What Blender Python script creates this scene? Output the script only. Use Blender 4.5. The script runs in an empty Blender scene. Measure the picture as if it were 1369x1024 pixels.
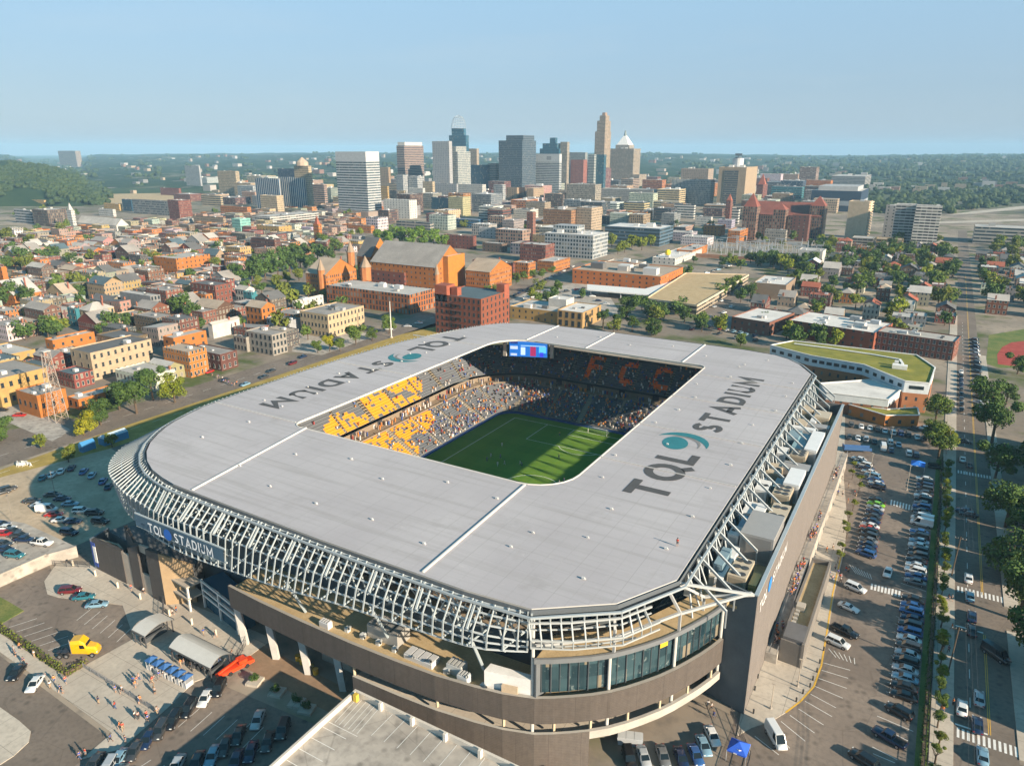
import bpy, math, random
from math import sin, cos, pi, radians, sqrt, atan2, atan, tan
from mathutils import Vector, Matrix, noise
R = random.Random(11)
D = bpy.data; S = bpy.context.scene; COL = S.collection
# ---- camera solved from the pitch markings; G turns a pixel of the photograph into a point of the ground
FP, HY, VX, CH = 971.93, 200.51, 1281.94, 97.79
CX, CY = 684.5, 512.0
PIT = atan((CY-HY)/FP); CP, SP = cos(PIT), sin(PIT)
YAW = atan2((VX-CX)/FP, CP+(CY-HY)/FP*SP); CW, SW = cos(YAW), sin(YAW)
def G(px, py, z=0.0):
    a = (px-CX)/FP; b = -(py-CY)/FP
    u = -SP+b*CP; t = (CH-z)/-u
    r, f = a*t, (CP+b*SP)*t
    return (r*CW-f*SW, f*CW+r*SW)
def PR(x, y, z=0.0):
    r = x*CW+y*SW; f = -x*SW+y*CW; u = z-CH
    d = f*CP-u*SP; v = f*SP+u*CP
    return (CX+FP*r/d, CY-FP*v/d)
def HZ(p, py):
    f = -p[0]*SW+p[1]*CW; k = (CY-py)/FP
    return CH+f*(k*CP-SP)/(CP+k*SP)
def along(F, d, px):
    """length from F along ground direction d until it shows at column px"""
    k = (px-CX)/FP
    r0 = F[0]*CW+F[1]*SW; f0 = -F[0]*SW+F[1]*CW
    dr = d[0]*CW+d[1]*SW; df = -d[0]*SW+d[1]*CW
    # r0+t dr = k((f0+t df)CP + CH SP)
    return (k*(f0*CP+CH*SP)-r0)/(dr-k*df*CP)

class MB:
    def __init__(s): s.v = []; s.f = []; s.m = []; s.uv = []; s.c = []
    def face(s, pts, m=0, uv=None, c=None):
        i = len(s.v); s.v += [tuple(p) for p in pts]; s.f.append(tuple(range(i, i+len(pts))))
        s.m.append(m); s.uv.append(uv); s.c.append(c)
    def box(s, x0, x1, y0, y1, z0, z1, m=0, bottom=False, c=None, M=None):
        P = [(x0,y0,z0),(x1,y0,z0),(x1,y1,z0),(x0,y1,z0),(x0,y0,z1),(x1,y0,z1),(x1,y1,z1),(x0,y1,z1)]
        if M is not None: P = [M @ Vector(p) for p in P]
        for q in ((4,5,6,7),(0,1,5,4),(1,2,6,5),(2,3,7,6),(3,0,4,7)) + (((3,2,1,0),) if bottom else ()):
            s.face([P[k] for k in q], m, None, c)
    def prism(s, poly, z0, z1, m=0, mt=None, top=True, bottom=False, zt=None, c=None, u0=0.0):
        """poly counter-clockwise seen from above; uv in metres along the walls"""
        n = len(poly); u = u0
        zt = zt or [z1]*n
        for i in range(n):
            a, b = poly[i], poly[(i+1) % n]; L = math.hypot(b[0]-a[0], b[1]-a[1]); j = (i+1) % n
            s.face([(a[0],a[1],z0),(b[0],b[1],z0),(b[0],b[1],zt[j]),(a[0],a[1],zt[i])], m, [(u,z0),(u+L,z0),(u+L,zt[j]),(u,zt[i])], c)
            u += L
        if top: s.face([(p[0],p[1],zt[i]) for i, p in enumerate(poly)], m if mt is None else mt, None, c)
        if bottom: s.face([(p[0],p[1],z0) for p in reversed(poly)], m, None, c)
    def sheet(s, poly, z, m=0, c=None): s.face([(p[0],p[1],z) for p in poly], m, None, c)
    def tube(s, p, q, r, n=6, m=0, r2=None, caps=False, c=None):
        p, q = Vector(p), Vector(q); d = (q-p)
        if d.length < 1e-6: return
        d.normalize(); a = d.orthogonal().normalized(); b = d.cross(a); r2 = r if r2 is None else r2
        A = [p+(a*cos(2*pi*i/n)+b*sin(2*pi*i/n))*r for i in range(n)]
        B = [q+(a*cos(2*pi*i/n)+b*sin(2*pi*i/n))*r2 for i in range(n)]
        for i in range(n):
            j = (i+1) % n; s.face([A[i],A[j],B[j],B[i]], m, None, c)
        if caps: s.face(B, m, None, c); s.face(A[::-1], m, None, c)
    def beam(s, p, q, w, h, m=0, c=None):
        """rectangular bar p-q, w across, h in the vertical plane"""
        p, q = Vector(p), Vector(q); d = (q-p).normalized()
        a = d.cross(Vector((0,0,1)))
        a = Vector((1,0,0)) if a.length < 1e-3 else a.normalized()
        b = a.cross(d).normalized(); a = a*w/2; b = b*h/2
        A = [p-a-b, p+a-b, p+a+b, p-a+b]; B = [x+(q-p) for x in A]
        for i in range(4):
            j = (i+1) % 4; s.face([A[i],A[j],B[j],B[i]], m, None, c)
        s.face(A[::-1], m, None, c); s.face(B, m, None, c)
    def ball(s, c0, r, n=6, k=4, sz=1.0, m=0, c=None):
        P = [[(c0[0]+r*sin(pi*i/k)*cos(2*pi*j/n), c0[1]+r*sin(pi*i/k)*sin(2*pi*j/n), c0[2]+r*sz*cos(pi*i/k)) for j in range(n)] for i in range(k+1)]
        for i in range(k):
            for j in range(n):
                q = [P[i][j], P[i+1][j], P[i+1][(j+1) % n], P[i][(j+1) % n]]
                if i == 0: q = [q[0], q[1], q[2]]
                elif i == k-1: q = [q[0], q[1], q[3]]
                s.face(q, m, None, c)
    def loft(s, rings, m=0, cap=True, c=None):
        n = len(rings[0])
        for A, B in zip(rings, rings[1:]):
            for i in range(n):
                j = (i+1) % n; s.face([A[i],A[j],B[j],B[i]], m, None, c)
        if cap: s.face(rings[0][::-1], m, None, c); s.face(rings[-1], m, None, c)
    def mesh(s, name, mats, smooth=False, merge=False):
        me = D.meshes.new(name); me.from_pydata(s.v, [], s.f)
        for mt in (mats if isinstance(mats, (list, tuple)) else [mats]): me.materials.append(mt)
        if any(s.m): me.polygons.foreach_set('material_index', s.m)
        if any(u is not None for u in s.uv):
            L = me.uv_layers.new(name='UVMap'); co = []
            for f, u in zip(s.f, s.uv):
                for k in range(len(f)): co += list(u[k]) if u else [0.0, 0.0]
            L.data.foreach_set('uv', co)
        if any(x is not None for x in s.c):
            A = me.color_attributes.new('Col', 'FLOAT_COLOR', 'CORNER'); co = []
            for f, x in zip(s.f, s.c): co += (list((x or (1,1,1))[:3])+[1.0])*len(f)
            A.data.foreach_set('color', co)
        if merge:
            import bmesh
            bm = bmesh.new(); bm.from_mesh(me); bmesh.ops.remove_doubles(bm, verts=bm.verts, dist=1e-4); bmesh.ops.recalc_face_normals(bm, faces=bm.faces); bm.to_mesh(me); bm.free()
        if smooth: me.shade_smooth()
        me.update(); return me
    def build(s, name, mats, parent=None, color=None, smooth=False, merge=False, loc=None):
        return put(name, s.mesh(name, mats, smooth, merge), parent, color, loc)

def put(name, me, parent=None, color=None, loc=None, rz=0.0):
    o = D.objects.new(name, me); COL.objects.link(o)
    if parent is not None: o.parent = parent
    if color: o.color = (*color[:3], 1.0)
    if loc is not None: o.location = loc
    if rz: o.rotation_euler = (0, 0, rz)
    return o
THINGS = []
def tag(o, label, cat, group=None):
    o['label'] = label; o['category'] = cat
    if group: o['group'] = group
    THINGS.append(o); return o
def thing(name, label, cat, loc=(0,0,0), rz=0.0, group=None):
    o = D.objects.new(name, None); COL.objects.link(o); o.empty_display_size = .5
    o.location = (loc[0], loc[1], loc[2] if len(loc) > 2 else 0.0); o.rotation_euler = (0,0,rz)
    return tag(o, label, cat, group)
def struct(name, mb, mats, kind='structure', **k):
    o = mb.build(name, mats, **k); o['kind'] = kind; return o
def kids(root, parts, colors=None):
    """parts: list of (name, mesh, loc, subparts) meshes shared between copies"""
    colors = colors or {}
    for p in parts:
        o = put(p[0], p[1], root, colors.get(p[0], p[3] if len(p) > 3 else None), p[2] if len(p) > 2 else None)
        for q in (p[4] if len(p) > 4 else ()): put(q[0], q[1], o, q[3] if len(q) > 3 else None, q[2] if len(q) > 2 else None)

# ---- materials
def nt(name):
    m = D.materials.new(name); m.use_nodes = True; t = m.node_tree; t.nodes.clear()
    o = t.nodes.new('ShaderNodeOutputMaterial'); b = t.nodes.new('ShaderNodeBsdfPrincipled'); t.links.new(b.outputs[0], o.inputs[0])
    return m, t, b
def N(t, ty, **k):
    n = t.nodes.new(ty)
    for a, v in k.items():
        if a == 'ins':
            for i, x in v.items():
                if isinstance(x, bpy.types.NodeSocket): t.links.new(x, n.inputs[i])
                else: n.inputs[i].default_value = x
        else: setattr(n, a, v)
    return n
def mth(t, op, a, b=0.0, c=0.0): return N(t, 'ShaderNodeMath', operation=op, ins={0: a, 1: b, 2: c}).outputs[0]
def mix(t, f, a, b, blend='MIX'):
    n = t.nodes.new('ShaderNodeMix'); n.data_type = 'RGBA'; n.blend_type = blend; n.clamp_factor = True
    for i, x in ((0, f), (6, a), (7, b)):
        if isinstance(x, bpy.types.NodeSocket): t.links.new(x, n.inputs[i])
        else: n.inputs[i].default_value = (*x, 1.0) if isinstance(x, tuple) and len(x) == 3 else x
    return n.outputs[2]
def noi(t, vec, sc, det=3.0, rough=.55): return N(t, 'ShaderNodeTexNoise', ins={'Vector': vec, 'Scale': sc, 'Detail': det, 'Roughness': rough}).outputs[0]
def ramp(t, f, a, b): return N(t, 'ShaderNodeMapRange', ins={0: f, 1: a, 2: b}).outputs[0]
def objpos(t): return N(t, 'ShaderNodeNewGeometry').outputs['Position']
def plain(name, col=None, rough=.8, metal=0.0, nz=.25, sc=.6, sc2=None, coat=0.0, attr=False, spec=None, rand=0.0):
    """col None: takes the object's own colour; nz: strength of mottled wear"""
    m, t, b = nt(name)
    if attr: c = N(t, 'ShaderNodeAttribute', attribute_name='Col').outputs[0]
    elif col is None: c = N(t, 'ShaderNodeObjectInfo').outputs['Color']
    else: c = (*col, 1.0)
    if nz:
        p = objpos(t)
        n1 = noi(t, p, sc, 5.0); n2 = noi(t, p, sc2 or sc*7, 3.0)
        k = mth(t, 'ADD', mth(t, 'MULTIPLY', n1, nz*1.6), mth(t, 'MULTIPLY', n2, nz*.7))
        k = mth(t, 'ADD', k, 1-nz*1.15)
        g = N(t, 'ShaderNodeCombineColor', ins={0: k, 1: k, 2: k}).outputs[0]
        c = mix(t, 1.0, c, g, 'MULTIPLY')
    if isinstance(c, bpy.types.NodeSocket): t.links.new(c, b.inputs['Base Color'])
    else: b.inputs['Base Color'].default_value = c
    b.inputs['Roughness'].default_value = rough; b.inputs['Metallic'].default_value = metal
    b.inputs['Coat Weight'].default_value = coat
    if spec is not None: b.inputs['Specular IOR Level'].default_value = spec
    return m
def facade(name, du, dv, fu, fv, glass=(.03,.055,.07), trim=None, rough=.75, lim=0.0, vary=.5, base=0.0, blinds=.35, curved=0):
    """wall in the object's own colour with rows of window openings, uv in metres; fu, fv: open share across and up"""
    m, t, b = nt(name)
    oi = N(t, 'ShaderNodeObjectInfo'); wall = oi.outputs['Color']
    p = objpos(t)
    n1 = noi(t, p, .18, 5.0); n2 = noi(t, p, 1.7, 3.0)
    k = mth(t, 'ADD', mth(t, 'ADD', mth(t, 'MULTIPLY', n1, .5), mth(t, 'MULTIPLY', n2, .3)), .6)
    wall = mix(t, 1.0, wall, N(t, 'ShaderNodeCombineColor', ins={0: k, 1: k, 2: k}).outputs[0], 'MULTIPLY')
    uv = N(t, 'ShaderNodeUVMap').outputs[0]
    sx = N(t, 'ShaderNodeSeparateXYZ', ins={0: uv})
    rnd = mth(t, 'ADD', mth(t, 'MULTIPLY', oi.outputs['Random'], .5), .8) if vary else 1.0
    u = mth(t, 'DIVIDE', sx.outputs[0], mth(t, 'MULTIPLY', rnd, du) if vary else du); v = mth(t, 'DIVIDE', mth(t, 'SUBTRACT', sx.outputs[1], base), dv)
    cu = mth(t, 'ABSOLUTE', mth(t, 'SUBTRACT', mth(t, 'FRACT', u), .5)); cv = mth(t, 'ABSOLUTE', mth(t, 'SUBTRACT', mth(t, 'FRACT', v), .5))
    def inside(gu, gv): return mth(t, 'MULTIPLY', mth(t, 'LESS_THAN', cu, gu/2) if gu < 1 else 1.0, mth(t, 'LESS_THAN', cv, gv/2) if gv < 1 else 1.0)
    w = inside(fu, fv)
    w = mth(t, 'MULTIPLY', w, mth(t, 'GREATER_THAN', v, 0.05))
    cell = N(t, 'ShaderNodeTexWhiteNoise', noise_dimensions='3D', ins={0: N(t, 'ShaderNodeCombineXYZ', ins={0: mth(t, 'FLOOR', u), 1: mth(t, 'FLOOR', v), 2: oi.outputs['Random']}).outputs[0]}).outputs[0]
    gl = mix(t, mth(t, 'MULTIPLY', mth(t, 'GREATER_THAN', cell, 1-blinds), .8), glass, (.42,.40,.34))
    gl = mix(t, mth(t, 'MULTIPLY', cell, .5), gl, (.01,.015,.02))
    c = wall
    if trim:
        w2 = mth(t, 'MULTIPLY', inside(min(fu*1.35, .97) if fu < 1 else 1, min(fv*1.22, .97) if fv < 1 else 1), mth(t, 'GREATER_THAN', v, 0.05))
        c = mix(t, w2, c, trim)
    c = mix(t, w, c, gl)
    t.links.new(c, b.inputs['Base Color'])
    t.links.new(mth(t, 'SUBTRACT', rough, mth(t, 'MULTIPLY', w, rough-.12)), b.inputs['Roughness'])
    return m
def foliage(name, a, b_, c_, sc=.35):
    m, t, b = nt(name)
    p = objpos(t); oi = N(t, 'ShaderNodeObjectInfo')
    n1 = noi(t, p, sc, 3.0); n2 = noi(t, p, sc*9, 2.0)
    c = mix(t, ramp(t, n1, .35, .65), a, b_); c = mix(t, ramp(t, n2, .45, .75), c, c_)
    c = mix(t, 1.0, c, oi.outputs['Color'], 'MULTIPLY')
    t.links.new(c, b.inputs['Base Color']); b.inputs['Roughness'].default_value = .75; b.inputs['Specular IOR Level'].default_value = .2
    b.inputs['Transmission Weight'].default_value = 0.0
    return m
def ground(name, a, b_, c_=None, sc=.03, sc2=.8, rough=.9, lo=.4, hi=.62, cr=None, lines=None, patch=False):
    m, t, b = nt(name); p = objpos(t)
    c = mix(t, ramp(t, noi(t, p, sc, 6.0, .6), lo, hi), a, b_)
    if c_: c = mix(t, ramp(t, noi(t, p, sc2, 4.0, .6), .45, .8), c, c_)
    if patch:
        vv = N(t, 'ShaderNodeTexVoronoi', ins={'Vector': N(t, 'ShaderNodeMapping', ins={0: p, 3: (.05,.11,1)}).outputs[0], 'Scale': 1.0}); k_ = mth(t, 'ADD', .93, mth(t, 'MULTIPLY', N(t, 'ShaderNodeSeparateColor', ins={0: vv.outputs['Color']}).outputs[0], .13)); c = mix(t, 1.0, c, N(t, 'ShaderNodeCombineColor', ins={0: k_, 1: k_, 2: k_}).outputs[0], 'MULTIPLY')
        o_ = N(t, 'ShaderNodeTexVoronoi', ins={'Vector': p, 'Scale': .42}).outputs['Distance']; c = mix(t, mth(t, 'MULTIPLY', ramp(t, o_, .30, .10), .45), c, (.05,.045,.04))
        e_ = N(t, 'ShaderNodeTexVoronoi', feature='DISTANCE_TO_EDGE', ins={'Vector': N(t, 'ShaderNodeMapping', ins={0: p, 3: (.06,.09,1)}).outputs[0], 'Scale': 1.0}).outputs['Distance']; c = mix(t, mth(t, 'MULTIPLY', mth(t, 'LESS_THAN', e_, .006), .18), c, (.05,.045,.04))
    if lines:
        s = N(t, 'ShaderNodeSeparateXYZ', ins={0: p})
        for i in (0, 1):
            f = mth(t, 'FRACT', mth(t, 'DIVIDE', s.outputs[i], lines[0]))
            c = mix(t, mth(t, 'MULTIPLY', mth(t, 'LESS_THAN', f, lines[1]), lines[2]), c, (.05,.05,.05))
    t.links.new(c, b.inputs['Base Color']); b.inputs['Roughness'].default_value = rough; b.inputs['Specular IOR Level'].default_value = .25
    return m
def emit(name, col, st):
    m, t, b = nt(name); b.inputs['Base Color'].default_value = (*col, 1); b.inputs['Emission Color'].default_value = (*col, 1); b.inputs['Emission Strength'].default_value = st; return m
M = {}
M['wall'] = plain('painted_masonry', None, .8, 0, .35, .3)
M['brick'] = plain('brickwork', None, .85, 0, .45, .5, 6)
M['roof'] = plain('roofing', None, .85, 0, .5, .12, .9)
M['house'] = facade('house_walls', 2.3, 3.3, .38, .52, trim=(.33,.28,.22), vary=1, blinds=.3)
M['plainwin'] = facade('sparse_walls', 4.2, 3.5, .25, .42, vary=1, blinds=.25)
M['band'] = facade('banded_walls', 1.4, 3.7, 1, .46, vary=0, glass=(.035,.06,.075), blinds=.1)
M['grid'] = facade('grid_walls', 3.0, 3.6, .62, .6, vary=0, blinds=.3)
M['pier'] = facade('pier_walls', 2.6, 3.4, .5, .74, vary=0, blinds=.25)
M['fine'] = facade('fine_walls', 1.9, 3.2, .45, .5, vary=0, blinds=.3)
M['stripe'] = facade('striped_walls', 4.4, 3.4, .5, 1.0, vary=0, glass=(.015,.08,.16), blinds=.02)
M['curtain'] = facade('curtain_walls', 1.6, 3.6, .9, .86, vary=0, glass=(.02,.07,.11), blinds=.06)
M['balcony'] = facade('balcony_walls', 5.0, 3.0, .93, .55, vary=0, glass=(.05,.05,.05), blinds=.2)
M['glass'] = plain('dark_glass', (.02,.032,.04), .06, 0, 0)
gm_, gt_, gb__ = nt('lounge_glass'); gf_ = N(gt_, 'ShaderNodeVectorMath', operation='FLOOR', ins={0: N(gt_, 'ShaderNodeVectorMath', operation='DIVIDE', ins={0: objpos(gt_), 1: (1.7,1.7,2.4)}).outputs[0]}).outputs[0]
gn_ = N(gt_, 'ShaderNodeTexWhiteNoise', ins={0: gf_}).outputs[0]; gc_ = mix(gt_, gn_, (.012,.03,.04), (.05,.095,.11)); gc_ = mix(gt_, ramp(gt_, noi(gt_, objpos(gt_), .9, 4.0, .7), .6, .68), gc_, (.16,.20,.20)); gc_ = mix(gt_, mth(gt_, 'GREATER_THAN', gn_, .88), gc_, (.22,.19,.14)); gt_.links.new(gc_, gb__.inputs['Base Color']); gb__.inputs['Roughness'].default_value = .06; M['lounge'] = gm_
M['glassblue'] = plain('blue_glass', (.02,.08,.13), .08, 0, 0)
M['frame'] = plain('window_frame', None, .6, 0, 0)
M['metal'] = plain('painted_steel', None, .45, .0, .12, .8)
M['galv'] = plain('galvanised_steel', (.45,.47,.49), .4, .6, .15, 1.0)
M['col'] = plain('coloured', None, .7, 0, .1, 2)
M['cattr'] = plain('coloured_pieces', None, .75, 0, 0, attr=True)
M['paint'] = plain('car_paint', None, .3, .15, 0, coat=.8)
M['carglass'] = plain('car_glass', (.012,.018,.022), .05, 0, 0)
M['tyre'] = plain('rubber', (.015,.015,.016), .85, 0, 0)
M['rim'] = plain('wheel_rim', (.42,.43,.45), .35, .7, 0)
M['lamp'] = plain('lamp_lens', (.75,.76,.74), .15, 0, 0)
M['tail'] = plain('tail_lens', (.35,.015,.012), .2, 0, 0)
M['asphalt'] = ground('asphalt', (.185,.15,.125), (.245,.20,.165), (.15,.125,.105), .06, .9, patch=True)
M['road'] = ground('road_asphalt', (.165,.135,.11), (.22,.18,.148), (.13,.11,.095), .05, 1.3, patch=True)
M['concrete'] = ground('concrete', (.42,.37,.31), (.52,.465,.39), (.36,.32,.27), .08, 1.1, .85, lines=(6.0,.012,.55))
M['conc2'] = ground('worn_concrete', (.33,.30,.265), (.45,.41,.36), (.22,.2,.18), .12, .5, .85, .38, .6, patch=True)
M['grass'] = ground('grass', (.10,.15,.035), (.20,.20,.06), (.07,.11,.03), .12, 2.0)
M['drygrass'] = ground('dry_grass', (.31,.22,.055), (.42,.30,.085), (.20,.17,.05), .2, 1.6)
M['white'] = plain('white_paint', (.72,.71,.68), .6, 0, .3, 1.2)
M['yellow'] = plain('yellow_paint', (.68,.40,.05), .6, 0, .3, 1.2)
M['leaf'] = foliage('leaves', (.035,.075,.016), (.075,.12,.024), (.12,.15,.03))
M['farleaf'] = foliage('far_leaves', (.02,.042,.014), (.05,.075,.02), (.07,.085,.025), .035)
M['tan_lot'] = ground('tan_paving', (.40,.31,.215), (.50,.395,.28), (.30,.24,.17), .1, .6, .85, .38, .6)
M['trunk'] = plain('bark', (.10,.07,.045), .9, 0, .3, 2)
M['skin'] = plain('skin', None, .6, 0, 0)
M['cloth'] = plain('cloth', None, .85, 0, 0)
M['gravel'] = ground('gravel_roof', (.42,.31,.17), (.50,.38,.22), (.33,.24,.13), .3, 3.0)

# ---- sky, sun, air
SUN_EL, SUN_AZ = radians(20.6), radians(100.0)
w = D.worlds.new('World'); S.world = w; w.use_nodes = True; t = w.node_tree; t.nodes.clear()
sky = N(t, 'ShaderNodeTexSky', sky_type='NISHITA', sun_disc=False, sun_elevation=SUN_EL, sun_rotation=SUN_AZ, altitude=200.0, air_density=1.0, dust_density=1.2, ozone_density=2.0)
gz = N(t, 'ShaderNodeSeparateXYZ', ins={0: N(t, 'ShaderNodeTexCoord').outputs['Generated']}).outputs[2]
cr_ = N(t, 'ShaderNodeValToRGB', ins={0: gz}); cr_.color_ramp.elements[0].position = 0.0; cr_.color_ramp.elements[1].position = 1.0
for p_, c_ in ((.0,(1.90,2.42,3.0)),(.07,(1.68,2.38,3.1)),(.17,(1.75,2.75,3.65)),(.40,(.32,1.62,2.5)),(1.0,(.08,1.10,1.85))):
    e_ = cr_.color_ramp.elements[0] if p_ == 0 else cr_.color_ramp.elements[-1] if p_ == 1 else cr_.color_ramp.elements.new(p_)
    e_.color = (*[x/4 for x in c_], 1)
tx_ = N(t, 'ShaderNodeTexCoord').outputs['Generated']; mp_ = N(t, 'ShaderNodeMapping', ins={0: tx_, 3: (1.2,1.2,9.0)})
cl_ = ramp(t, noi(t, mp_.outputs[0], 2.2, 6.0, .6), .52, .78)
own = mix(t, 1.0, cr_.outputs[0], (4.0,4.0,4.0), 'MULTIPLY'); own = mix(t, mth(t, 'MULTIPLY', cl_, .30), own, (2.4,2.9,3.3))
skyc = mix(t, .16, own, sky.outputs[0])
bg = N(t, 'ShaderNodeBackground', ins={0: skyc, 1: .10}); wo = N(t, 'ShaderNodeOutputWorld', ins={0: bg.outputs[0]})
L = D.lights.new('sun', 'SUN'); L.energy = 5.0; L.angle = radians(.5); L.color = (1.0, .84, .64)
so = D.objects.new('sun', L); COL.objects.link(so)
sd = Vector((sin(SUN_AZ)*cos(SUN_EL), cos(SUN_AZ)*cos(SUN_EL), sin(SUN_EL)))
so.rotation_euler = sd.to_track_quat('Z', 'Y').to_euler(); so.location = sd*500
cam = D.cameras.new('camera'); cam.sensor_width = 36.0; cam.lens = FP/1369*36; cam.clip_start = 1; cam.clip_end = 60000
co = D.objects.new('camera', cam); COL.objects.link(co); co.location = (0,0,CH); co.rotation_euler = (pi/2-PIT, 0, YAW); S.camera = co
S.view_settings.view_transform = 'Standard'; S.view_settings.look = 'None'; S.view_settings.exposure = 1.08; S.view_settings.gamma = 1.0
S.cycles.use_denoising = True; S.cycles.max_bounces = 6; S.cycles.diffuse_bounces = 3; S.cycles.volume_bounces = 1
HAZE = 0.85e-4
# ---- ground, roads, lots
def poly_px(pts, z=0): return [G(x, y, z) for x, y in pts]
def area(p): return sum(p[i][0]*p[(i+1) % len(p)][1]-p[(i+1) % len(p)][0]*p[i][1] for i in range(len(p)))
def ccw(p): return p if area(p) > 0 else p[::-1]
gm, gt, gb = nt('city_ground'); gp = objpos(gt)
g1 = mix(gt, ramp(gt, noi(gt, gp, .012, 6.0), .42, .6), (.22,.185,.15), (.34,.285,.225))
g1 = mix(gt, ramp(gt, noi(gt, gp, .03, 5.0), .52, .64), g1, (.085,.11,.035))
g1 = mix(gt, ramp(gt, noi(gt, gp, .25, 4.0), .5, .8), g1, (.16,.14,.12))
gd = N(gt, 'ShaderNodeVectorMath', operation='LENGTH', ins={0: gp}).outputs['Value']
g1 = mix(gt, ramp(gt, mth(gt, 'ADD', gd, mth(gt, 'MULTIPLY', noi(gt, gp, .004, 4.0), 900.0)), 1750.0, 2500.0), g1, (.045,.075,.028))
gt.links.new(g1, gb.inputs['Base Color']); gb.inputs['Roughness'].default_value = .95; gb.inputs['Specular IOR Level'].default_value = .1
b = MB(); b.sheet([(-14000,-3000),(9000,-3000),(9000,14000),(-14000,14000)], 0); struct('ground', b, gm)
def flat(name, pts, mat, z, px=True, kind='structure'):
    b = MB(); b.sheet(ccw(poly_px(pts) if px else pts), z); return struct(name, b, mat, kind)
def rect(x0, x1, y0, y1): return [(x0,y0),(x1,y0),(x1,y1),(x0,y1)]
# right-hand avenue and its pavements
flat('road', rect(15.0, 24.6, -60, 1100), M['road'], .02, False)
flat('side_road', rect(24.6, 120, 116.5, 126), M['road'], .022, False)
flat('side_road', rect(24.6, 120, 168, 176), M['road'], .022, False)
b = MB(); b.box(11.3, 15.0, -40, 520, 0, .14); struct('pavement', b, M['concrete'])
for y0, y1 in ((-40, 115.5), (127, 167), (177, 420)):
    b = MB(); b.box(24.6, 27.4, y0, y1, 0, .14); struct('pavement', b, M['concrete'])
b = MB()
for y0, y1 in ((-40, 112), (131, 163), (180, 700)):
    for x in (20.35, 20.65): b.sheet(rect(x-.06, x+.06, y0, y1), .03)
struct('road_centre_line', b, M['yellow'])
b = MB()
for Y in range(20, 500, 9):
    if not 108 < Y < 132 and not 160 < Y < 182: b.sheet(rect(17.55, 17.68, Y, Y+3.0), .03)
for y in (112.4, 130.8, 163.5): b.sheet(rect(15.2, 20.3, y, y+.45) if y != 130.8 else rect(15.2, 20.2, y, y+.4), .03)
for y in (114.2, 127.6, 178.6, 254):
    for i in range(12): b.sheet(rect(15.5+i*.78, 15.9+i*.78, y, y+2.6), .03)
struct('road_markings', b, M['white'])
# car park east of the stadium: asphalt, the curved concrete apron, stall lines, hatching, crossings
flat('car_park', rect(-19, 9.6, 60, 252), M['asphalt'], .02, False)
flat('car_park', rect(-30, 9.6, 252, 292), M['asphalt'], .024, False)
flat('verge', rect(9.4, 11.3, 40, 262), M['grass'], .05, False)
apron = [(1130,545),(1128,640),(1133,700),(1128,740),(1116,790),(1108,842),(1098,890),(1088,918),(1070,938),(1050,953),(1030,965),(1005,973),(985,984),(990,955),(1010,840),(1060,700),(1105,560)]
pa = ccw(poly_px(apron))
b = MB(); b.prism(pa, 0, .13); struct('walkway', b, M['concrete'])
b = MB(); k = [G(*q) for q in ((1124,745),(1113,795),(1106,842),(1098,890),(1088,918),(1070,938),(1050,953))]
for p, q in zip(k, k[1:]):
    d = Vector((q[0]-p[0], q[1]-p[1])).normalized(); n_ = Vector((-d.y, d.x))*.16
    b.face([(p[0]-n_.x,p[1]-n_.y,.15),(q[0]-n_.x,q[1]-n_.y,.15),(q[0]+n_.x,q[1]+n_.y,.15),(p[0]+n_.x,p[1]+n_.y,.15)])
struct('kerb_line', b, M['yellow'])
b = MB()
def stripe(p, q, w=.06, z=.035):
    p, q = Vector(p), Vector(q); d = (q-p).normalized(); n_ = Vector((-d.y, d.x))*w
    b.face([(*(p-n_),z),(*(q-n_),z),(*(q+n_),z),(*(p+n_),z)])
for l in ((245,690,425,838),(312,645,495,777),(375,597,562,717),(425,540,625,655),(465,487,655,590),(500,430,705,518),(525,370,735,445),(548,310,745,370),(560,255,760,310),(180,745,310,890),(50,800,230,940),
          (820,905,895,955),(960,650,1230,765),(975,725,1190,835),(925,880,1110,975),(930,930,1095,1000)):
    stripe(G(1000+l[0]/5.567, 840+l[1]/5.567), G(1000+l[2]/5.567, 840+l[3]/5.567))
for i in range(6): stripe(G(1000+(600+i*38)/5.567, 840+(150+i*14)/5.567), G(1000+(655+i*28)/5.567, 840+(215+i*10)/5.567))
for i in range(8): stripe((1.0+i*.6, 106), (5.6, 104.2-i*.5), .05)
for i in range(8): stripe(G(1060+(430+i*22)/5.69, 700+(310+i*10)/5.69), G(1060+(480+i*17)/5.69, 700+(380+i*6)/5.69))
for Y in range(134, 246, 3): stripe((3.9, Y*1.0-.2), (9.2, Y*1.0-1.0), .05)
for i in range(9): stripe(G(1166+i*4.6, 780+i*1.2), G(1165+i*4.6, 788+i*1.2), .22)
for i in range(8): stripe(G(1192+i*4, 668+i*1.1), G(1191+i*4, 675+i*1.1), .2)
struct('car_park_markings', b, M['white'])
# left of the stadium: wide avenue with dry grass verge, side lots
flat('road', [(-290,60),(-252.5,60),(-252,140),(-252.5,400),(-262,480),(-276,480),(-272,400),(-271,150),(-290,110)], M['road'], .02, False)
flat('verge', [(-248,70),(-236,70),(-236,370),(-252,370),(-252,140)], M['drygrass'], .03, False)
flat('road', rect(-300, -150, 404, 414), M['road'], .018, False)
flat('car_park', rect(-236, -150, 84, 190), M['asphalt'], .02, False)
flat('car_park', [(-292,60),(-230,56),(-182,84),(-181,118),(-236,130),(-248,80)], M['tan_lot'], .042, False)
b = MB()
for i in range(28): stripe((-247+ (0), 72+i*9.0), (-247, 76+i*9.0), .07, .04)
for i in range(34): stripe((-262, 70+i*9.0), (-262, 74+i*9.0), .07, .04)
struct('road_markings', b, M['white'])
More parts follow.
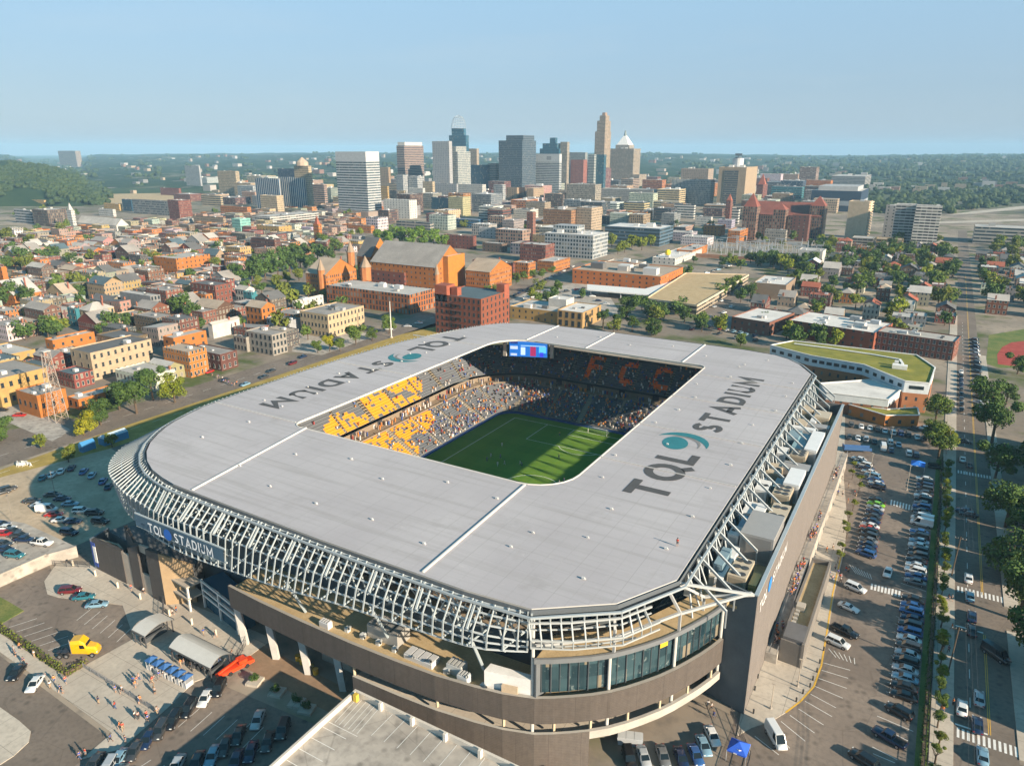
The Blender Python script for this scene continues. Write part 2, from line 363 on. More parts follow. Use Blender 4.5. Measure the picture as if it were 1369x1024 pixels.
# side lots beyond the avenue
flat('forecourt', [(0,560),(0,520),(95,575),(70,590)], M['conc2'], .03)
flat('forecourt', [(390,470),(400,425),(450,430),(500,450),(430,475)], M['conc2'], .03)
flat('car_park', [(500,445),(560,420),(585,424),(585,436),(515,452)], M['asphalt'], .03)
flat('car_park', [(682,420),(682,396),(800,372),(830,420)], M['conc2'], .02)
flat('road', [G(682,402),G(676,397),G(775,350),G(783,353)], M['road'], .025, False)
flat('road', [G(905,448),G(948,448),G(1000,372),G(988,372)], M['road'], .025, False)
flat('car_park', [(940,430),(985,385),(1010,392),(985,440)], M['asphalt'], .03)
flat('lawn', [(545,328),(400,385),(520,385),(600,345)], M['grass'], .02)
flat('sports_field', [(1318,486),(1322,448),(1369,440),(1500,450),(1500,560),(1369,492),(1335,492)], M['grass'], .03)
flat('running_track', [(1334,487),(1333,474),(1340,464),(1352,458),(1369,456),(1420,456),(1440,480),(1400,500),(1369,489),(1350,489)], ground('track_rubber', (.30,.05,.04), (.38,.075,.055), None, .2), .06)
# foreground ground surfaces, in metres (x east, y away from the camera)
flat('road', [(-240,-30),(-44,-30),(-44,56),(-100,52),(-240,58)], M['road'], .02, False)
flat('car_park', [(-178,66),(-178,78),(-163,72.5),(-147,77.6),(-133.6,71),(-134.2,57.8),(-163,59.2)], M['asphalt'], .03, False)
flat('car_park', [(-112,20),(-78,20),(-78,73.4),(-111,71)], M['asphalt'], .03, False)
flat('access_lane', [(-109,77),(-84.5,76.4),(-76,76.4),(-76,82),(-84,82.6),(-108.6,83.4)], plain('brick_paving',(.26,.17,.105),.9,0,.4,.8), .04, False)
def kerbed(name, pts, mat, h=.12):
    b = MB(); b.prism(ccw(pts), 0, h); return struct(name, b, mat)
kerbed('plaza', [(-134.4,60.9),(-133.8,71),(-120.5,76),(-110,76.5),(-110.4,71.5),(-111.6,69.1),(-109.9,62.6),(-108.1,52.1),(-111.8,47.3),(-112.8,53.3),(-134,57.2)], M['concrete'])
kerbed('pavement', [(-240,60.5),(-240,57.2),(-134.2,54.3),(-112.9,53.4),(-134.1,57.3),(-160,58)], M['concrete'], .115)
kerbed('pavement', [(-172,73.5),(-166,71),(-162.6,71.5),(-147,77.2),(-133.6,71.2),(-120.4,76.2),(-108.4,76.8),(-108.4,86),(-165,84.4),(-178,80)], M['concrete'], .11)
kerbed('pavement', [(-175,46.7),(-130,46.7),(-125.6,46.4),(-123.4,44.9),(-122.4,42),(-122.4,10),(-175,10)], M['concrete'])
kerbed('lawn', [(-210,64),(-171,64.9),(-163.9,64.8),(-163.3,59.8),(-210,60)], M['grass'], .16)
b = MB()
for i in range(7): stripe((-160.5+i*3.0, 60.0), (-158.6+i*3.0, 64.8), .05, .05)
for i in range(6): stripe((-152+i*2.9, 73.4-i*.1), (-150.4+i*2.9, 68.8), .05, .05)
for i in range(9): stripe((-110.2+i*2.75, 64.0+i*.55), (-109.6+i*2.75, 59.2+i*.5), .05, .05)
for i in range(9): stripe((-108.2+i*3.0, 47.0+i*.5), (-107.6+i*3.0, 52.2+i*.5), .05, .05)
struct('car_park_markings', b, M['white'])
# ==== the stadium ====
ZR = 30.4
OUT = [(-29.2,103.6),(-35.2,92.6),(-46.0,84.6),(-57.9,83.6),(-73,83.6),(-89.7,83.6),(-126.8,84.5),(-135,84.9),(-146.3,87.9),(-156.4,94.5),(-163.2,103.5),(-166.3,110.5),(-169.3,122.4),(-169.8,169.7),(-166.5,205),(-160,224),(-155.6,240),(-148.2,250.5),(-129,256.3),(-77.7,256.3),(-46.2,256),(-36.5,250),(-29.4,237)]
OUT = ccw(OUT)
def soften(P):
    o = []
    for i, p in enumerate(P):
        a, c = P[i-1], P[(i+1) % len(P)]
        if p[0] < -122 or p[1] > 240: o += [((a[0]+3*p[0])/4, (a[1]+3*p[1])/4), ((c[0]+3*p[0])/4, (c[1]+3*p[1])/4)]
        else: o.append(p)
    return o
OUT = soften(OUT)
def rrect(x0, x1, y0, y1, r, n=6):
    P = []
    for cx, cy, a0 in ((x1-r,y0+r,-90),(x1-r,y1-r,0),(x0+r,y1-r,90),(x0+r,y0+r,180)):
        for i in range(n+1):
            a = radians(a0+90*i/n); P.append((cx+r*cos(a), cy+r*sin(a)))
    return P
INN = []
for cx_, cy_, a0_, r_ in ((-60.4,122.2,-90,10.0),(-60.4,229.3,0,2.5),(-137.3,229.3,90,13.0),(-137.3,122.2,180,3.0)):
    ox_, oy_ = cx_-(r_ if a0_ in (-90,0) else -r_), cy_+(r_ if a0_ in (-90,180) else -r_)
    INN += [(ox_+r_*cos(radians(a0_+90*i/6)), oy_+r_*sin(radians(a0_+90*i/6))) for i in range(7)]
st = thing('stadium', 'football stadium with a pale grey ring roof around its open pitch', 'stadium', (0,0,0))
rm, rt, rb = nt('roof_membrane'); rp = objpos(rt)
rc = mix(rt, ramp(rt, noi(rt, rp, .045, 5.0), .35, .7), (.395,.372,.385), (.46,.438,.448))
rc = mix(rt, ramp(rt, noi(rt, N(rt, 'ShaderNodeMapping', ins={0: rp, 3: (.06,1.2,1)}).outputs[0], .5, 3.0), .5, .75), rc, (.35,.33,.33))
rx = N(rt, 'ShaderNodeSeparateXYZ', ins={0: rp})
for i, (k, wd) in enumerate(((3.0,.03),(9.0,.012),)):
    for ax in (0, 1):
        f = mth(rt, 'FRACT', mth(rt, 'DIVIDE', rx.outputs[ax], k)); rc = mix(rt, mth(rt, 'MULTIPLY', mth(rt, 'LESS_THAN', f, wd), .33), rc, (.27,.26,.25))
rc = mix(rt, mth(rt, 'MULTIPLY', ramp(rt, noi(rt, rp, .11, 6.0, .7), .58, .72), .5), rc, (.31,.29,.285)); rc = mix(rt, mth(rt, 'MULTIPLY', ramp(rt, noi(rt, rp, .7, 3.0, .7), .66, .75), .45), rc, (.54,.52,.51))
rt.links.new(rc, rb.inputs['Base Color']); rb.inputs['Roughness'].default_value = .7; rb.inputs['Specular IOR Level'].default_value = .3
def ring_between(b, A, B, m=0):
    """fill between two closed outlines by matching angle about the middle"""
    cx, cy = -99.0, 175.7
    def key(p): return atan2((p[1]-cy)/53.0, (p[0]-cx)/38.0)
    ev = sorted([(key(p), 0, p) for p in A]+[(key(p), 1, p) for p in B])
    def at(P, a):
        K = sorted((key(p), p) for p in P); n = len(K)
        for i in range(n):
            a0, p0 = K[i]; a1, p1 = K[(i+1) % n]
            lo, hi = a0, a1+(2*pi if i == n-1 else 0); x = a+(2*pi if i == n-1 and a < a0 else 0)
            if lo <= x <= hi:
                # exact hit of the ray on the segment
                dx, dy = cos(a)*38, sin(a)*53; ex, ey = p1[0]-p0[0], p1[1]-p0[1]
                den = dx*ey-dy*ex
                if abs(den) < 1e-9: return p0
                s = ((p0[0]-cx)*ey-(p0[1]-cy)*ex)/den
                return (cx+dx*s, cy+dy*s)
        return K[0][1]
    pts = [(at(A, e[0]) if e[1] else e[2], at(B, e[0]) if not e[1] else e[2]) for e in ev]
    n = len(pts)
    return [(pts[i], pts[(i+1) % n]) for i in range(n)]
b = MB()
segs = ring_between(b, OUT, INN)
for (a0, b0), (a1, b1) in segs: b.face([(*a0,ZR),(*a1,ZR),(*b1,ZR),(*b0,ZR)][::1])
roof = b.build('roof_panel', rm, st)
b = MB()
for (a0, b0), (a1, b1) in segs: b.face([(*b0,ZR-.45),(*b1,ZR-.45),(*a1,ZR-1.5),(*a0,ZR-1.5)])
for P, fl in ((OUT, 0), (INN, 1)):
    for i in range(len(P)):
        p, q = P[i], P[(i+1) % len(P)]
        k_ = .45 if fl else 1.5; f = [(*p,ZR-k_),(*q,ZR-k_),(*q,ZR),(*p,ZR)]; b.face(f[::-1] if fl else f)
b.build('roof_soffit', M['metal'], st, (.50,.50,.49))
def offset(P, d):
    n = len(P); o = []
    for i in range(n):
        p0, p1, p2 = Vector(P[i-1]), Vector(P[i]), Vector(P[(i+1) % n])
        d1, d2 = (p1-p0).normalized(), (p2-p1).normalized(); n1, n2 = Vector((d1.y,-d1.x)), Vector((d2.y,-d2.x))
        m_ = (n1+n2).normalized(); o.append(tuple(p1+m_*d/max(.4, m_.dot(n1))))
    return o
OB = offset(OUT, .5); OC = offset(OUT, 1.6)
b = MB()
for A, B, z0, z1 in ((OUT, OB, ZR-.9, ZR-.9),):
    for i in range(len(A)):
        j = (i+1) % len(A); b.face([(*A[i],z0),(*B[i],z1),(*B[j],z1),(*A[j],z0)][::-1])
for i in range(len(OB)):
    j = (i+1) % len(OB); b.face([(*OB[i],ZR-1.3),(*OB[j],ZR-1.3),(*OB[j],ZR+.02),(*OB[i],ZR+.02)])
b.build('roof_gutter', M['metal'], st, (.10,.115,.13))
b = MB()
for i in range(len(OC)):
    j = (i+1) % len(OC); b.beam((*OC[i],ZR-.6), (*OC[j],ZR-.6), .35, .35)
b.build('edge_beam', M['metal'], st, (.34,.38,.40))
b = MB()
for i in range(len(INN)):
    j = (i+1) % len(INN); b.beam((*INN[i],ZR+.06), (*INN[j],ZR+.06), .28, .16)
b.build('roof_edge_trim', M['metal'], st, (.66,.62,.56))
def ridge(p, q, col=(.66,.63,.58), w_=.36):
    b = MB(); b.beam((*p,ZR+.1), (*q,ZR+.1), w_, .35); return b.build('roof_ridge', M['metal'], st, col)
ridge((-126.7,84.8), (-132.4,122.6)); ridge((-66.6,84.2), (-68.2,121.9)); ridge((-68.6,229.6), (-68.6,256)); ridge((-128,229.6), (-128,256.0))
ridge((-104,229.6),(-104,256)); 
for y in (143.5, 168.5, 194.5, 219): ridge((-60.2,y), (-29.6,y), (.52,.50,.48), .18)
for y in (124, 172, 214): ridge((-137.6,y), (-169,y), (.56,.54,.51), .2)
def sheet_part(name, polys, mat, col, parent=st, z=ZR+.05):
    b = MB()
    for p in polys: b.sheet(ccw(p), z)
    return b.build(name, mat, parent, col)
for x, y in [(-150+R.uniform(-2,2)+i*0, 92+i*13) for i in range(10)]+[(-155+R.uniform(-4,4), 132+i*15) for i in range(7)]+[(-50+R.uniform(-8,8), 96+i*12.5) for i in range(13)]+[(-34+R.uniform(-2,2), 112+i*14) for i in range(9)]+[(-128+i*14, 96+R.uniform(-5,5)) for i in range(6)]+[(-122+i*13, 110+R.uniform(-5,5)) for i in range(6)]+[(-120+i*14, 242+R.uniform(-6,6)) for i in range(6)]:
    if min((x+99)**2/1e9+1, 1) and not (-137.8 < x < -60 and 121 < y < 230) and not (x < -148 and y < 103) and not (x > -42 and y < 100):
        b = MB(); s = R.uniform(.16,.28); b.box(x-s,x+s,y-s*.7,y+s*.7,ZR+.02,ZR+.4); b.box(x-s*.5,x+s*1.6,y-.12,y+.12,ZR+.02,ZR+.25); b.build('roof_vent', M['metal'], st, (.58,.57,.55))
# lettering on the roof and sign faces
def arc_(cx, cy, rx, ry, a0, a1, n=8): return [(cx+rx*cos(radians(a0+(a1-a0)*k/n)), cy+ry*sin(radians(a0+(a1-a0)*k/n))) for k in range(n+1)]
def glyph(ch, t):
    """strokes of a capital, as (points, closed); height 1, stroke width t"""
    h = t/2
    if ch == 'T': return .78, [([(0,1-h),(.78,1-h)],0), ([(.39,0),(.39,1-t-.002)],0)]
    if ch == 'L': return .64, [([(h,1),(h,h),(.64,h)],0)]
    if ch == 'I': return t, [([(h,0),(h,1)],0)]
    if ch == 'U': return .74, [([(h,1),(h,.36)]+arc_(.37,.37,.37-h,.37-h,180,360,10)+[(.74-h,.36),(.74-h,1)],0)]
    if ch == 'D': return .78, [([(h,h),(.36,h)]+arc_(.36,.5,.42-h,.5-h,-88,88,10)+[(.36,1-h),(h,1-h)],1)]
    if ch == 'Q': return .98, [(arc_(.49,.5,.49-h,.5-h,0,342,19),1), ([(.80,.16),(1.0,-.06)],0)]
    if ch == 'A': k = .42*(1-t)/(1.0); return .86, [([(h*.9,0),(.43,1-h*1.4),(.86-h*.9,0)],0), ([(.43-.2,.28),(.43+.2,.28)],0)]
    if ch == 'M': return .96, [([(h,0),(h,1-h*1.2),(.48,.26),(.96-h,1-h*1.2),(.96-h,0)],0)]
    if ch == 'S': return .66, [(arc_(.33,.735,.33-h,.265-h,25,270,11)+arc_(.33,.265,.33-h,.265-h,85,-155,11),0)]
def ribbon(P, t, closed):
    n = len(P); o = []
    for i in range(n):
        p = Vector(P[i]); a = Vector(P[i-1]) if (i or closed) else None; c = Vector(P[(i+1) % n]) if (i < n-1 or closed) else None
        d1 = (p-a).normalized() if a is not None and (p-a).length > 1e-6 else None; d2 = (c-p).normalized() if c is not None and (c-p).length > 1e-6 else None
        d1 = d1 or d2; d2 = d2 or d1; n1, n2 = Vector((-d1.y,d1.x)), Vector((-d2.y,d2.x)); m_ = (n1+n2).normalized(); k = t/2/max(.42, m_.dot(n1)); o.append((p+m_*k, p-m_*k))
    return [(o[i][0],o[i][1],o[(i+1)%n][1],o[(i+1)%n][0]) for i in range(n if closed else n-1)]
def lettering(s, O, U, V, w_, h_, mat, col, parent, thick=0.0, t=.19, name='lettering'):
    """text s from the corner O along U (w_ metres), rising along V (h_ metres)"""
    O, U, V = Vector(O), Vector(U).normalized(), Vector(V).normalized(); x = 0.0; Q = []; gap = .2
    for ch in s:
        wd, st_ = glyph(ch, t)
        for P, cl in st_:
            for q in ribbon(P, t, cl): Q.append([(a.x+x, a.y) for a in q])
        x += wd+gap
    x -= gap; b = MB(); Nn = U.cross(V)
    for q in Q:
        f = [O+U*(a[0]/x*w_)+V*(a[1]*h_) for a in q]
        if len(f) == 4:
            nn = (f[1]-f[0]).cross(f[2]-f[0]); b.face(f if nn.dot(Nn) >= 0 else f[::-1])
    return b.build(name, mat, parent, col)
dk = (.075,.072,.072)
mark = plain('roof_marking', None, .75, 0, .3, .8)
lettering('TQL', (-40.4,129.6,ZR+.06), (0,1,0), (-1,0,0), 25.6, 9.0, mark, dk, st, 0, .22)
lettering('STADIUM', (-40.6,171.6,ZR+.06), (0,1,0), (-1,0,0), 51.6, 7.4, mark, dk, st, 0, .205)
lettering('TQL', (-157.6,221,ZR+.06), (0,-1,0), (1,0,0), 25.6, 8.6, mark, dk, st, 0, .22)
lettering('STADIUM', (-157.2,180.5,ZR+.06), (0,-1,0), (1,0,0), 51.6, 7.2, mark, dk, st, 0, .205)
teal = (.02,.17,.20)
def logo(cx, cy, sgn, sc, put_=None):
    """ball and swoosh, local x along the writing, local y towards the letter tops"""
    def T(x, y): return (cx-sgn*y*sc, cy+sgn*x*sc)
    ball = [T(-.2+.95*cos(a), .45+.72*sin(a)+.1*cos(a)) for a in [2*pi*i/28 for i in range(28)]]
    def arc(r0, r1, a0, a1, ox, oy, n=14):
        o = [T(ox+r0*cos(radians(a0+(a1-a0)*i/n)), oy+r0*sin(radians(a0+(a1-a0)*i/n))) for i in range(n+1)]
        k = [T(ox+(r0+(r1-r0)*sin(pi*i/n))*cos(radians(a0+(a1-a0)*i/n)), oy+(r0+(r1-r0)*sin(pi*i/n))*sin(radians(a0+(a1-a0)*i/n))) for i in range(n+1)]
        return [[o[i],o[i+1],k[i+1],k[i]] for i in range(n)]
    sheet_part('logo_ball', [ball], mark, teal)
    sheet_part('logo_swoosh', arc(1.75, 2.35, -72, 48, -.75, .35), mark, teal)
    sheet_part('logo_arc', arc(1.2, 1.42, -95, 30, -.35, .35), mark, (.2,.195,.19))
logo(-46.3, 161.3, 1, 4.3); logo(-152.6, 188.8, -1, 4.3)
# pitch
def pm():
    m, t, b = nt('mown_turf'); p = objpos(t); s = N(t, 'ShaderNodeSeparateXYZ', ins={0: p})
    a = mth(t, 'LESS_THAN', mth(t, 'FRACT', mth(t, 'DIVIDE', mth(t, 'SUBTRACT', s.outputs[1], 226.05), 11.0)), .5)
    e = mth(t, 'LESS_THAN', mth(t, 'FRACT', mth(t, 'DIVIDE', s.outputs[0], 11.0)), .5)
    c = mix(t, mth(t, 'MULTIPLY', mth(t, 'ADD', a, e), .4), (.08,.18,.022), (.125,.235,.034)); c = mix(t, ramp(t, noi(t, p, .6, 3), .3, .9), c, (.135,.21,.028))
    t.links.new(c, b.inputs['Base Color']); b.inputs['Roughness'].default_value = .9; b.inputs['Specular IOR Level'].default_value = .15; return m
flat('pitch', rect(-138, -56, 120, 231), pm(), .06, False)
X0, X1, Y1 = -131.0, -62.4, 226.05; Y0 = Y1-100.6; XM, YM = (X0+X1)/2, (Y0+Y1)/2
b = MB()
def ln(p, q): stripe(p, q, .09, .08)
for p, q in (((X0,Y0),(X1,Y0)),((X0,Y1),(X1,Y1)),((X0,Y0),(X0,Y1)),((X1,Y0),(X1,Y1)),((X0,YM),(X1,YM))): ln(p, q)
for s, Y in ((-1, Y1), (1, Y0)):
    for hw, dp in ((20.15,16.5),(9.15,5.5)):
        for p, q in (((XM-hw,Y),(XM-hw,Y+s*dp)),((XM+hw,Y),(XM+hw,Y+s*dp)),((XM-hw,Y+s*dp),(XM+hw,Y+s*dp))): ln(p, q)
    for i in range(10):
        a0, a1 = [radians(-53+106*k/10) for k in (i, i+1)]; ln((XM+9.15*sin(a0), Y+s*(11+9.15*cos(a0))), (XM+9.15*sin(a1), Y+s*(11+9.15*cos(a1))))
for i in range(40):
    a0, a1 = 2*pi*i/40, 2*pi*(i+1)/40; ln((XM+9.15*cos(a0), YM+9.15*sin(a0)), (XM+9.15*cos(a1), YM+9.15*sin(a1)))
struct('pitch_markings', b, M['white'])
# advertising boards, stands
def bowl(d): return rrect(-138-d, -56+d, 119-d, 230.5+d, 7.0+d, 8)
ring0 = bowl(0)
b = MB()
for i in range(len(ring0)):
    p, q = ring0[i], ring0[(i+1) % len(ring0)]; b.face([(*q,0),(*p,0),(*p,1.1),(*q,1.1)])
bo = b.build('advertising_board', M['col'], st, (.025,.07,.22))
def zd(d):
    if d <= 13: return 1.3+d*.56
    if d <= 17.5: return 8.6
    return 10.2+(d-17.5)*.92
rs = random.Random(5)
def edges(P):
    o = []; s = 0
    for i in range(len(P)):
        L_ = math.hypot(P[(i+1) % len(P)][0]-P[i][0], P[(i+1) % len(P)][1]-P[i][1]); o.append((P[i], P[(i+1) % len(P)], L_)); s += L_
    return o
tread = (.27,.26,.24); seat = (.11,.12,.135); orange = (.66,.27,.012)
def blob(X, Y, lst): return any(((X-a)/c)**2+((Y-e)/d_)**2 < 1 for a, e, c, d_ in lst)
def blobs_px(L_): return [(*G(x, y, z), rx, ry) for x, y, z, rx, ry in L_]
OR = blobs_px([(467,566,14,5.5,9),(505,541,14,6.5,7),(525,523,14,5,6.5),(545,540,12,4.5,4.5),(553,515,15,3.0,4.5),(560,530,13,3.0,5),(548,505,18,2.5,4),(525,585,5,7,8),(552,570,6,6,6.5),(566,560,7,4,5),(545,600,4,4,5),(500,560,13,5,4),(465,578,12,4,4),(535,572,9,3.5,5),(505,592,8,5,4)])
FC3 = []
for px_, py_ in ((797,491),(841,500),(886,507)):
    dd = min([17.5+.1*i for i in range(90)], key=lambda d_: abs(G(px_, py_, 10.2+(d_-17.5)*.92+.5)[1]-(230.5+d_))); FC3.append((G(px_, py_, 10.2+(dd-17.5)*.92+.5)[0], dd))
def fcc(X, Y, d):
    if Y < 232: return False
    for k, (cx, cd) in enumerate(FC3):
        x, y = (X-cx)/3.7, (d-cd)/3.5
        if k == 0:
            if abs(x) < 1.05 and abs(y) < 1.05 and (x < -.45 or y > .6 or (-.2 < y < .25 and x < .6)): return True
        else:
            rr = x*x+y*y
            if .42 < rr < 1.25 and not (x > .35 and abs(y) < .5): return True
    return False
b = MB(); cr = MB()
shirts = [(.55,.20,.04),(.6,.25,.06),(.05,.09,.26),(.06,.12,.35),(.6,.58,.55),(.62,.6,.58),(.06,.06,.07),(.3,.05,.05),(.35,.33,.3),(.25,.2,.16)]
ds = [i*.8 for i in range(16)]+[17.5+i*.8 for i in range(13)]
for d in ds:
    z = zd(d); z2 = zd(d+.8) if d != ds[15] else z
    A, Bq, Cq = bowl(d), bowl(d+.32), bowl(d+.8)
    for i in range(len(A)):
        j = (i+1) % len(A)
        a0, a1, c0, c1, e0, e1 = A[i], A[j], Bq[i], Bq[j], Cq[i], Cq[j]
        L_ = math.hypot(a1[0]-a0[0], a1[1]-a0[1]); n_ = max(1, int(L_/1.05))
        for k in range(n_):
            f0, f1 = k/n_, (k+1)/n_
            def lp(p, q, f): return (p[0]+(q[0]-p[0])*f, p[1]+(q[1]-p[1])*f)
            X, Y = lp(a0, a1, (f0+f1)/2); pos = X if abs(a1[0]-a0[0]) > abs(a1[1]-a0[1]) else Y
            up = d >= 17
            aisle = (pos % 13.4) < 1.25
            b.face([(*lp(a0,a1,f0),z),(*lp(a0,a1,f1),z),(*lp(c0,c1,f1),z),(*lp(c0,c1,f0),z)], c=(.58,.50,.38) if aisle else tread)
            if aisle: b.face([(*lp(c0,c1,f0),z+.22),(*lp(c0,c1,f1),z+.22),(*lp(e0,e1,f1),z+.3),(*lp(e0,e1,f0),z+.3)], c=(.58,.50,.38)); continue
            hot = blob(X, Y, OR) and rs.random() < .8
            col = orange if hot else seat
            if fcc(X, Y, d): col = (.95,.19,.03)
            b.face([(*lp(c0,c1,f0),z+.42),(*lp(c0,c1,f1),z+.42),(*lp(e0,e1,f1),z+.46),(*lp(e0,e1,f0),z+.46)], c=col)
            b.face([(*lp(c0,c1,f0),z),(*lp(c0,c1,f1),z),(*lp(c0,c1,f1),z+.42),(*lp(c0,c1,f0),z+.42)], c=col)
            b.face([(*lp(e0,e1,f0),z+.46),(*lp(e0,e1,f1),z+.46),(*lp(e0,e1,f1),z+.86),(*lp(e0,e1,f0),z+.86)], c=col)
            left = X < -137.9
            pr_ = (.50 if d < 6 and not (left and Y < 170) else .32 if d < 13 else .14) if not hot else .05
            if left and Y < 186: pr_ *= .45
            if Y > 230: pr_ = .55 if d < 13 else .30
            if X > -57: pr_ *= .35
            if Y < 119: pr_ *= .3
            if rs.random() < pr_:
                px_, py_ = lp(c0, c1, f0+(f1-f0)*rs.random()); h = rs.choice((.5,.5,.6,.95)); s_ = rs.choice(shirts); w_ = .24
                cr.box(px_-w_, px_+w_, py_-w_*.8, py_+w_*.8, z+.44, z+.44+h, c=s_)
                cr.box(px_-.12, px_+.12, py_-.12, py_+.12, z+.46+h, z+.72+h, c=rs.choice(((.45,.28,.2),(.2,.12,.08),(.06,.04,.03),(.5,.32,.24))))
A = bowl(15.5)
for i in range(len(A)):
    p, q = A[i], A[(i+1) % len(A)]; L_ = math.hypot(q[0]-p[0], q[1]-p[1])
    for k in range(int(L_*1.1)):
        f = rs.random(); x, y = p[0]+(q[0]-p[0])*f+rs.uniform(-2,1.2), p[1]+(q[1]-p[1])*f+rs.uniform(-2,1.2); s_ = rs.choice(shirts)
        cr.box(x-.22,x+.22,y-.16,y+.16,8.6,10.0,c=s_); cr.box(x-.11,x+.11,y-.11,y+.11,10.02,10.26,c=(.35,.22,.16))
sx = b.build('seating', M['cattr'], st); sx['kind'] = 'stuff'
cx = cr.build('crowd', M['cattr']); cx['kind'] = 'stuff'
b = MB()
for d0, d1, z0, z1 in ((12.8,17.5,8.55,8.55),(27.9,29.5,19.9,19.9)):
    A, Bq = bowl(d0), bowl(d1)
    for i in range(len(A)):
        j = (i+1) % len(A); b.face([(*A[i],z0),(*A[j],z0),(*Bq[j],z1),(*Bq[i],z1)])
b.build('concourse', plain('concourse_floor', (.26,.20,.14), .9, 0, .4, .8), st)
b = MB()
for d, z0, z1 in ((17.4,8.5,10.4),(12.7,8.5,9.1)):
    A = bowl(d)
    for i in range(len(A)):
        j = (i+1) % len(A); b.face([(*A[j],z0),(*A[i],z0),(*A[i],z1),(*A[j],z1)])
b.build('parapet', M['col'], st, (.22,.17,.12))
# people on the walkway and flat dark sheets painted for the shaded openings of the upper tier
A = bowl(17.3)
for i in range(len(A)):
    p, q = A[i], A[(i+1) % len(A)]; L_ = math.hypot(q[0]-p[0], q[1]-p[1])
    for k in range(int(L_/13.4)):
        f = (k+.5)*13.4/L_; x, y = p[0]+(q[0]-p[0])*f, p[1]+(q[1]-p[1])*f; dx, dy = (q[0]-p[0])/L_, (q[1]-p[1])/L_
        b = MB(); b.face([(x-dx*1.2,y-dy*1.2,8.6),(x+dx*1.2,y+dy*1.2,8.6),(x+dx*1.2,y+dy*1.2,10.6),(x-dx*1.2,y-dy*1.2,10.6)]); b.build('vomitory_shade', M['col'], st, (.03,.03,.035))
# back wall of the upper stand on the east side, closing the bowl up to the light gap
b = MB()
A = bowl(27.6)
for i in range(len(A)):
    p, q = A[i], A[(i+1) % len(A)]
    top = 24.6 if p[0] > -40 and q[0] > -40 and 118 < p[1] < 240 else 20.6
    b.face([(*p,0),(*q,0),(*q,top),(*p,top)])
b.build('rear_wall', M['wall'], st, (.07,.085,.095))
# scoreboard in the far corner
sb = thing('scoreboard', 'bright blue video scoreboard hung in the far corner of the stadium bowl', 'scoreboard', (0,0,0))
P0, P1 = Vector((-137.5,233.0)), Vector((-123.8,238.2)); zb, zt_ = HZ(P0, 476), HZ(P0, 453)
dU = (P1-P0); dn = Vector((dU.y,-dU.x)).normalized()
b = MB(); k = ccw([tuple(P0-dU*.03), tuple(P1+dU*.03), tuple(P1+dU*.03-dn*1.2), tuple(P0-dU*.03-dn*1.2)]); b.prism(k, zb-.3, zt_+.3, bottom=True); b.build('frame', M['metal'], sb, (.04,.05,.06))
def scr(name, u0, u1, v0, v1, col, st_, off=.06):
    b = MB(); Q = [P0+dU*u0+dn*off, P0+dU*u1+dn*off]; za, zc = zb+(zt_-zb)*v0, zb+(zt_-zb)*v1
    b.face([(*Q[0],za),(*Q[1],za),(*Q[1],zc),(*Q[0],zc)]); return b.build(name, emit('screen_light', col, st_), scr_o)
b = MB(); b.face([(*(P0+dn*.03),zb),(*(P1+dn*.03),zb),(*(P1+dn*.03),zt_),(*(P0+dn*.03),zt_)]); scr_o = b.build('screen', emit('screen_glow', (.02,.16,.55), .55), sb)
for a in ((.02,.22,.42,.6,(.75,.85,1),.4),(.02,.22,.72,.95,(.02,.05,.25),.5),(.3,.42,.1,.55,(.6,.75,1),.55),(.55,.7,.05,.6,(.45,.03,.12),.5),(.78,.97,.25,.6,(.1,.45,.95),.7),(.3,.95,.62,.66,(.5,.8,1),.5),(.8,.9,.02,.3,(.05,.05,.6),.6),(.03,.2,.05,.18,(.7,.8,.95),.4)): scr('caption', *a)
for f in (-.12, 1.12):
    b = MB(); p = P0+dU*f; b.box(p.x-.7,p.x+.7,p.y-.3,p.y+.3,zb,zt_); b.build('loudspeaker', M['metal'], sb, (.45,.43,.4))
# ---- facade fins
CT = [((-46.3,84.0),(-46.2,83.7),25.0,(-46.2,83.6),23.2),((-53.4,82.8),(-53.6,80.2),26.1,(-53.6,79.9),23.5),((-66,82.6),(-66,79.8),26.2,(-66,79.2),23.0),((-81.4,82.6),(-81.4,79.5),26.5,(-81.4,78.1),22.9),((-95.6,82.9),(-95.6,79.5),26.4,(-95.6,77.9),21.5),((-109.5,83.1),(-109.5,79.5),26.4,(-109.5,78.4),20.3),((-122,83.3),(-122,79.0),26.7,(-121.6,78.2),20.0),((-133,84.0),(-132,79.6),26.2,(-133,79.3),20.0),((-140,85.6),(-140,81.0),26.0,(-141,81.0),20.0),((-147,88.2),(-149.5,82.9),25.8,(-150,83.6),19.6),((-156.5,94.0),(-162.5,88.0),25.5,(-160.5,88.6),19.0),((-163.6,102.5),(-172,96.5),25.2,(-169,97.2),18.4),((-167.0,110),(-176.3,106.5),25,(-173.4,107),18),((-170.2,122),(-178.5,121.5),25,(-176,121.5),18),((-171,145),(-178,146),25.4,(-176.4,146),18.5),((-171,170),(-175.6,170.5),26,(-174.6,170.5),19),((-167.6,206),(-170.6,206.8),27,(-170,206.8),20),((-157,240.6),(-158.5,241.6),28,(-158.5,241.6),22),((-149,251.8),(-149,253),28.5,(-149,253),24)]
cum = [0]
for a, c in zip(CT, CT[1:]): cum.append(cum[-1]+math.hypot(c[0][0]-a[0][0], c[0][1]-a[0][1]))
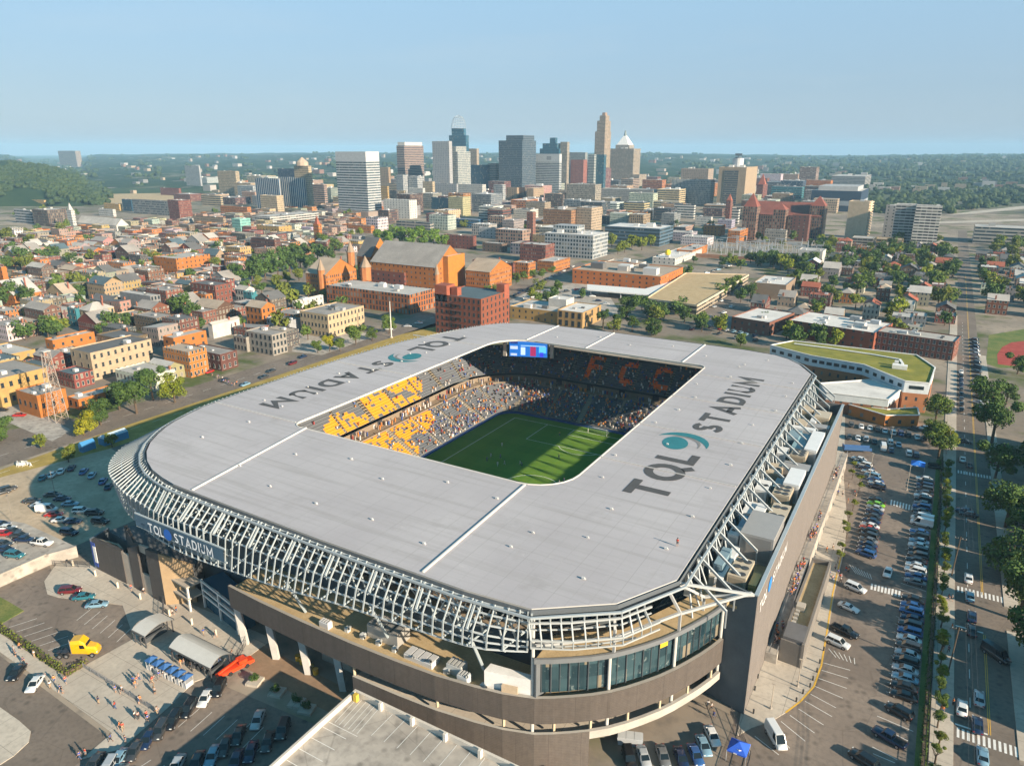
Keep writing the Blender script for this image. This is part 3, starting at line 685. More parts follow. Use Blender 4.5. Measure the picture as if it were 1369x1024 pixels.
def fin_at(s):
    i = 0
    while i < len(cum)-2 and cum[i+1] < s: i += 1
    f = (s-cum[i])/(cum[i+1]-cum[i]); n_ = len(CT); K4 = [[v for g_ in CT[max(0,min(n_-1,k))] for v in (g_ if isinstance(g_, tuple) else (g_,))] for k in (i-1,i,i+1,i+2)]
    def cr(a0, a1, a2, a3): return a1+.5*f*(a2-a0+f*(2*a0-5*a1+4*a2-a3+f*(3*(a1-a2)+a3-a0)))
    P_ = [cr(*q) for q in zip(*K4)]
    return Vector((P_[0],P_[1],ZR-.25)), Vector((P_[2],P_[3],P_[4])), Vector((P_[5],P_[6],P_[7]))
    a, c = CT[i], CT[i+1]; l = lambda x, y: x+(y-x)*f
    e = Vector((l(a[0][0],c[0][0]), l(a[0][1],c[0][1]), ZR-.25)); k = Vector((l(a[1][0],c[1][0]), l(a[1][1],c[1][1]), l(a[2],c[2]))); o = Vector((l(a[3][0],c[3][0]), l(a[3][1],c[3][1]), l(a[4],c[4])))
    return e, k, o
finc = (.37,.41,.425)
rest = MB(); s = 0.0; nf = 0
while s < cum[-1]:
    e, k, o = fin_at(s); fat = nf % 5 == 0 and s < 96
    b = MB() if nf < 99 else rest
    wd = .30 if s < 150 else .34
    b.beam(e, k, wd*.5, .28); b.beam(k+Vector((0,0,.25)), o, .26 if s < 118 else .17, wd*.5 if s < 118 else .28)
    if fat and s < 125: b.beam(e+Vector((.55,.2,-.2)), k+Vector((.55,.3,0)), .3, .5)
    if nf < 99: b.build('fin', M['metal'], st, finc)
    nf += 1; s += 1.95 if s < 96 else 1.45
fo = rest.build('fin_row', M['metal'], st, finc); fo['kind'] = 'stuff'
for fr, nm in ((.03,0),(.35,0),(.68,0),(1.0,0),(1.5,1),(1.97,1)):
    b = MB(); p = None; s = 0.0
    while s < cum[-1]:
        e, k, o = fin_at(s); q = e+(k-e)*fr if fr <= 1 else k+(o-k)*(fr-1)
        q = q+Vector((0,.25,-.3))
        if p is not None: b.beam(p, q, .22, .22)
        p = q; s += 3.0
    b.build('ring_rail', M['metal'], st, (.46,.50,.52))
b = MB(); p = None; s = 64.0      # perforated screen behind the close fins on the western curve
while s < cum[-1]:
    e, k, o = fin_at(s); inn = Vector(((-99-k.x), (175-k.y), 0)).normalized()*.9
    q = (e+inn-Vector((0,0,.9)), k+inn, o+inn)
    if p is not None:
        if s > 150: b.face([p[0],q[0],q[1],p[1]][::-1])
        f_ = 0 if s > 92 else .42; tp = [x[1]+(x[2]-x[1])*f_ for x in (p,q)]; b.face([tp[0],tp[1],q[2],p[2]][::-1])
    p = q; s += 2.5
b.build('screen_panel', M['metal'], st, (.16,.21,.23))
# struts behind the fins
for i in range(22):
    s = 4+i*4.9; e, k, o = fin_at(s); b = MB(); r_ = .2
    inn = Vector((0,1,0)) if s < 104 else Vector((.7,.7,0))
    b.tube(e-Vector((0,0,1)), k+inn*5-Vector((0,0,5)), r_, 5); b.tube(k, e+inn*6-Vector((1.5,0,3.5)), .16, 5); b.tube(o, e+inn*5-Vector((-1.5,0,6)), .16, 5)
    if i % 4 == 1 and i < 10: b.tube(o+Vector((0,1,1)), o+inn*5+Vector((0,0,-8)), .28, 6)
    b.build('strut', M['metal'], st, (.34,.39,.41))
b = MB(); rz_ = random.Random(4)
for i in range(150):
    s = rz_.uniform(3,112); e, k, o = fin_at(s); inn = Vector((rz_.uniform(-.5,.5),1,0)) if s < 88 else Vector((.6,.8,0)); p = e+inn*rz_.uniform(.5,6)-Vector((0,0,rz_.uniform(.8,3))); b.tube(p, p+Vector((rz_.uniform(-4,4),rz_.uniform(-1,2),rz_.uniform(-7,-2))), rz_.uniform(.08,.17), 4)
b.build('truss_lattice', M['metal'], st, (.40,.44,.45))
# sign on the fins
lettering('TQL', (-131.6,77.1,23.1), (1,0,0), (0,0,1), 5.0, 2.1, M['col'], (.85,.87,.9), st, 0, .17, 'sign_lettering')
lettering('STADIUM', (-123.3,77.1,23.1), (1,0,0), (0,0,1), 11.6, 2.1, M['col'], (.85,.87,.9), st, 0, .17, 'sign_lettering')
b = MB(); b.face([(-125.2+1.25*cos(t_),77.0,24.2+1.25*sin(t_)) for t_ in [2*pi*i/20 for i in range(20)]]); b.build('sign_logo', M['col'], st, (.01,.12,.50))
b = MB(); b.face([(-137,77.75,22.7),(-109,77.45,22.7),(-109,77.45,25.5),(-137,77.75,25.5)]); b.build('sign_backing', M['col'], st, (.05,.11,.17))
b = MB(); b.beam((-137,77.9,25.6), (-108.5,77.6,25.6), .25, .3); b.beam((-137,77.9,22.7), (-108.5,77.6,22.7), .25, .3); b.build('sign_rail', M['metal'], st, (.42,.47,.49))
# ---- front range: curved brick bands, glazed lounge, roof decks
FC = [(-113.5,80.6),(-104,80.0),(-92,79.6),(-80,79.5),(-70,79.8),(-62,80.3),(-55,81.3),(-50,82.3),(-45,84.0),(-42.4,85.6),(-40,87.3),(-37.5,89.2),(-35,91.5),(-32.9,94.0),(-31,96.6),(-29.2,99.3),(-27.6,102.2),(-26.2,105.2),(-24.9,108.2),(-23.8,111.2),(-22.9,114.2)]
def wallband(P, z0, z1, th=.5, name='brick_band', mat=None, col=(.105,.082,.067), cap=None):
    b = MB(); I = []
    for i, p in enumerate(P):
        a = Vector(P[max(i-1,0)]); c = Vector(P[min(i+1,len(P)-1)]); d = (c-a).normalized(); I.append((p[0]-d.y*th, p[1]+d.x*th))
    u = 0
    for i in range(len(P)-1):
        p, q, r_, t_ = P[i], P[i+1], I[i+1], I[i]; L_ = math.hypot(q[0]-p[0], q[1]-p[1])
        b.face([(*p,z0),(*q,z0),(*q,z1),(*p,z1)], 0, [(u,z0),(u+L_,z0),(u+L_,z1),(u,z1)]); b.face([(*r_,z0),(*t_,z0),(*t_,z1),(*r_,z1)])
        b.face([(*p,z1),(*q,z1),(*r_,z1),(*t_,z1)]); b.face([(*t_,z0),(*r_,z0),(*q,z0),(*p,z0)]); u += L_
    for k, sg in ((0,1),(len(P)-1,-1)):
        f = [(*P[k],z0),(*P[k],z1),(*I[k],z1),(*I[k],z0)]; b.face(f if sg > 0 else f[::-1])
    o = b.build(name, mat or brickm, st, col)
    if cap:
        b = MB()
        for i in range(len(P)-1): b.face([(*P[i],z1+.02),(*P[i+1],z1+.02),(*I[i+1],z1+.02),(*I[i],z1+.02)])
        b.build('coping', M['metal'], st, cap)
    return o
brickm, bt, bb = nt('dark_brick'); bo_ = N(bt, 'ShaderNodeObjectInfo').outputs['Color']; bp = objpos(bt)
bz = N(bt, 'ShaderNodeSeparateXYZ', ins={0: bp}).outputs[2]
bk = mth(bt, 'ADD', mth(bt, 'MULTIPLY', noi(bt, bp, 1.2, 4.0), .5), mth(bt, 'MULTIPLY', mth(bt, 'LESS_THAN', mth(bt, 'FRACT', mth(bt, 'MULTIPLY', bz, 3.0)), .2), .22)); bk = mth(bt, 'ADD', bk, mth(bt, 'MULTIPLY', noi(bt, bp, 9.0, 2.0), .5)); bk = mth(bt, 'ADD', bk, .45)
bu = N(bt, 'ShaderNodeSeparateXYZ', ins={0: N(bt, 'ShaderNodeUVMap').outputs[0]}).outputs[0]
bk = mth(bt, 'MULTIPLY', bk, mth(bt, 'SUBTRACT', 1.0, mth(bt, 'MULTIPLY', mth(bt, 'LESS_THAN', mth(bt, 'FRACT', mth(bt, 'DIVIDE', bu, 5.4)), .012), .4)))
bs = noi(bt, N(bt, 'ShaderNodeMapping', ins={0: bp, 3: (1.3,1.3,.06)}).outputs[0], 1.0, 5.0, .7); bk = mth(bt, 'MULTIPLY', bk, mth(bt, 'ADD', .72, mth(bt, 'MULTIPLY', bs, .55)))
bt.links.new(mix(bt, 1.0, bo_, N(bt, 'ShaderNodeCombineColor', ins={0: bk, 1: bk, 2: bk}).outputs[0], 'MULTIPLY'), bb.inputs['Base Color']); bb.inputs['Roughness'].default_value = .85
wallband(FC, 9.3, 14.3, .6, 'brick_band', None, (.088,.073,.063), (.34,.31,.27))
lower = [p for p in FC if p[0] > -83]
k817 = [p for p in lower if p[0] < -36.9]
wallband(k817, 0, 7.2, .5, 'base_wall', None, (.115,.097,.085), (.45,.42,.37))
wallband([p for p in lower if p[0] > -38], 5.7, 7.2, .6, 'balcony_edge', M['wall'], (.40,.37,.33))
def slab(name, outer, inner, z, th, mat, col=None):
    b = MB(); P = outer+inner[::-1]; P = ccw(P); b.prism(P, z-th, z, bottom=True); return b.build(name, mat, st, col)
slab('concourse_floor', [(p[0]+.0, p[1]+.62) for p in FC[:9]], [(-113.5,91.3),(-60,91.3),(-44,92)], 13.3, .9, M['gravel'])
slab('concourse_floor', [(p[0]-.55, p[1]+.4) for p in FC[8:]], [(-44,92),(-28.6,106),(-27,116)], 13.3, .9, M['gravel'])
slab('concourse_floor', [(p[0]-.3, p[1]+.62) for p in FC[3:17]], [(-80,91.3),(-58,91.3),(-44,92),(-33,101)], 6.3, .6, M['concrete'])
slab('roof_deck', FC[8:], [(-45.2,91),(-36,98),(-29.6,112),(-28.5,118),(-22,118)], 21.8, .5, M['gravel'])
wallband([(p[0], p[1]-.25) for p in FC[8:]], 21.1, 21.95, .4, 'deck_fascia', M['metal'], (.16,.17,.18), (.2,.2,.2))
# glazed lounge under the deck
gz = [(p[0]-1.1, p[1]+1.0) for p in FC[8:]]
wallband(gz, 14.35, 21.1, .12, 'glazing', M['lounge'], None)
b = MB()
for i, p in enumerate(gz):
    b.beam((p[0]+.1,p[1]-.12,14.3), (p[0]+.1,p[1]-.12,21.1), .14, .14)
    if i+1 < len(gz):
        q = gz[i+1]; m_ = ((p[0]+q[0])/2+.1,(p[1]+q[1])/2-.1); b.beam((*m_,14.3), (*m_,21.1), .08, .08)
b.build('mullion', M['metal'], st, (.1,.11,.12))
for i in (0, 4, 8, 12):
    p = gz[i] if i < len(gz) else gz[-1]; b = MB(); b.tube((p[0]+.35,p[1]-.3,6.3), (p[0]+.35,p[1]-.3,21.1 if i else 29.6), .3, 8); b.build('column', M['metal'], st, (.55,.54,.51))
b = MB(); p = gz[7]; q = gz[8]; b.face([(p[0]+.25,p[1]-.25,19.0),((p[0]+q[0])/2+.25,(p[1]+q[1])/2-.25,19.0),((p[0]+q[0])/2+.25,(p[1]+q[1])/2-.25,20.9),(p[0]+.25,p[1]-.25,20.9)]); b.build('banner', M['col'], st, (.75,.45,.02))
b = MB(); q = FC[8]; b.prism([(q[0]-.2,q[1]+.3),(q[0]+.1,q[1]+.3),(q[0]+.1,92),(q[0]-.2,92)], 13.3, 21.6); b.build('end_wall', M['wall'], st, (.12,.13,.14))
b = MB()
for i in range(3, 20, 2):
    p = FC[i]; b.tube((p[0]-.3,p[1]+.9,7.2 if i > 3 else 0), (p[0]-.3,p[1]+.9,9.4), .28, 6)
b.build('pier', M['wall'], st, (.55,.44,.30))
for x in (-112.6,-103.6,-94.7,-85.6):
    b = MB(); b.beam((x+.5,82.0,0), (x-.3,81.6,9.4), .7, 1.3); b.build('slanted_column', M['wall'], st, (.50,.48,.45))
b = MB(); b.prism(rect(-113,-79,89.5,90.2), 0, 9.3); b.build('loading_wall', M['wall'], st, (.16,.17,.17))
b = MB(); b.prism(rect(-95,-87,86.5,87), 0, 6.5); b.build('roller_door', M['wall'], st, (.33,.29,.24))
# ladder frames and braces above the deck
def poly_rail(P, z, w_=.3, col=(.38,.40,.40)):
    b = MB()
    for p, q in zip(P, P[1:]): b.beam((*p,z), (*q,z), w_, w_)
    b.build('roof_rail', M['metal'], st, col)
R1 = [(-45.8,83.3),(-40.2,86.8),(-34.0,91.8),(-31,97)]; R2 = [(-45.2,82.9),(-39.4,85.9),(-33.2,90.8),(-29.6,97.5)]; R3 = [(-44.6,84.2),(-38.2,88.2),(-32.2,94.0)]
poly_rail(R1, 28.6); poly_rail(R1, 27.4, .2); poly_rail(R2, 26.0); poly_rail(R2, 24.6, .24); poly_rail(R3, 24.2, .24)
b = MB()
for i in range(3):
    for f in (0,.25,.5,.75):
        l = lambda P, z: Vector((P[i][0]+(P[i+1][0]-P[i][0])*f, P[i][1]+(P[i+1][1]-P[i][1])*f, z))
        b.beam(l(R1,28.6), l(R2,26.0), .22, .3); b.beam(l(R2,26.0), l(R2,24.6), .14, .2)
        b.beam(l(R1,28.6), l(R1,29.8), .2, .2)
b.build('rail_brace', M['metal'], st, (.36,.39,.40))
for p, q in (((-35,91.8,21.9),(-35,91.8,26.2)),((-27.8,102.3,21.9),(-27.8,102.3,25.4)),((-35,91.8,26),(-36,93.5,29.6)),((-27.8,102.3,25.3),(-30.2,101.8,29.6)),((-27.8,102.3,25.2),(-19,114.2,25.2)),((-45,84,24.4),(-35,91.8,24.6)),((-35,91.8,24.6),(-27.8,102.3,25.3)),((-29,104,29.6),(-18.6,114.3,24.9)),((-29,104,29.5),(-26,110,24.5)),((-26,110,24.5),(-18.6,114.3,24.9)),((-26,110,24.5),(-26,110,19))):
    b = MB(); b.beam(p, q, .42, .42); b.build('brace', M['metal'], st, (.40,.41,.41))
# ---- east side: service deck, its wall, raking beams
b = MB(); b.prism(ccw(rect(-29.4,-18.3,115,228)), 20.6, 21.2); b.build('service_deck', M['gravel'], st)
SIDEWALL = 1
b = MB(); b.prism(ccw([(-18.4,114.3),(-18,114.1),(-18,228),(-18.4,228)]), 0, 24.9, bottom=False); b.build('side_wall', brickm, st, (.165,.145,.132))
b = MB(); b.prism(ccw([(-25.6,116.2),(-18,114.05),(-18.0,114.4),(-25.4,116.6)]), 0, 24.9); b.build('end_wall', M['wall'], st, (.10,.12,.135))
b = MB(); b.prism(ccw([(-25.6,227.6),(-18,227.6),(-18,228),(-25.6,228)]), 0, 24.9); b.build('end_wall', M['wall'], st, (.12,.12,.12))
b = MB(); b.beam((-18.2,114.1,25.0), (-18.2,228,25.0), .7, .25); b.build('coping', M['metal'], st, (.30,.36,.40))
b = MB(); Y = 109.0
while Y < 240:
    big = MB(); big.beam((-29.2,Y,29.7), (-21.6,Y-1.2,24.4), .34, .42); big.beam((-21.6,Y-1.2,24.4), (-21.6,Y-1.2,21.2), .22, .22); big.beam((-28.8,Y,24.4), (-28.8,Y,29.3), .9 if int(Y/5.6) % 2 else .3, .5); big.build('raking_beam', M['metal'], st, (.40,.43,.44)); b.tube((-29.0,Y,29.2), (-26.5,Y+2.5,20), .18, 5); b.tube((-29.0,Y,29.2), (-26.5,Y-2.5,20), .18, 5)
    Y += 5.6
b.build('web_brace', M['metal'], st, (.42,.46,.48))
eb = (.50,.42,.31); ew = (.70,.71,.71); eg = (.32,.31,.30)
def ahu(x0, x1, y0, y1, z1, col, name='air_handler', fans=0, z0=21.22):
    z1 += 2.3
    b = MB(); b.box(x0,x1,y0,y1,z0,z1); o = b.build(name, M['metal'], st, col)
    b = MB()
    for i in range(fans):
        yy = y0+(y1-y0)*(i+.5)/fans
        for xx in (x0+(x1-x0)*.3, x0+(x1-x0)*.72): b.tube((xx,yy,z1), (xx,yy,z1+.12), min(.7,(x1-x0)*.2), 10, caps=True)
    if fans: b.build('fan', M['metal'], o, (.06,.06,.06))
    b = MB(); b.box(x1,x1+.03,y0+.5,y1-.5,z0+.6,z1-.5)
    b.box(x0+.4,x1-.4,y0-.03,y0,z0+.5,z1-.5); b.build('louvre', M['metal'], o, (col[0]*.7,col[1]*.7,col[2]*.7)); return o
for yy in range(9): ahu(-28.2+R.random(), -25.8+R.random(), 120+yy*12, 124+yy*12+R.uniform(0,3), 22.2+R.random(), R.choice((ew,eb,(.2,.3,.36))), 'cooling_unit', fans=R.choice((0,1)))
ahu(-24.3,-21.0,118.5,125.5,22.6,eb,fans=3); ahu(-20.6,-19.2,119,123.5,21.4,(.58,.40,.14)); ahu(-26.3,-24.9,117.5,131,21.6,ew,'duct')
ahu(-25.2,-18.9,130.8,141.5,24.9,eg,'plant_screen'); ahu(-27.2,-25.5,133,143,22.4,(.18,.40,.55),'duct'); ahu(-25.6,-23.6,142.5,149,23,ew); ahu(-22.8,-19.2,143.5,151.5,22.8,eb,fans=2)
ahu(-24.0,-20.3,155,160.5,23.2,eb,fans=3); ahu(-22.8,-19.4,161,170.5,23.6,ew,'duct'); ahu(-25,-22.8,160.8,166,22.2,(.2,.33,.38)); ahu(-25.2,-19,172.5,176.5,22.6,eg,'plant_screen')
ahu(-24.6,-21,179.5,184,23.2,eb,fans=3); ahu(-22.2,-19.2,184.5,199,23.4,ew,'duct'); ahu(-25.6,-22.4,186,198,22.5,(.24,.38,.42)); ahu(-28,-22,200,202,23,ew,'duct'); ahu(-25,-19,205,208,22.4,eg,'plant_screen'); ahu(-24,-20,212,218,23,eb); ahu(-24.6,-23.2,208.5,220,22.4,ew,'duct')
for i in range(26):
    y = 117+i*4.2; b = MB(); x = -27.6+R.uniform(-.6,1); b.tube((x,y,21.9), (x+R.uniform(1.5,4),y+R.uniform(-1,2.5),22.2+R.uniform(0,1.8)), .3, 6); b.box(x-.8,x+.6,y+1,y+2.2,21.2,22.6+1.5*R.random()); b.build('pipework', M['metal'], st, R.choice(((.5,.52,.53),(.4,.36,.3),(.55,.5,.42))))
lettering('TQL', (-17.9,117.2,19.4), (0,1,0), (0,0,1), 6.4, 2.3, M['col'], (.7,.7,.7), st, 0, .17, 'sign_lettering'); lettering('STADIUM', (-17.9,128.6,19.4), (0,1,0), (0,0,1), 13.5, 2.2, M['col'], (.7,.7,.7), st, 0, .17, 'sign_lettering')
b = MB(); b.face([(-17.9,126.1+1.5*cos(t_),20.6+1.5*sin(t_)) for t_ in [2*pi*i/16 for i in range(16)]]); b.build('sign_logo', M['col'], st, (.02,.2,.6))
# front terrace kit
for i, (x, y, z, w_, l_, h, c) in enumerate(((-76,85.4,13.3,7,3.6,2.6,(.30,.29,.27)),(-67,83.4,13.3,6,2.4,.9,(.62,.62,.62)),(-88,81.8,13.3,2.2,1.2,1.2,(.6,.6,.6)),(-60,84,13.3,3,2,1.8,(.5,.5,.48)),(-57.6,82.6,13.3,2,1.4,1.5,(.55,.56,.56)))):
    b = MB(); b.box(x-w_/2,x+w_/2,y-l_/2,y+l_/2,z,z+h); o = b.build('terrace_unit', M['metal'], st, c)
    b = MB()
    for k in range(4): b.box(x-w_/2+.15+k*w_/4,x-w_/2+w_/4-.1+k*w_/4,y-l_/2+.1,y+l_/2-.1,z+h,z+h+.25)
    b.build('top_louvre', M['metal'], o, (c[0]*.8,c[1]*.8,c[2]*.8))
b = MB(); b.prism(ccw([(-53.6,82.6),(-46.0,84.4),(-46.2,85.6),(-53.6,84.6)]), 13.3, 17.2); b.build('terrace_bar', M['wall'], st, (.70,.69,.67))
b = MB(); b.prism(ccw([(-50.4,82.7),(-47.8,83.4),(-47.9,83.7),(-50.4,83.2)]), 13.4, 15.6); b.build('terrace_door', M['wall'], st, (.45,.35,.24))
for i in range(9):
    x = -84+i*3.7; b = MB(); b.tube((x,84,13.5), (x+1.5,82,14.2+R.random()), .25, 6); b.box(x,x+.8,82.4,83.2,13.3,14.2); b.build('terrace_pipe', M['metal'], st, (.55,.56,.55))
# ---- south-west entrance walls
ent = (.085,.073,.066)
def panel(P, z0, zt, th, name, col, mat=None):
    b = MB(); d = (Vector(P[1])-Vector(P[0])).normalized(); n_ = Vector((-d.y,d.x))*th
    poly = [P[0],P[1],(P[1][0]+n_.x,P[1][1]+n_.y),(P[0][0]+n_.x,P[0][1]+n_.y)]; b.prism(ccw(poly), z0, 0, zt=[zt[0],zt[1],zt[1],zt[0]]) if area(poly) > 0 else b.prism(poly[::-1], z0, 0, zt=[zt[0],zt[1],zt[1],zt[0]][::-1]); return b.build(name, mat or brickm, st, col)
panel([(-166.5,83.1),(-154,82.8)], 0, (8.3,8.9), .9, 'entrance_wall', ent); panel([(-154,82.95),(-151.1,82.9)], 0, (8.4,8.4), .5, 'entrance_panel', (.40,.34,.28), M['wall']); panel([(-151.1,82.8),(-147.1,82.6)], 0, (10.6,12.3), .9, 'entrance_wall', ent)
panel([(-147.1,82.9),(-143.5,82.8)], 0, (5.2,5.2), .5, 'entrance_panel', (.40,.34,.28), M['wall']); panel([(-147.1,83.2),(-143.5,83.1)], 10.6, (12.4,12.7), .5, 'entrance_panel', (.40,.34,.28), M['wall']); panel([(-143.5,82.4),(-138.5,82.2)], 0, (12.7,13.2), .9, 'entrance_wall', ent)
panel([(-138.5,82.2),(-133.5,86.5)], 0, (13.2,9.5), .6, 'entrance_return', (.34,.24,.14), M['wall']); panel([(-166.5,83.1),(-168,88.5)], 0, (8.3,8.3), .5, 'entrance_return', (.12,.14,.16), M['wall'])
cv = [(-166.2,84),(-162,84.6),(-158.5,84.9),(-154.2,83.8)]; 
for p, q, z in ((cv[0],cv[1],8.3),(cv[1],cv[2],8.4),(cv[2],cv[3],8.6)): panel([q,p], 0, (z,z), .4, 'entrance_wall', (.36,.29,.2), M['wall'])
pv = [(-157.8,86.6),(-151.5,84.6),(-147.2,83.5)]
for p, q, z in ((pv[0],pv[1],(12.6,11)),(pv[1],pv[2],(11,12.3))): panel([p,q], 0, z, .7, 'entrance_wall', ent)
b = MB(); b.prism(ccw([(-168,88),(-158,87.2),(-147,84.3),(-139,84),(-135,88),(-140,95),(-160,100)]), 0, 7.8); b.build('entrance_roof', M['roof'], st, (.10,.105,.11))
for z in (3.6,6.6):
    b = MB(); b.prism(ccw([(-138.6,83.6),(-131.2,82.9),(-130.6,86.5),(-138,87.5)]), z-.35, z, bottom=True); b.build('stair_landing', M['concrete'], st)
b = MB(); b.beam((-131.6,83.4,0), (-131.6,83.4,6.3), .4, .4); b.build('landing_post', M['metal'], st, (.6,.58,.54))
b = MB(); b.prism(ccw([(-130.2,86.5),(-116,83.6),(-115.4,87.5),(-129,91)]), 0, 7.0); b.build('gate_lobby', M['glassblue'], st)
for x, y in ((-130.3,86.2),(-123,84.7),(-115.9,83.3)):
    b = MB(); b.beam((x,y,0), (x,y,7.2), .35, .35); b.build('lobby_post', M['metal'], st, (.62,.62,.6))
for z in (3.4,4.9,6.9):
    b = MB(); b.beam((-130.3,86.1,z), (-115.9,83.2,z), .3, .4); b.build('lobby_rail', M['metal'], st, (.62,.62,.6))
for k, (c, z0, z1) in enumerate((((.03,.07,.3),1,7.6),((.7,.7,.7),2.2,6.6))):
    b = MB(); b.box(-166.9+k*.7,-165.2+k*.1,82.9-k*.04,83.0-k*.04,z0,z1); b.build('banner', M['col'], st, c)
# ==== structures round the stadium ====
# east ramp and sunken forecourt box
rp_ = thing('access_ramp', 'long brown access ramp crowded with fans beside the tall stadium side wall', 'ramp', (0,0,0))
b = MB(); Rm = [(-18.0,131,2.2),(-18.0,158,4.8),(-18.0,240,5.0)]
for (x, y, z), (x2, y2, z2) in zip(Rm, Rm[1:]):
    b.face([(-17.95,y,z),(-15.7,y,z),(-15.7,y2,z2),(-17.95,y2,z2)]); b.face([(-15.7,y,0),(-15.7,y2,0),(-15.7,y2,z2),(-15.7,y,z)])
b.face([(-17.95,131,0),(-15.7,131,0),(-15.7,131,2.2),(-17.95,131,2.2)]); b.build('ramp_deck', M['conc2'], rp_)
b = MB()
for (x, y, z), (x2, y2, z2) in zip(Rm, Rm[1:]):
    b.beam((-15.8,y,z+1.05), (-15.8,y2,z2+1.05), .08, .08); b.beam((-15.8,y,z+.6), (-15.8,y2,z2+.6), .05, .05); b.beam((-17.2,y,z+1.0), (-17.2,y2,z2+1.0), .07, .07)
    n_ = int((y2-y)/3)
    for i in range(n_): f = i/n_; b.beam((-15.8,y+(y2-y)*f,z+(z2-z)*f), (-15.8,y+(y2-y)*f,z+(z2-z)*f+1.05), .06, .06)
b.build('handrail', M['metal'], rp_, (.25,.25,.25))
sb_ = thing('stair_box', 'dark walled box with an open tan floor beside the ramp', 'stairwell', (0,0,0))
o4 = [(-15.6,132.6),(-11.1,132.2),(-10.9,167.6),(-15.2,167.2)]
b = MB()
for i in range(4):
    p, q = o4[i], o4[(i+1)%4]; d = (Vector(q)-Vector(p)).normalized(); n_ = Vector((-d.y,d.x))*.5
    b.prism([p,q,(q[0]+n_.x,q[1]+n_.y),(p[0]+n_.x,p[1]+n_.y)], 0, (5.2,5.62,5.6,5.05)[i])
b.build('wall', M['wall'], sb_, (.17,.155,.14))
b = MB(); b.sheet([(-15.2,138),(-11.3,138),(-11.3,167.2),(-15,167.2)], 4.5); b.build('floor', M['gravel'], sb_)
b = MB(); b.prism([(-15.3,132.9),(-11.4,132.7),(-11.4,138.4),(-15.3,138.5)], 0, 5.85); b.build('roof', M['roof'], sb_, (.12,.12,.125))
b = MB(); b.box(-14.9,-13.2,145,147,4.5,5.6); b.build('rooftop_unit', M['metal'], sb_, (.42,.38,.32))
for y in (139.6,141,142.6,144): b = MB(); b.box(-14.8,-14.0,y,y+.7,4.5,5.1); b.build('vent_box', M['metal'], sb_, (.4,.38,.34))
# parking deck at the front
pg = thing('parking_garage', 'concrete parking garage with empty rooftop bays and a white parapet', 'garage', (0,0,0))
gx0, gx1, gy0, gy1, gz = -75.6, -40.5, 20, 75.6, 9.2
b = MB(); b.prism(rect(gx0,gx1,gy0,gy1), 0, gz-1.0); b.build('structure', M['wall'], pg, (.30,.28,.25))
b = MB(); b.sheet(rect(gx0,gx1,gy0,gy1), gz-.98); b.build('deck', M['conc2'], pg)
b = MB()
for x0, x1, y0, y1 in ((gx0,gx0+.45,gy0,gy1),(gx1-.45,gx1,gy0,gy1),(gx0+.45,gx1-.45,gy1-.45,gy1)): b.box(x0,x1,y0,y1,gz-1.2,gz+.05)
b.build('parapet', M['wall'], pg, (.56,.52,.46))
b = MB(); z = gz-.95
def bay(p, q, w_=.055, z_=None):
    global b
    b = MB(); stripe(p, q, w_, z_ or z); b.build('bay_marking', M['white'], pg)
for i in range(1,12): bay((gx0+6.0+i*2.6, gy1-.6), (gx0+6.0+i*2.6, gy1-5.9))
for i in range(10): bay((gx0+.6, gy1-8.5-i*2.6), (gx0+5.6, gy1-8.5-i*2.6))
for i in range(6): bay((gx0+1+i*.95, gy1-.7), (gx0+1.6+i*.95, gy1-6.8))
bay((gx0+.6,gy1-7.2),(gx0+6.8,gy1-7.2))
b = MB()
for p, q, w_ in (((gx0+13.4,61.5),(gx0+16.2,61.5),.11),((gx0+13.2,61.5),(gx0+14.2,62.3),.1),((gx0+13.2,61.5),(gx0+14.2,60.7),.1)): stripe(p, q, w_, z+.004)
b.build('arrow_marking', M['white'], pg)
for i in range(6):
    b = MB(); x = gx0+6.3+i*6.6; b.box(x-.25,x+.25,gy1-1.1,gy1-.46,gz-.98,gz+.55); b.build('parapet_post', M['wall'], pg, (.62,.58,.52))
b = MB(); b.box(gx0+.9,gx0+1.6,gy1-1.6,gy1-.9,gz-.98,gz+.4); b.build('stair_bollard', M['col'], pg, (.55,.38,.05))
# entrance shelters on the plaza
def shelter(label, x0, x1, y0, y1, h, arch):
    t_ = thing('gate_shelter', label, 'shelter', ((x0+x1)/2,(y0+y1)/2,.1)); w_, l_ = (x1-x0)/2, (y1-y0)/2
    b = MB(); n_ = 8; pr_ = [(-l_+2*l_*i/n_, h+arch*(1-abs(2*i/n_-1)**1.6)) for i in range(n_+1)]
    for (ya, za), (yb, zb_) in zip(pr_, pr_[1:]):
        b.face([(-w_,ya,za),(w_,ya,za),(w_,yb,zb_),(-w_,yb,zb_)]); b.face([(-w_,yb,zb_-.12),(w_,yb,zb_-.12),(w_,ya,za-.12),(-w_,ya,za-.12)])
    b.build('canopy', M['metal'], t_, (.52,.51,.48))
    b = MB(); b.beam((-w_,-l_,h-.1), (w_,-l_,h-.1), .2, .3); b.beam((-w_,l_,h-.1), (w_,l_,h-.1), .2, .3); b.build('edge_beam', M['metal'], t_, (.1,.1,.1))
    for x in (-w_+.4,0,w_-.4):
        for y in (-l_+.3, l_-.3):
            b = MB(); b.box(x-.1,x+.1,y-.1,y+.1,0,h); b.build('post', M['metal'], t_, (.06,.06,.065))
    n_ = int(2*w_/1.6)
    for i in range(n_):
        x = -w_+.8+i*1.6; b = MB(); b.box(x-.28,x+.28,-l_+.9,l_-.9,0,1.1); b.box(x-.05,x+.05,-l_+1.1,-l_+1.3,1.1,2.2); b.build('turnstile', M['metal'], t_, (.07,.075,.08))
    return t_
shelter('large grey arched canopy over the gates at the plaza', -120.6, -108.2, 70.6, 75.6, 3.4, 1.2)
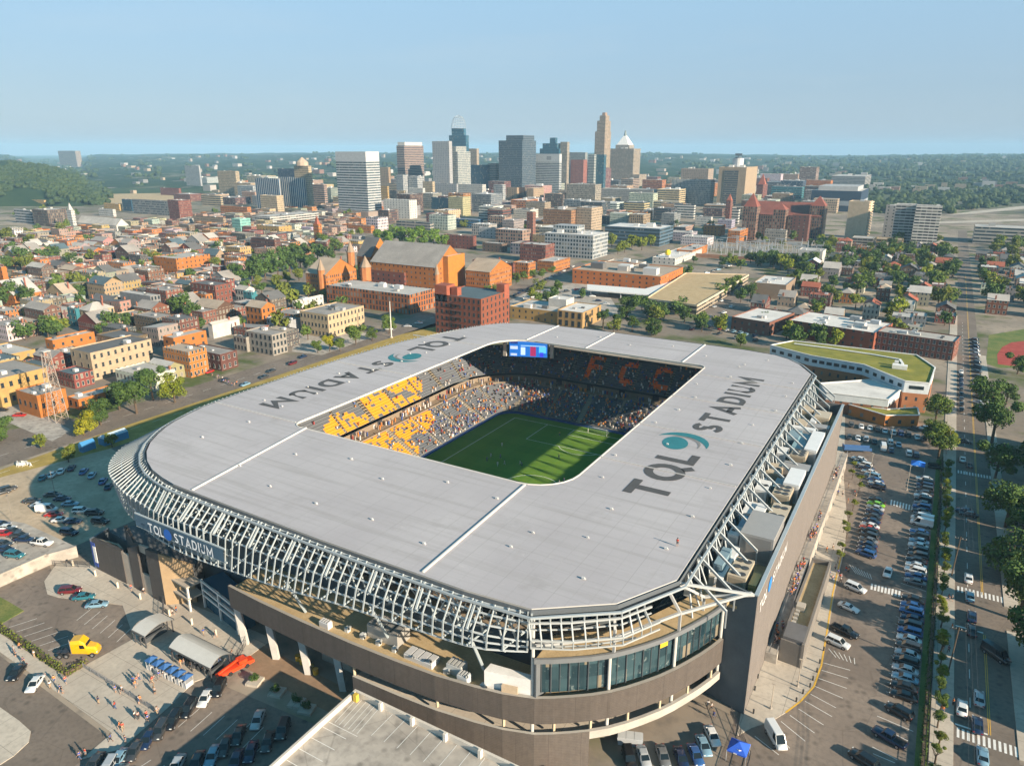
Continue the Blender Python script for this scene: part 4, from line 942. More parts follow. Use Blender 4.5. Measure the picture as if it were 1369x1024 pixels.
shelter('small grey arched canopy over a side gate by the yellow truck', -132.6, -128.2, 70.4, 77.2, 3.1, .9)
def fence(label, pts, h, col=(.05,.05,.055), group=None, name='fence', z=.1, step=2.4):
    t_ = thing(name, label, 'fence', (0,0,0), 0, group); b = MB()
    for p, q in zip(pts, pts[1:]):
        L_ = math.hypot(q[0]-p[0], q[1]-p[1]); n_ = max(1, int(L_/step))
        for zz in (.15,.55,.98): b.beam((*p,z+h*zz), (*q,z+h*zz), .05, .06)
        for i in range(int(L_/.28)): f = i*.28/L_; b.beam((p[0]+(q[0]-p[0])*f,p[1]+(q[1]-p[1])*f,z+.1), (p[0]+(q[0]-p[0])*f,p[1]+(q[1]-p[1])*f,z+h), .03, .03)
    b.build('rails', M['metal'], t_, col)
    b = MB()
    for p, q in zip(pts, pts[1:]):
        L_ = math.hypot(q[0]-p[0], q[1]-p[1]); n_ = max(1, int(L_/step))
        for i in range(n_+1): f = i/n_; x, y = p[0]+(q[0]-p[0])*f, p[1]+(q[1]-p[1])*f; b.box(x-.05,x+.05,y-.05,y+.05,z,z+h+.1)
    b.build('fence_post', M['metal'], t_, col)
fence('black railing joining the small canopy to the brick entrance wall', [(-132.4,77.3),(-139,82)], 2.0)
fence('black railing from the large canopy to the first slanted column', [(-108.2,75.6),(-112,82.3)], 2.2)
fence('black railing along the top of the lane beside the retaining wall', [(-176.5,78.5),(-168.5,82.5)], 1.6)
fence('black railing at the foot of the dark stadium end wall by the car park', [(-20,112.8),(-14.6,104),(-14.2,96)], 1.8)
fence('line of low crowd barriers across the pale plaza', [(-134,60.7),(-111,60.4)], 1.1, (.22,.22,.23), name='crowd_barrier')
fence('dark hedge fence between the car park and the pavement', [(11.2,60),(11.2,262)], 1.6, (.04,.045,.045), step=6)
# retaining wall on the west
wl = thing('retaining_wall', 'long tan concrete retaining wall below the western car park', 'wall', (0,0,0))
b = MB(); b.prism(ccw([(-179.4,40),(-179,40),(-178.4,78),(-176,84),(-176.6,84.3),(-179.0,78.2)]), 0, 3.0); b.build('wall_face', M['conc2'], wl)
b = MB(); b.beam((-179.2,40,3.06), (-178.7,78.1,3.06), .6, .14); b.build('coping', M['concrete'], wl)
b = MB(); b.prism(ccw([(-290,40),(-179.2,40),(-178.8,78),(-176.4,84),(-200,84),(-290,60)]), 0, 2.9); struct('terrace', b, M['conc2'])
# bare light masts and bollards
def pole(label, p, h, arm=0.0, name='light_pole', col=(.12,.11,.10), ang=0, group=None, r=.09, z=0.0):
    t_ = thing(name, label, 'light pole', (p[0],p[1],z), ang, group)
    b = MB(); b.tube((0,0,.6), (0,0,h), r, 6, r2=r*.65); b.build('mast', M['metal'], t_, col)
    b = MB(); b.tube((0,0,0), (0,0,.6), r*2.4, 8, caps=True); b.build('base', M['conc2'], t_)
    b = MB()
    if arm: b.tube((0,0,h-.3), (arm*.7,0,h), .05, 5); b.box(arm*.6,arm,-.14,.14,h-.06,h+.06)
    else: b.box(-.35,.35,-.16,.16,h,h+.12)
    b.build('lamp_head', M['metal'], t_, (.5,.5,.48) if arm else col)
    return t_
pole('tan light pole with a wide flat lamp on the apron below the dark stair box', (-10.8,126.6), 6.2, col=(.45,.38,.3)); pole('tan light pole standing on the apron tip beside the white van', (-14,118), 5.6, col=(.45,.38,.3))
for i, (x, y) in enumerate(((131,745),(178,790),(209,800),(283,850))): pass
BOL = 'pale bollards along the plaza front'
for x, y in ((98,757),(128,770),(158,786),(188,801),(227,823),(257,835),(289,850)):
    p = G(x, y); t_ = thing('light_bollard', 'pale round light bollard along the brick entrance wall', 'bollard', (p[0],p[1],.1), 0, BOL); b = MB(); b.tube((0,0,0), (0,0,1.5), .22, 8, caps=True); b.build('shaft', M['wall'], t_, (.72,.62,.48)); b = MB(); b.tube((0,0,1.5), (0,0,1.7), .26, 8, caps=True); b.build('cap', M['metal'], t_, (.4,.36,.3))
for i, (x, y) in enumerate(((562,168),(532,262),(512,328),(482,388),(460,440),(408,488),(358,548),(72,372),(50,462),(40,635))):
    p = G(1000+x/5.567, 840+y/5.567); t_ = thing('apron_bollard', 'small black bollard along the curved apron kerb', 'bollard', (p[0],p[1],.13), 0, 'black bollards on the apron'); b = MB(); b.tube((0,0,0), (0,0,.75), .16, 7, caps=True); b.build('shaft', M['metal'], t_, (.04,.04,.04)); b = MB(); b.ball((0,0,.8), .2, 7, 4); b.build('cap', M['metal'], t_, (.04,.04,.04))
for i, (x, y, h) in enumerate(((1162,640,8.5),(1189,600,8),(1265,607,9),(1212,655,8),(75,668,9),(18,700,8.5),(540,462,20),(1000,410,9))):
    p = G(x, y) if x != 540 else (-252.0,300.0); pole(('tan light pole on the grass strip at the top of the car park','tan light pole between rows at the top of the car park','tall curved street lamp on the avenue pavement by the school','light pole beside the blue tent','dark light pole in the western car park','dark light pole at the edge of the western car park','very tall white mast on the avenue before the cream building','light pole at the street corner by the white roofed building')[i], p, h, 1.6 if i == 2 else 0, col=(.6,.58,.54) if i in (6,) else (.2,.18,.16) if i in (4,5) else (.42,.38,.32), r=.09 if i != 6 else .35)
# utility poles on the avenue
for i, (bx, by, tx, ty) in enumerate(((1267,900,1286,828),(1272,770,1290,720))):
    p = G(bx, by); h = 10.5; t_ = thing('utility_pole', ('wooden utility pole with crossarm leaning over the avenue pavement by the lower crossing','wooden utility pole on the avenue pavement near the middle crossing')[i], 'utility pole', (p[0],p[1],.14)); b = MB(); b.tube((0,0,0), (.25,.3,h), .16, 7, r2=.11); b.build('post', M['trunk'], t_); b = MB(); b.beam((-.9,.3,h-.6), (1.5,.3,h-.6), .12, .14); b.build('crossarm', M['trunk'], t_)
    b = MB()
    for x in (-.8,-.2,.7,1.4): b.tube((x,.3,h-.5), (x,.3,h-.25), .06, 5)
    b.build('insulator', M['metal'], t_, (.5,.5,.5))
for i in range(3):
    t_ = thing('power_line', 'thin power lines strung along the avenue', 'cable', (0,0,0), 0, 'power lines over the avenue'); b = MB(); x = 15.6+i*.8
    for k in range(30): y0, y1 = 40+k*10, 50+k*10; sg = lambda y: 9.9-1.2*(1-((y % 60)/30-1)**2); b.tube((x,y0,sg(y0)), (x,y1,sg(y1)), .025, 4)
    b.build('wire', M['metal'], t_, (.08,.08,.08)); o_ = None
# lattice radio tower beside the orange building
P_ = Vector((-279.5,136.5,0)); t_ = thing('radio_tower', 'rusty white lattice radio tower standing over the orange brick building', 'tower', P_); H_ = 27.0
b = MB(); br = MB(); lg = []
for sx_, sy_ in ((-1,-1),(1,-1),(1,1),(-1,1)): lg.append((Vector((sx_*2.4,sy_*2.4,0)), Vector((sx_*1.0,sy_*1.0,H_))))
for a, c in lg:
    bb_ = MB(); bb_.tube(a, c, .13, 5); bb_.build('leg', M['metal'], t_, (.34,.30,.27))
for i in range(9):
    f0, f1 = i/9, (i+1)/9
    for k in range(4):
        a, c = lg[k]; d, e = lg[(k+1)%4]; br.beam(a+(c-a)*f0, d+(e-d)*f1, .08, .08); br.beam(d+(e-d)*f0, a+(c-a)*f1, .08, .08); br.beam(a+(c-a)*f1, d+(e-d)*f1, .08, .08)
br.build('lattice_brace', M['metal'], t_, (.40,.30,.24))
b.box(-1.3,1.3,-1.3,1.3,H_,H_+.3); b.build('platform', M['metal'], t_, (.5,.46,.42))
# ---- small kit: tents, bins, dumpster, cones, hedges
def tent(label, p, c, s=1.6):
    t_ = thing('canopy_tent', label, 'tent', (p[0],p[1],0)); b = MB(); A = [(-s,-s,2.2),(s,-s,2.2),(s,s,2.2),(-s,s,2.2)]
    for i in range(4): b.face([A[i],A[(i+1)%4],(0,0,3.3)]); q = A[i], A[(i+1)%4]; b.face([(*q[0][:2],1.95),(*q[1][:2],1.95),q[1],q[0]])
    b.build('canopy', M['col'], t_, c)
    for x, y, _ in A: l_ = MB(); l_.box(x*.98-.04,x*.98+.04,y*.98-.04,y*.98+.04,0,2.2); l_.build('leg', M['metal'], t_, (.6,.6,.6))
    b = MB(); b.box(-.5,.1,-s-.03,-s-.01,1.98,2.18); b.face([(.3,-.55-.6,2.75),(.75,-1.0,2.6),(.3,-1.25,2.52),(-.2,-1.0,2.6)]); b.build('print', M['col'], t_, (.75,.75,.78))
tent('royal blue pop up tent with pale prints beside the bottom parked cars', G(986,1012), (.02,.10,.55)); tent('bright blue tent at the top of the car park', G(1226,628), (.02,.16,.6), 2.0)
t_ = thing('barrier_stack', 'stack of bright orange traffic barriers under the curved wall', 'barrier', (-41.4,84.2,0)); 
for i in range(5):
    b = MB(); b.prism(ccw([(-1.5+i*.62,-.5),(-1.05+i*.62,-.5),(-1.05+i*.62,.5),(-1.5+i*.62,.5)]), 0, 1.3); b.build('barrier_panel', M['col'], t_, (.75,.14,.02))
t_ = thing('dumpster', 'pale grey ribbed rubbish dumpster under the balcony', 'dumpster', (*G(842,992),0), .35); b = MB(); b.loft([[(-2,-.9,0),(2,-.9,0),(2.2,-.9,1.5),(-2.2,-.9,1.5)],[(-2,.9,0),(2,.9,0),(2.2,.9,1.5),(-2.2,.9,1.5)]]); b.build('bin', M['metal'], t_, (.42,.44,.46)); b = MB()
for k in range(3): b.box(-2.1+k*1.42,-.75+k*1.42,-.92,.92,1.5,1.62)
b.build('lid', M['metal'], t_, (.5,.52,.53))
for i in range(5):
    p = (-99.0+i*1.5, 83.9-.3*i); t_ = thing('storage_drum', 'yellow lidded drum lined up by the loading columns', 'drum', (p[0],p[1],0), 0, 'yellow drums at the loading bay'); b = MB(); b.tube((0,0,0), (0,0,1.1), .55, 10, caps=True); b.build('barrel', M['col'], t_, (.62,.36,.03)); b = MB(); b.tube((0,0,1.1), (0,0,1.2), .6, 10, caps=True); b.build('lid', M['col'], t_, (.45,.27,.04))
for i, (x, y) in enumerate(((110,262),(118,264),(127,266),(136,268),(113,270),(124,272),(150,258),(160,262),(172,264),(178,268))):
    p = G(x/4.267-2, 560+y/4.267); t_ = thing('road_barricade', 'white folding barricade at the western car park entrance', 'barricade', (p[0],p[1],0), R.uniform(-.5,.5), 'white barricades by the avenue'); b = MB(); b.box(-1.1,1.1,-.06,.06,.5,1.15); b.build('board', M['white'], t_); b = MB()
    for s_ in (-.9,.9): b.beam((s_,-.35,0), (s_,0,1.1), .08, .08); b.beam((s_,.35,0), (s_,0,1.1), .08, .08)
    b.build('stand', M['white'], t_)
b = MB(); P = ccw(poly_px([(595/4.267,560+125/4.267),(690/4.267,560+85/4.267),(700/4.267,560+125/4.267),(600/4.267,560+160/4.267)]))
for nm, x0, x1, y0, y1, c in (('blue_marquee',-243.2,-239.6,130,139,(.05,.22,.42)),('blue_marquee',-242.6,-240.5,122.8,127.5,(.04,.2,.42))):
    t_ = thing(nm, 'long bright blue marquee with a pale roof in the stadium shadow' if y0 == 130 else 'short bright blue marquee in the stadium shadow', 'marquee', ((x0+x1)/2,(y0+y1)/2,0)); w_, l_ = (x1-x0)/2, (y1-y0)/2
    b = MB(); b.prism(rect(-w_,w_,-l_,l_), 0, 2.6, top=False); b.build('side_sheet', M['col'], t_, c); b = MB(); b.face([(-w_-.1,-l_,2.6),(0,-l_,3.6),(0,l_,3.6),(-w_-.1,l_,2.6)][::-1]); b.face([(w_+.1,-l_,2.6),(w_+.1,l_,2.6),(0,l_,3.6),(0,-l_,3.6)]); b.face([(-w_,-l_,2.6),(w_,-l_,2.6),(0,-l_,3.6)]); b.build('roof_sheet', M['col'], t_, (.4,.5,.58) if l_ > 3 else c)
# blue cart row on the plaza
for i in range(6):
    p = G(100+(420+i*38)/4.026, 830+(255+i*19)/4.026); t_ = thing('queue_booth', 'small blue topped ticket stand in the row before the large canopy', 'booth', (p[0],p[1],.1), .05, 'blue ticket stands on the plaza'); b = MB(); b.box(-.6,.6,-.9,.9,2.0,2.18); b.face([(-.75,-1.05,2.18),(.75,-1.05,2.18),(0,0,2.75)]); b.face([(.75,-1.05,2.18),(.75,1.05,2.18),(0,0,2.75)]); b.face([(.75,1.05,2.18),(-.75,1.05,2.18),(0,0,2.75)]); b.face([(-.75,1.05,2.18),(-.75,-1.05,2.18),(0,0,2.75)]); b.build('canopy', M['col'], t_, (.03,.11,.30)); b = MB(); b.box(-.5,.5,-.8,.8,0,1.0); b.build('counter', M['col'], t_, (.5,.5,.5))
    for x, y in ((-.55,-.85),(.55,-.85),(.55,.85),(-.55,.85)): l_ = MB(); l_.box(x-.03,x+.03,y-.03,y+.03,0,2.05); l_.build('leg', M['metal'], t_, (.5,.5,.5))
# football goal and nets
t_ = thing('football_goal', 'white football goal with net at the far end of the pitch', 'goal', (XM,Y1,.06)); b = MB()
for x in (-3.66,3.66): b.tube((x,0,0), (x,0,2.44), .09, 6)
b.tube((-3.66,0,2.44), (3.66,0,2.44), .09, 6); b.build('frame', M['white'], t_)
b = MB()
for i in range(25): x = -3.66+i*.305; b.tube((x,.9,2.4), (x,2,.02), .02, 3); b.tube((x,.05,2.44), (x,.9,2.4), .02, 3)
for k in range(8): z = .2+k*.3; b.tube((-3.66,2-z*.46,z), (3.66,2-z*.46,z), .02, 3)
b.build('net', M['white'], t_)
# ==== vehicles ====
def rbox(x, hw, z0, z1, ins=.12):
    """ring across the car at station x"""
    return [(x,-hw+.06,z0),(x,hw-.06,z0),(x,hw,z0+(z1-z0)*.35),(x,hw-.02,z0+(z1-z0)*.75),(x,hw-ins,z1),(x,-hw+ins,z1),(x,-hw+.02,z0+(z1-z0)*.75),(x,-hw,z0+(z1-z0)*.35)]
def car_parts(kind):
    """front at +x"""
    if kind == 'sedan': L_, wd, belt, roof = 4.75, .92, .92, 1.46; st_ = [(-2.37,.45,.72),(-2.28,.34,.86),(-1.5,.22,.98),(.75,.22,.95),(1.9,.22,.80),(2.25,.3,.68),(2.37,.42,.6)]; gh = [(-1.75,-1.0),(1.25,.35)]
    elif kind == 'suv': L_, wd, belt, roof = 4.8, .97, 1.08, 1.76; st_ = [(-2.4,.5,1.0),(-2.34,.38,1.08),(-1.5,.26,1.1),(.9,.26,1.06),(2.0,.28,.98),(2.3,.36,.84),(2.4,.5,.7)]; gh = [(-2.25,-1.95),(1.3,.5)]
    elif kind == 'pickup': L_, wd, belt, roof = 5.7, 1.0, 1.1, 1.86; st_ = [(-2.85,.55,1.05),(-2.8,.42,1.1),(-.6,.34,1.1),(1.0,.34,1.1),(2.4,.36,1.06),(2.75,.42,.95),(2.85,.55,.78)]; gh = [(-.75,-.55),(1.35,.7)]
    elif kind == 'van': L_, wd, belt, roof = 5.6, 1.0, 1.2, 2.45; st_ = [(-2.8,.5,1.18),(-2.77,.36,1.2),(-1.5,.28,1.2),(1.4,.28,1.2),(2.3,.3,1.14),(2.7,.38,1.0),(2.8,.5,.8)]; gh = [(-2.72,-2.66),(2.1,1.2)]
    else: L_, wd, belt, roof = 4.5, .94, .80, 1.22; st_ = [(-2.25,.4,.78),(-2.15,.3,.86),(-1.3,.2,.88),(.6,.2,.84),(1.7,.2,.66),(2.1,.26,.52),(2.25,.36,.45)]; gh = [(-1.9,-.8),(.9,.1)]
    b = MB(); b.loft([rbox(x, wd*(1 if abs(x) < L_*.4 else .95 if abs(x) < L_*.48 else .86), z0, z1) for x, z0, z1 in st_])
    body = b.mesh('body', M['paint'], True, True)
    (r0, r1), (f0, f1) = gh; w0, w1 = wd-.14, wd-.27; zb = belt+.02
    g = MB(); A = [(r0,-w0,zb-.1),(f0,-w0,zb-.1),(f0,w0,zb-.1),(r0,w0,zb-.1)]; T = [(r1,-w1,roof-.06),(f1,-w1,roof-.06),(f1,w1,roof-.06),(r1,w1,roof-.06)]
    for i in range(4): j = (i+1) % 4; g.face([A[i],A[j],T[j],T[i]])
    glass = g.mesh('glass', M['carglass'])
    t = MB(); w2 = w1+.03; t.loft([[(r1-.05,-w2+.1,roof-.07),(r1-.05,w2-.1,roof-.07),(r1-.05,w2-.12,roof-.02),(r1-.05,-w2+.12,roof-.02)],[(r1+.2,-w2,roof-.07),(r1+.2,w2,roof-.07),(r1+.2,w2-.12,roof),(r1+.2,-w2+.12,roof)],[(f1-.2,-w2,roof-.07),(f1-.2,w2,roof-.07),(f1-.2,w2-.12,roof),(f1-.2,-w2+.12,roof)],[(f1+.06,-w2+.1,roof-.09),(f1+.06,w2-.1,roof-.09),(f1+.06,w2-.12,roof-.04),(f1+.06,-w2+.12,roof-.04)]])
    for s in (-1,1):   # pillars
        t.beam((f0-.02,s*(w0+.01),zb-.08),(f1,s*(w1+.01),roof-.05),.07,.07); t.beam((r0+.02,s*(w0+.01),zb-.08),(r1,s*(w1+.01),roof-.05),.09,.09)
        mx = (r0+f0)/2-.1; t.beam((mx,s*(w0+.012),zb-.08),(mx,s*(w1+.012),roof-.05),.07,.05)
        if kind == 'van': t.face([(r0,s*(w0+.02),zb-.1),(f0-1.6,s*(w0+.02),zb-.1),(f0-1.75,s*(w1+.02),roof-.05),(r1,s*(w1+.02),roof-.05)][::s])
    if kind == 'van': t.face([(r0-.02,-w0,zb-.1),(r0-.02,-w1,roof-.05),(r0-.02,w1,roof-.05),(r0-.02,w0,zb-.1)])
    top = t.mesh('roof', M['paint'])
    wh = MB(); wr = .34 if kind in ('sedan','sports') else .39; wh.tube((0,-.11,0), (0,.11,0), wr, 12, caps=True); wheel = wh.mesh('wheel', M['tyre'])
    ri = MB(); ri.tube((0,-.125,0), (0,.125,0), wr*.6, 8, caps=True); rim = ri.mesh('rim', M['rim'])
    ax = L_*.30; P = [('body', body), ('glass', glass), ('roof', top)]
    for x in (-ax, ax*1.04):
        for y in (-wd+.1, wd-.1): P.append(('wheel', wheel, (x,y,wr), None, (('rim', rim),)))
    h = MB(); h.box(-.05,.05,-.17,.17,-.07,.07); hl = h.mesh('headlight', M['lamp']); h = MB(); h.box(-.05,.05,-.15,.15,-.08,.08); tl = h.mesh('tail_light', M['tail'])
    zz = .66 if kind in ('sedan',) else .5 if kind == 'sports' else .85
    for y in (-wd*.66, wd*.66): P.append(('headlight', hl, (L_/2-.1,y,zz))); P.append(('tail_light', tl, (-L_/2+.05,y,zz+.1)))
    if kind == 'pickup': m_ = MB(); m_.box(-2.65,-.9,-.82,.82,1.09,1.115); P.append(('truck_bed', m_.mesh('truck_bed', M['tyre'])))
    return P
CARS = {k: car_parts(k) for k in ('sedan','suv','pickup','van','sports')}
PC = {'black': (.012,.012,.014), 'dark grey': (.045,.048,.052), 'navy': (.012,.025,.07), 'blue': (.03,.10,.28), 'silver': (.42,.44,.46), 'grey': (.16,.165,.17), 'white': (.74,.74,.73), 'red': (.42,.02,.015), 'dark red': (.14,.012,.015), 'light blue': (.20,.34,.44), 'lime': (.22,.55,.02), 'orange red': (.75,.07,.015), 'teal': (.03,.16,.2)}
KN = {'sedan': 'sedan', 'suv': 'sport utility car', 'pickup': 'pickup truck', 'van': 'van', 'sports': 'low sports car'}
def car(p, ang, col, kind, where, group, z=0.03, parts=True):
    t_ = thing('parked_car' if 'driving' not in where and 'waiting' not in where else 'moving_car', f'{col} {KN[kind]} {where}', 'van' if kind == 'van' else 'pickup' if kind == 'pickup' else 'car', (p[0],p[1],z), ang, group)
    P = CARS[kind] if parts else CARS[kind][:3]
    kids(t_, P, {'body': PC[col], 'roof': PC[col]})
    return t_
CK = {'k': 'black', 'd': 'dark grey', 'n': 'navy', 'b': 'blue', 's': 'silver', 'g': 'grey', 'w': 'white', 'r': 'red', 'm': 'dark red', 'l': 'light blue', 'x': 'lime', 'o': 'orange red', 't': 'teal'}
TK = {'1': 'sedan', '2': 'suv', '3': 'pickup', '4': 'van', '5': 'sports'}
def lot(ox, oy, sc, lst, ang, where, group, dz=.5, parts=True, jit=.04, z=.03):
    for q in lst.split():
        a = q.split(','); x, y = float(a[0]), float(a[1]); c, k = a[2][0], a[2][1]
        an = radians(float(a[3])) if len(a) > 3 else ang
        car(G(ox+x/sc, oy+y/sc, dz), an+R.uniform(-jit,jit), CK[c], TK[k], where, group, z, parts)
H = 'in the row along the hedge'; GH = 'cars parked along the hedge'; A0 = pi-.12
HC = iter('w3 w2 w2 n1 d2 b2 d1 n2 w2 l1 b1 w2 k2 k1 b1 l1 k2 k1 w4 w4 l2 s1 n1 d1 w1'.split())
for i in range(41):
    Y = 133.5+i*2.72
    if 171.5 < Y < 175.5 or 205 < Y < 208.5: continue
    q = {162.0: 'w2', }.get(Y) or R.choice('w1 w2 n1 d2 b1 l1 k2 k1 s1 w1 n2 d1 b2 g1 l2 k1'.split())
    if 208 < Y < 214: q = 'w4'
    car((6.75+R.uniform(-.25,.25), Y), pi-.05+R.uniform(-.04,.04), CK[q[0]], TK[q[1]], H, GH)
lot(1000,840,5.567, '1125,620,k2 1050,815,n3 860,975,k2', A0-.25, 'standing alone at the bottom of the car park', GH)
Lw = 'in the row beside the walkway trees'; GW = 'cars parked beside the walkway'
WR = [G(1100+x/6.825, 560+y/6.825, .5) for x, y in ((330,368),(400,450),(480,560),(505,650))]+[G(1100+x/6.825, 560+y/6.825, .5) for x, y in ((492,745),(470,850),(430,975))]+[G(1060+x/5.6875, 700+y/5.6875, .5) for x, y in ((575,30),(580,95),(550,265))]
WQ = iter('w1 d1 w2 n1 w1 l2 b1 w1 n2 k1 s1 x1 d1 n1 w1 k2 d2 g1 o5 n1 b2 k1 w2 b1 n1 d1'.split()); acc = 0.0
for kk, (p, q) in enumerate(zip(WR, WR[1:])):
    L_ = math.hypot(q[0]-p[0], q[1]-p[1]); n_ = max(1, round(L_/2.75))
    if kk == 3: continue
    for i in range(n_):
        cq = 'x1' if kk == 4 and i == 1 else 'o5' if kk == 7 and i == 0 else next(WQ, None) or R.choice('w1 k1 n1 d2 s1'.split())
        if cq[0] in 'xo' and not ((kk == 4 and i == 1) or (kk == 7 and i == 0)): cq = 'n1'
        f = i/n_; car((p[0]+(q[0]-p[0])*f, p[1]+(q[1]-p[1])*f), 2.9+R.uniform(-.05,.05), CK[cq[0]], TK[cq[1]], Lw, GW)
lot(1060,700,5.6875, '475,490,w2 425,635,w5 395,820,k3 340,905,w2', -.28, 'in the bays by the dark stair box', 'cars in the lower bays')
lot(1060,700,5.6875, '722,370,w1,-95', 0, 'driving down the aisle of the car park', 'moving cars')
lot(1000,840,5.567, '205,815,w4', -.95, 'alone on the curved apron kerb', 'cars in the lower bays')
lot(1100,560,6.825, '260,55,d2 350,68,w1 430,80,w1 500,95,d2 565,108,w1 640,125,w2 710,132,b2 780,142,d2 860,165,w1 920,182,d2', pi/2+.1, 'in the row against the orange school wall', 'cars by the school', parts=False)
lot(1100,560,6.825, '240,165,d1 320,172,w1 395,185,s2 470,205,d1 550,265,w4 615,215,w2 690,235,l1 622,285,n1 785,315,w2 850,330,n2', pi/2+.1, 'in the second row before the school', 'cars by the school', parts=False)
lot(1100,560,6.825, '845,92,d1 940,85,w1 1030,440,k2', .2, 'beside the tree by the school', 'cars by the school', parts=False)
# avenue traffic
lot(1180,800,4.571, '485,670,w1,90 590,612,s1,90 578,775,n1,90 610,965,l1,90 545,112,n1,90 545,195,d1,90 690,345,d4,-40', 0, 'waiting on the avenue by the lower crossing', 'cars on the avenue')
lot(1180,620,5.122, '588,785,w1,90 597,910,l1,90 560,322,n1,180 590,345,d1,180', 0, 'driving along the avenue', 'cars on the avenue')
lot(1200,440,5.12, '445,892,w1,90 490,930,d1,90 458,768,d1,0 650,900,d1,90', 0, 'driving along the upper avenue', 'cars on the avenue')
for i in range(17): car((22.6+.1*R.random(), 318+i*8.4), radians(150), R.choice(('black','dark grey','navy','silver','grey','dark grey')), R.choice(('sedan','suv')), 'parked at an angle along the far avenue', 'angle parked cars', parts=False)
for i in range(9): car((16.6, 322+i*7.4), radians(90), R.choice(('black','dark grey','white','navy')), 'sedan', 'parked by the brick terrace on the avenue', 'angle parked cars', parts=False)
# western car park
GWc = 'cars in the western car park'; ww = 'in the western car park'
lot(0,560,4.267, '245,335,t1 300,318,w1 350,298,w1 408,280,n1', 2.35, 'in the top row of the western car park', GWc)
lot(0,560,4.267, '478,300,b1 525,322,l1 588,355,b1 620,385,n1', 2.35, 'in the shadow row under the stadium fins', GWc)
lot(0,560,4.267, '185,468,d1 225,492,w1 268,520,w4 308,545,r1 348,577,w1 415,585,n1', .62, 'in the front middle row of the western car park', GWc)
lot(0,560,4.267, '300,432,d1 355,455,n1 400,485,l1 465,525,w2 540,537,k2', .62, 'in the rear middle row of the western car park', GWc); lot(0,560,4.267, '572,578,k2 395,648,n2 240,705,w3 85,778,t2', .35, 'along the retaining wall', GWc, z=2.93, dz=3.4) if False else lot(0,560,4.267, '572,585,k2 395,648,n2', .35, 'beside the entrance roof', GWc)
lot(0,560,4.267, '8,602,n1 38,622,w1 22,655,r1 70,640,d1 110,665,d1 140,688,n1', .5, 'at the edge of the western terrace', GWc, z=2.93, dz=3.4)
lot(0,560,4.267, '240,708,w3 85,778,t2 20,712,d1 30,745,n1', .35, 'above the retaining wall', GWc, z=2.93, dz=3.4)
lot(0,560,4.267, '10,420,d1 45,402,d2', 1.4, 'near the white barricades', GWc)
# lower car park between plaza and parking deck
GL = 'cars in the shaded lower car park'
lot(100,830,4.026, '775,365,k2 703,415,w1 612,475,k2 530,537,k2 460,590,d2 393,637,n1 320,700,d1 235,745,l1 105,768,d1', -1.05, 'in the front row below the plaza', GL)
lot(100,830,4.026, '985,532,s1 880,615,d1 808,675,d1 742,725,l1 655,760,d1 548,778,s1', -1.0, 'in the middle row of the shaded car park', GL)
lot(100,830,4.026, '1120,587,d2 1040,650,d1 948,705,n1 868,750,n1', -1.0, 'in the rear row beside the parking deck', GL)
lot(0,760,3.877, '365,115,m2 435,147,t1 503,187,l1', .75, 'on the small car park by the brick entrance wall', 'cars on the small car park')
lot(0,760,3.877, '88,540,k1 183,597,w1', -.95, 'stopped on the lane beside the plaza', 'cars on the small car park')
lot(690,740,3.606, '545,985,k2 615,980,s1 708,975,g1 795,985,n1 865,970,b1 903,925,l1 945,878,w1', -.95, 'in the short row under the curved balcony', 'cars under the balcony')
# parkway and side streets
lot(0,0,1, '391,486,m2 363,496,d1 353,504,d1 328,514,l1 266,494,k1 280,497,r1 405,477,n1 300,508,d1', -1.5, 'driving on the wide avenue beside the stadium', 'cars on the western avenue', parts=False)
lot(0,0,1, '26,555,r1 2,548,k1 208,488,d1 222,492,n1 395,458,d1 440,455,d1 520,440,w1 560,432,w1 545,436,s1', .6, 'parked beside the buildings across the avenue', 'cars on the western avenue', parts=False)
for i in range(14): f = i/13; car(G(688+f*78, 396-f*39), radians(95), R.choice(('white','dark grey','navy','silver','black')), 'sedan', 'parked along the diagonal street beyond the stadium', 'cars on the far streets', parts=False)
lot(0,0,1, '935,432,w1 950,437,k1 925,440,m1 962,446,d1 985,452,s2 968,418,w1 978,410,w1 950,424,n1 1010,455,k2 1045,462,d1 955,410,s1 965,402,w1 975,394,d1', 1.4, 'near the street corner behind the stadium roof', 'cars on the far streets', parts=False)
lot(0,0,1, '782,392,b1 792,396,w1 800,402,n1 775,398,d1 810,406,s1 795,408,d1 1222,498,k2', .5, 'in the yard behind the flat cream building', 'cars on the far streets', parts=False)
# tractor unit
t_ = thing('semi_truck', 'bright yellow tractor unit without trailer parked beside the hedge', 'truck', (*G(108,868,1.2),.03), radians(35))
yel = (.78,.42,.01); b = MB(); b.loft([rbox(-1.2,1.2,1.1,3.9,.2),rbox(.6,1.22,1.0,4.05,.25),rbox(1.5,1.2,.9,3.3,.3),rbox(1.75,1.2,.8,2.5,.3),rbox(3.2,1.0,.7,2.2,.4),rbox(3.6,.9,.6,1.7,.4)]); b.build('body', M['paint'], t_, yel)
b = MB(); b.face([(1.78,-.95,2.55),(1.78,.95,2.55),(1.5,.85,3.25),(1.5,-.85,3.25)]); 
for s in (-1,1): b.face([(.5,s*1.235,2.2),(1.5,s*1.215,2.2),(1.35,s*1.2,3.0),(.5,s*1.235,3.1)][::s])
b.build('glass', M['carglass'], t_)
b = MB(); b.box(-4.6,-.9,-.5,.5,.75,1.05); b.box(-3.4,-2.2,-.9,.9,1.0,1.25); b.build('chassis', M['metal'], t_, (.03,.03,.035))
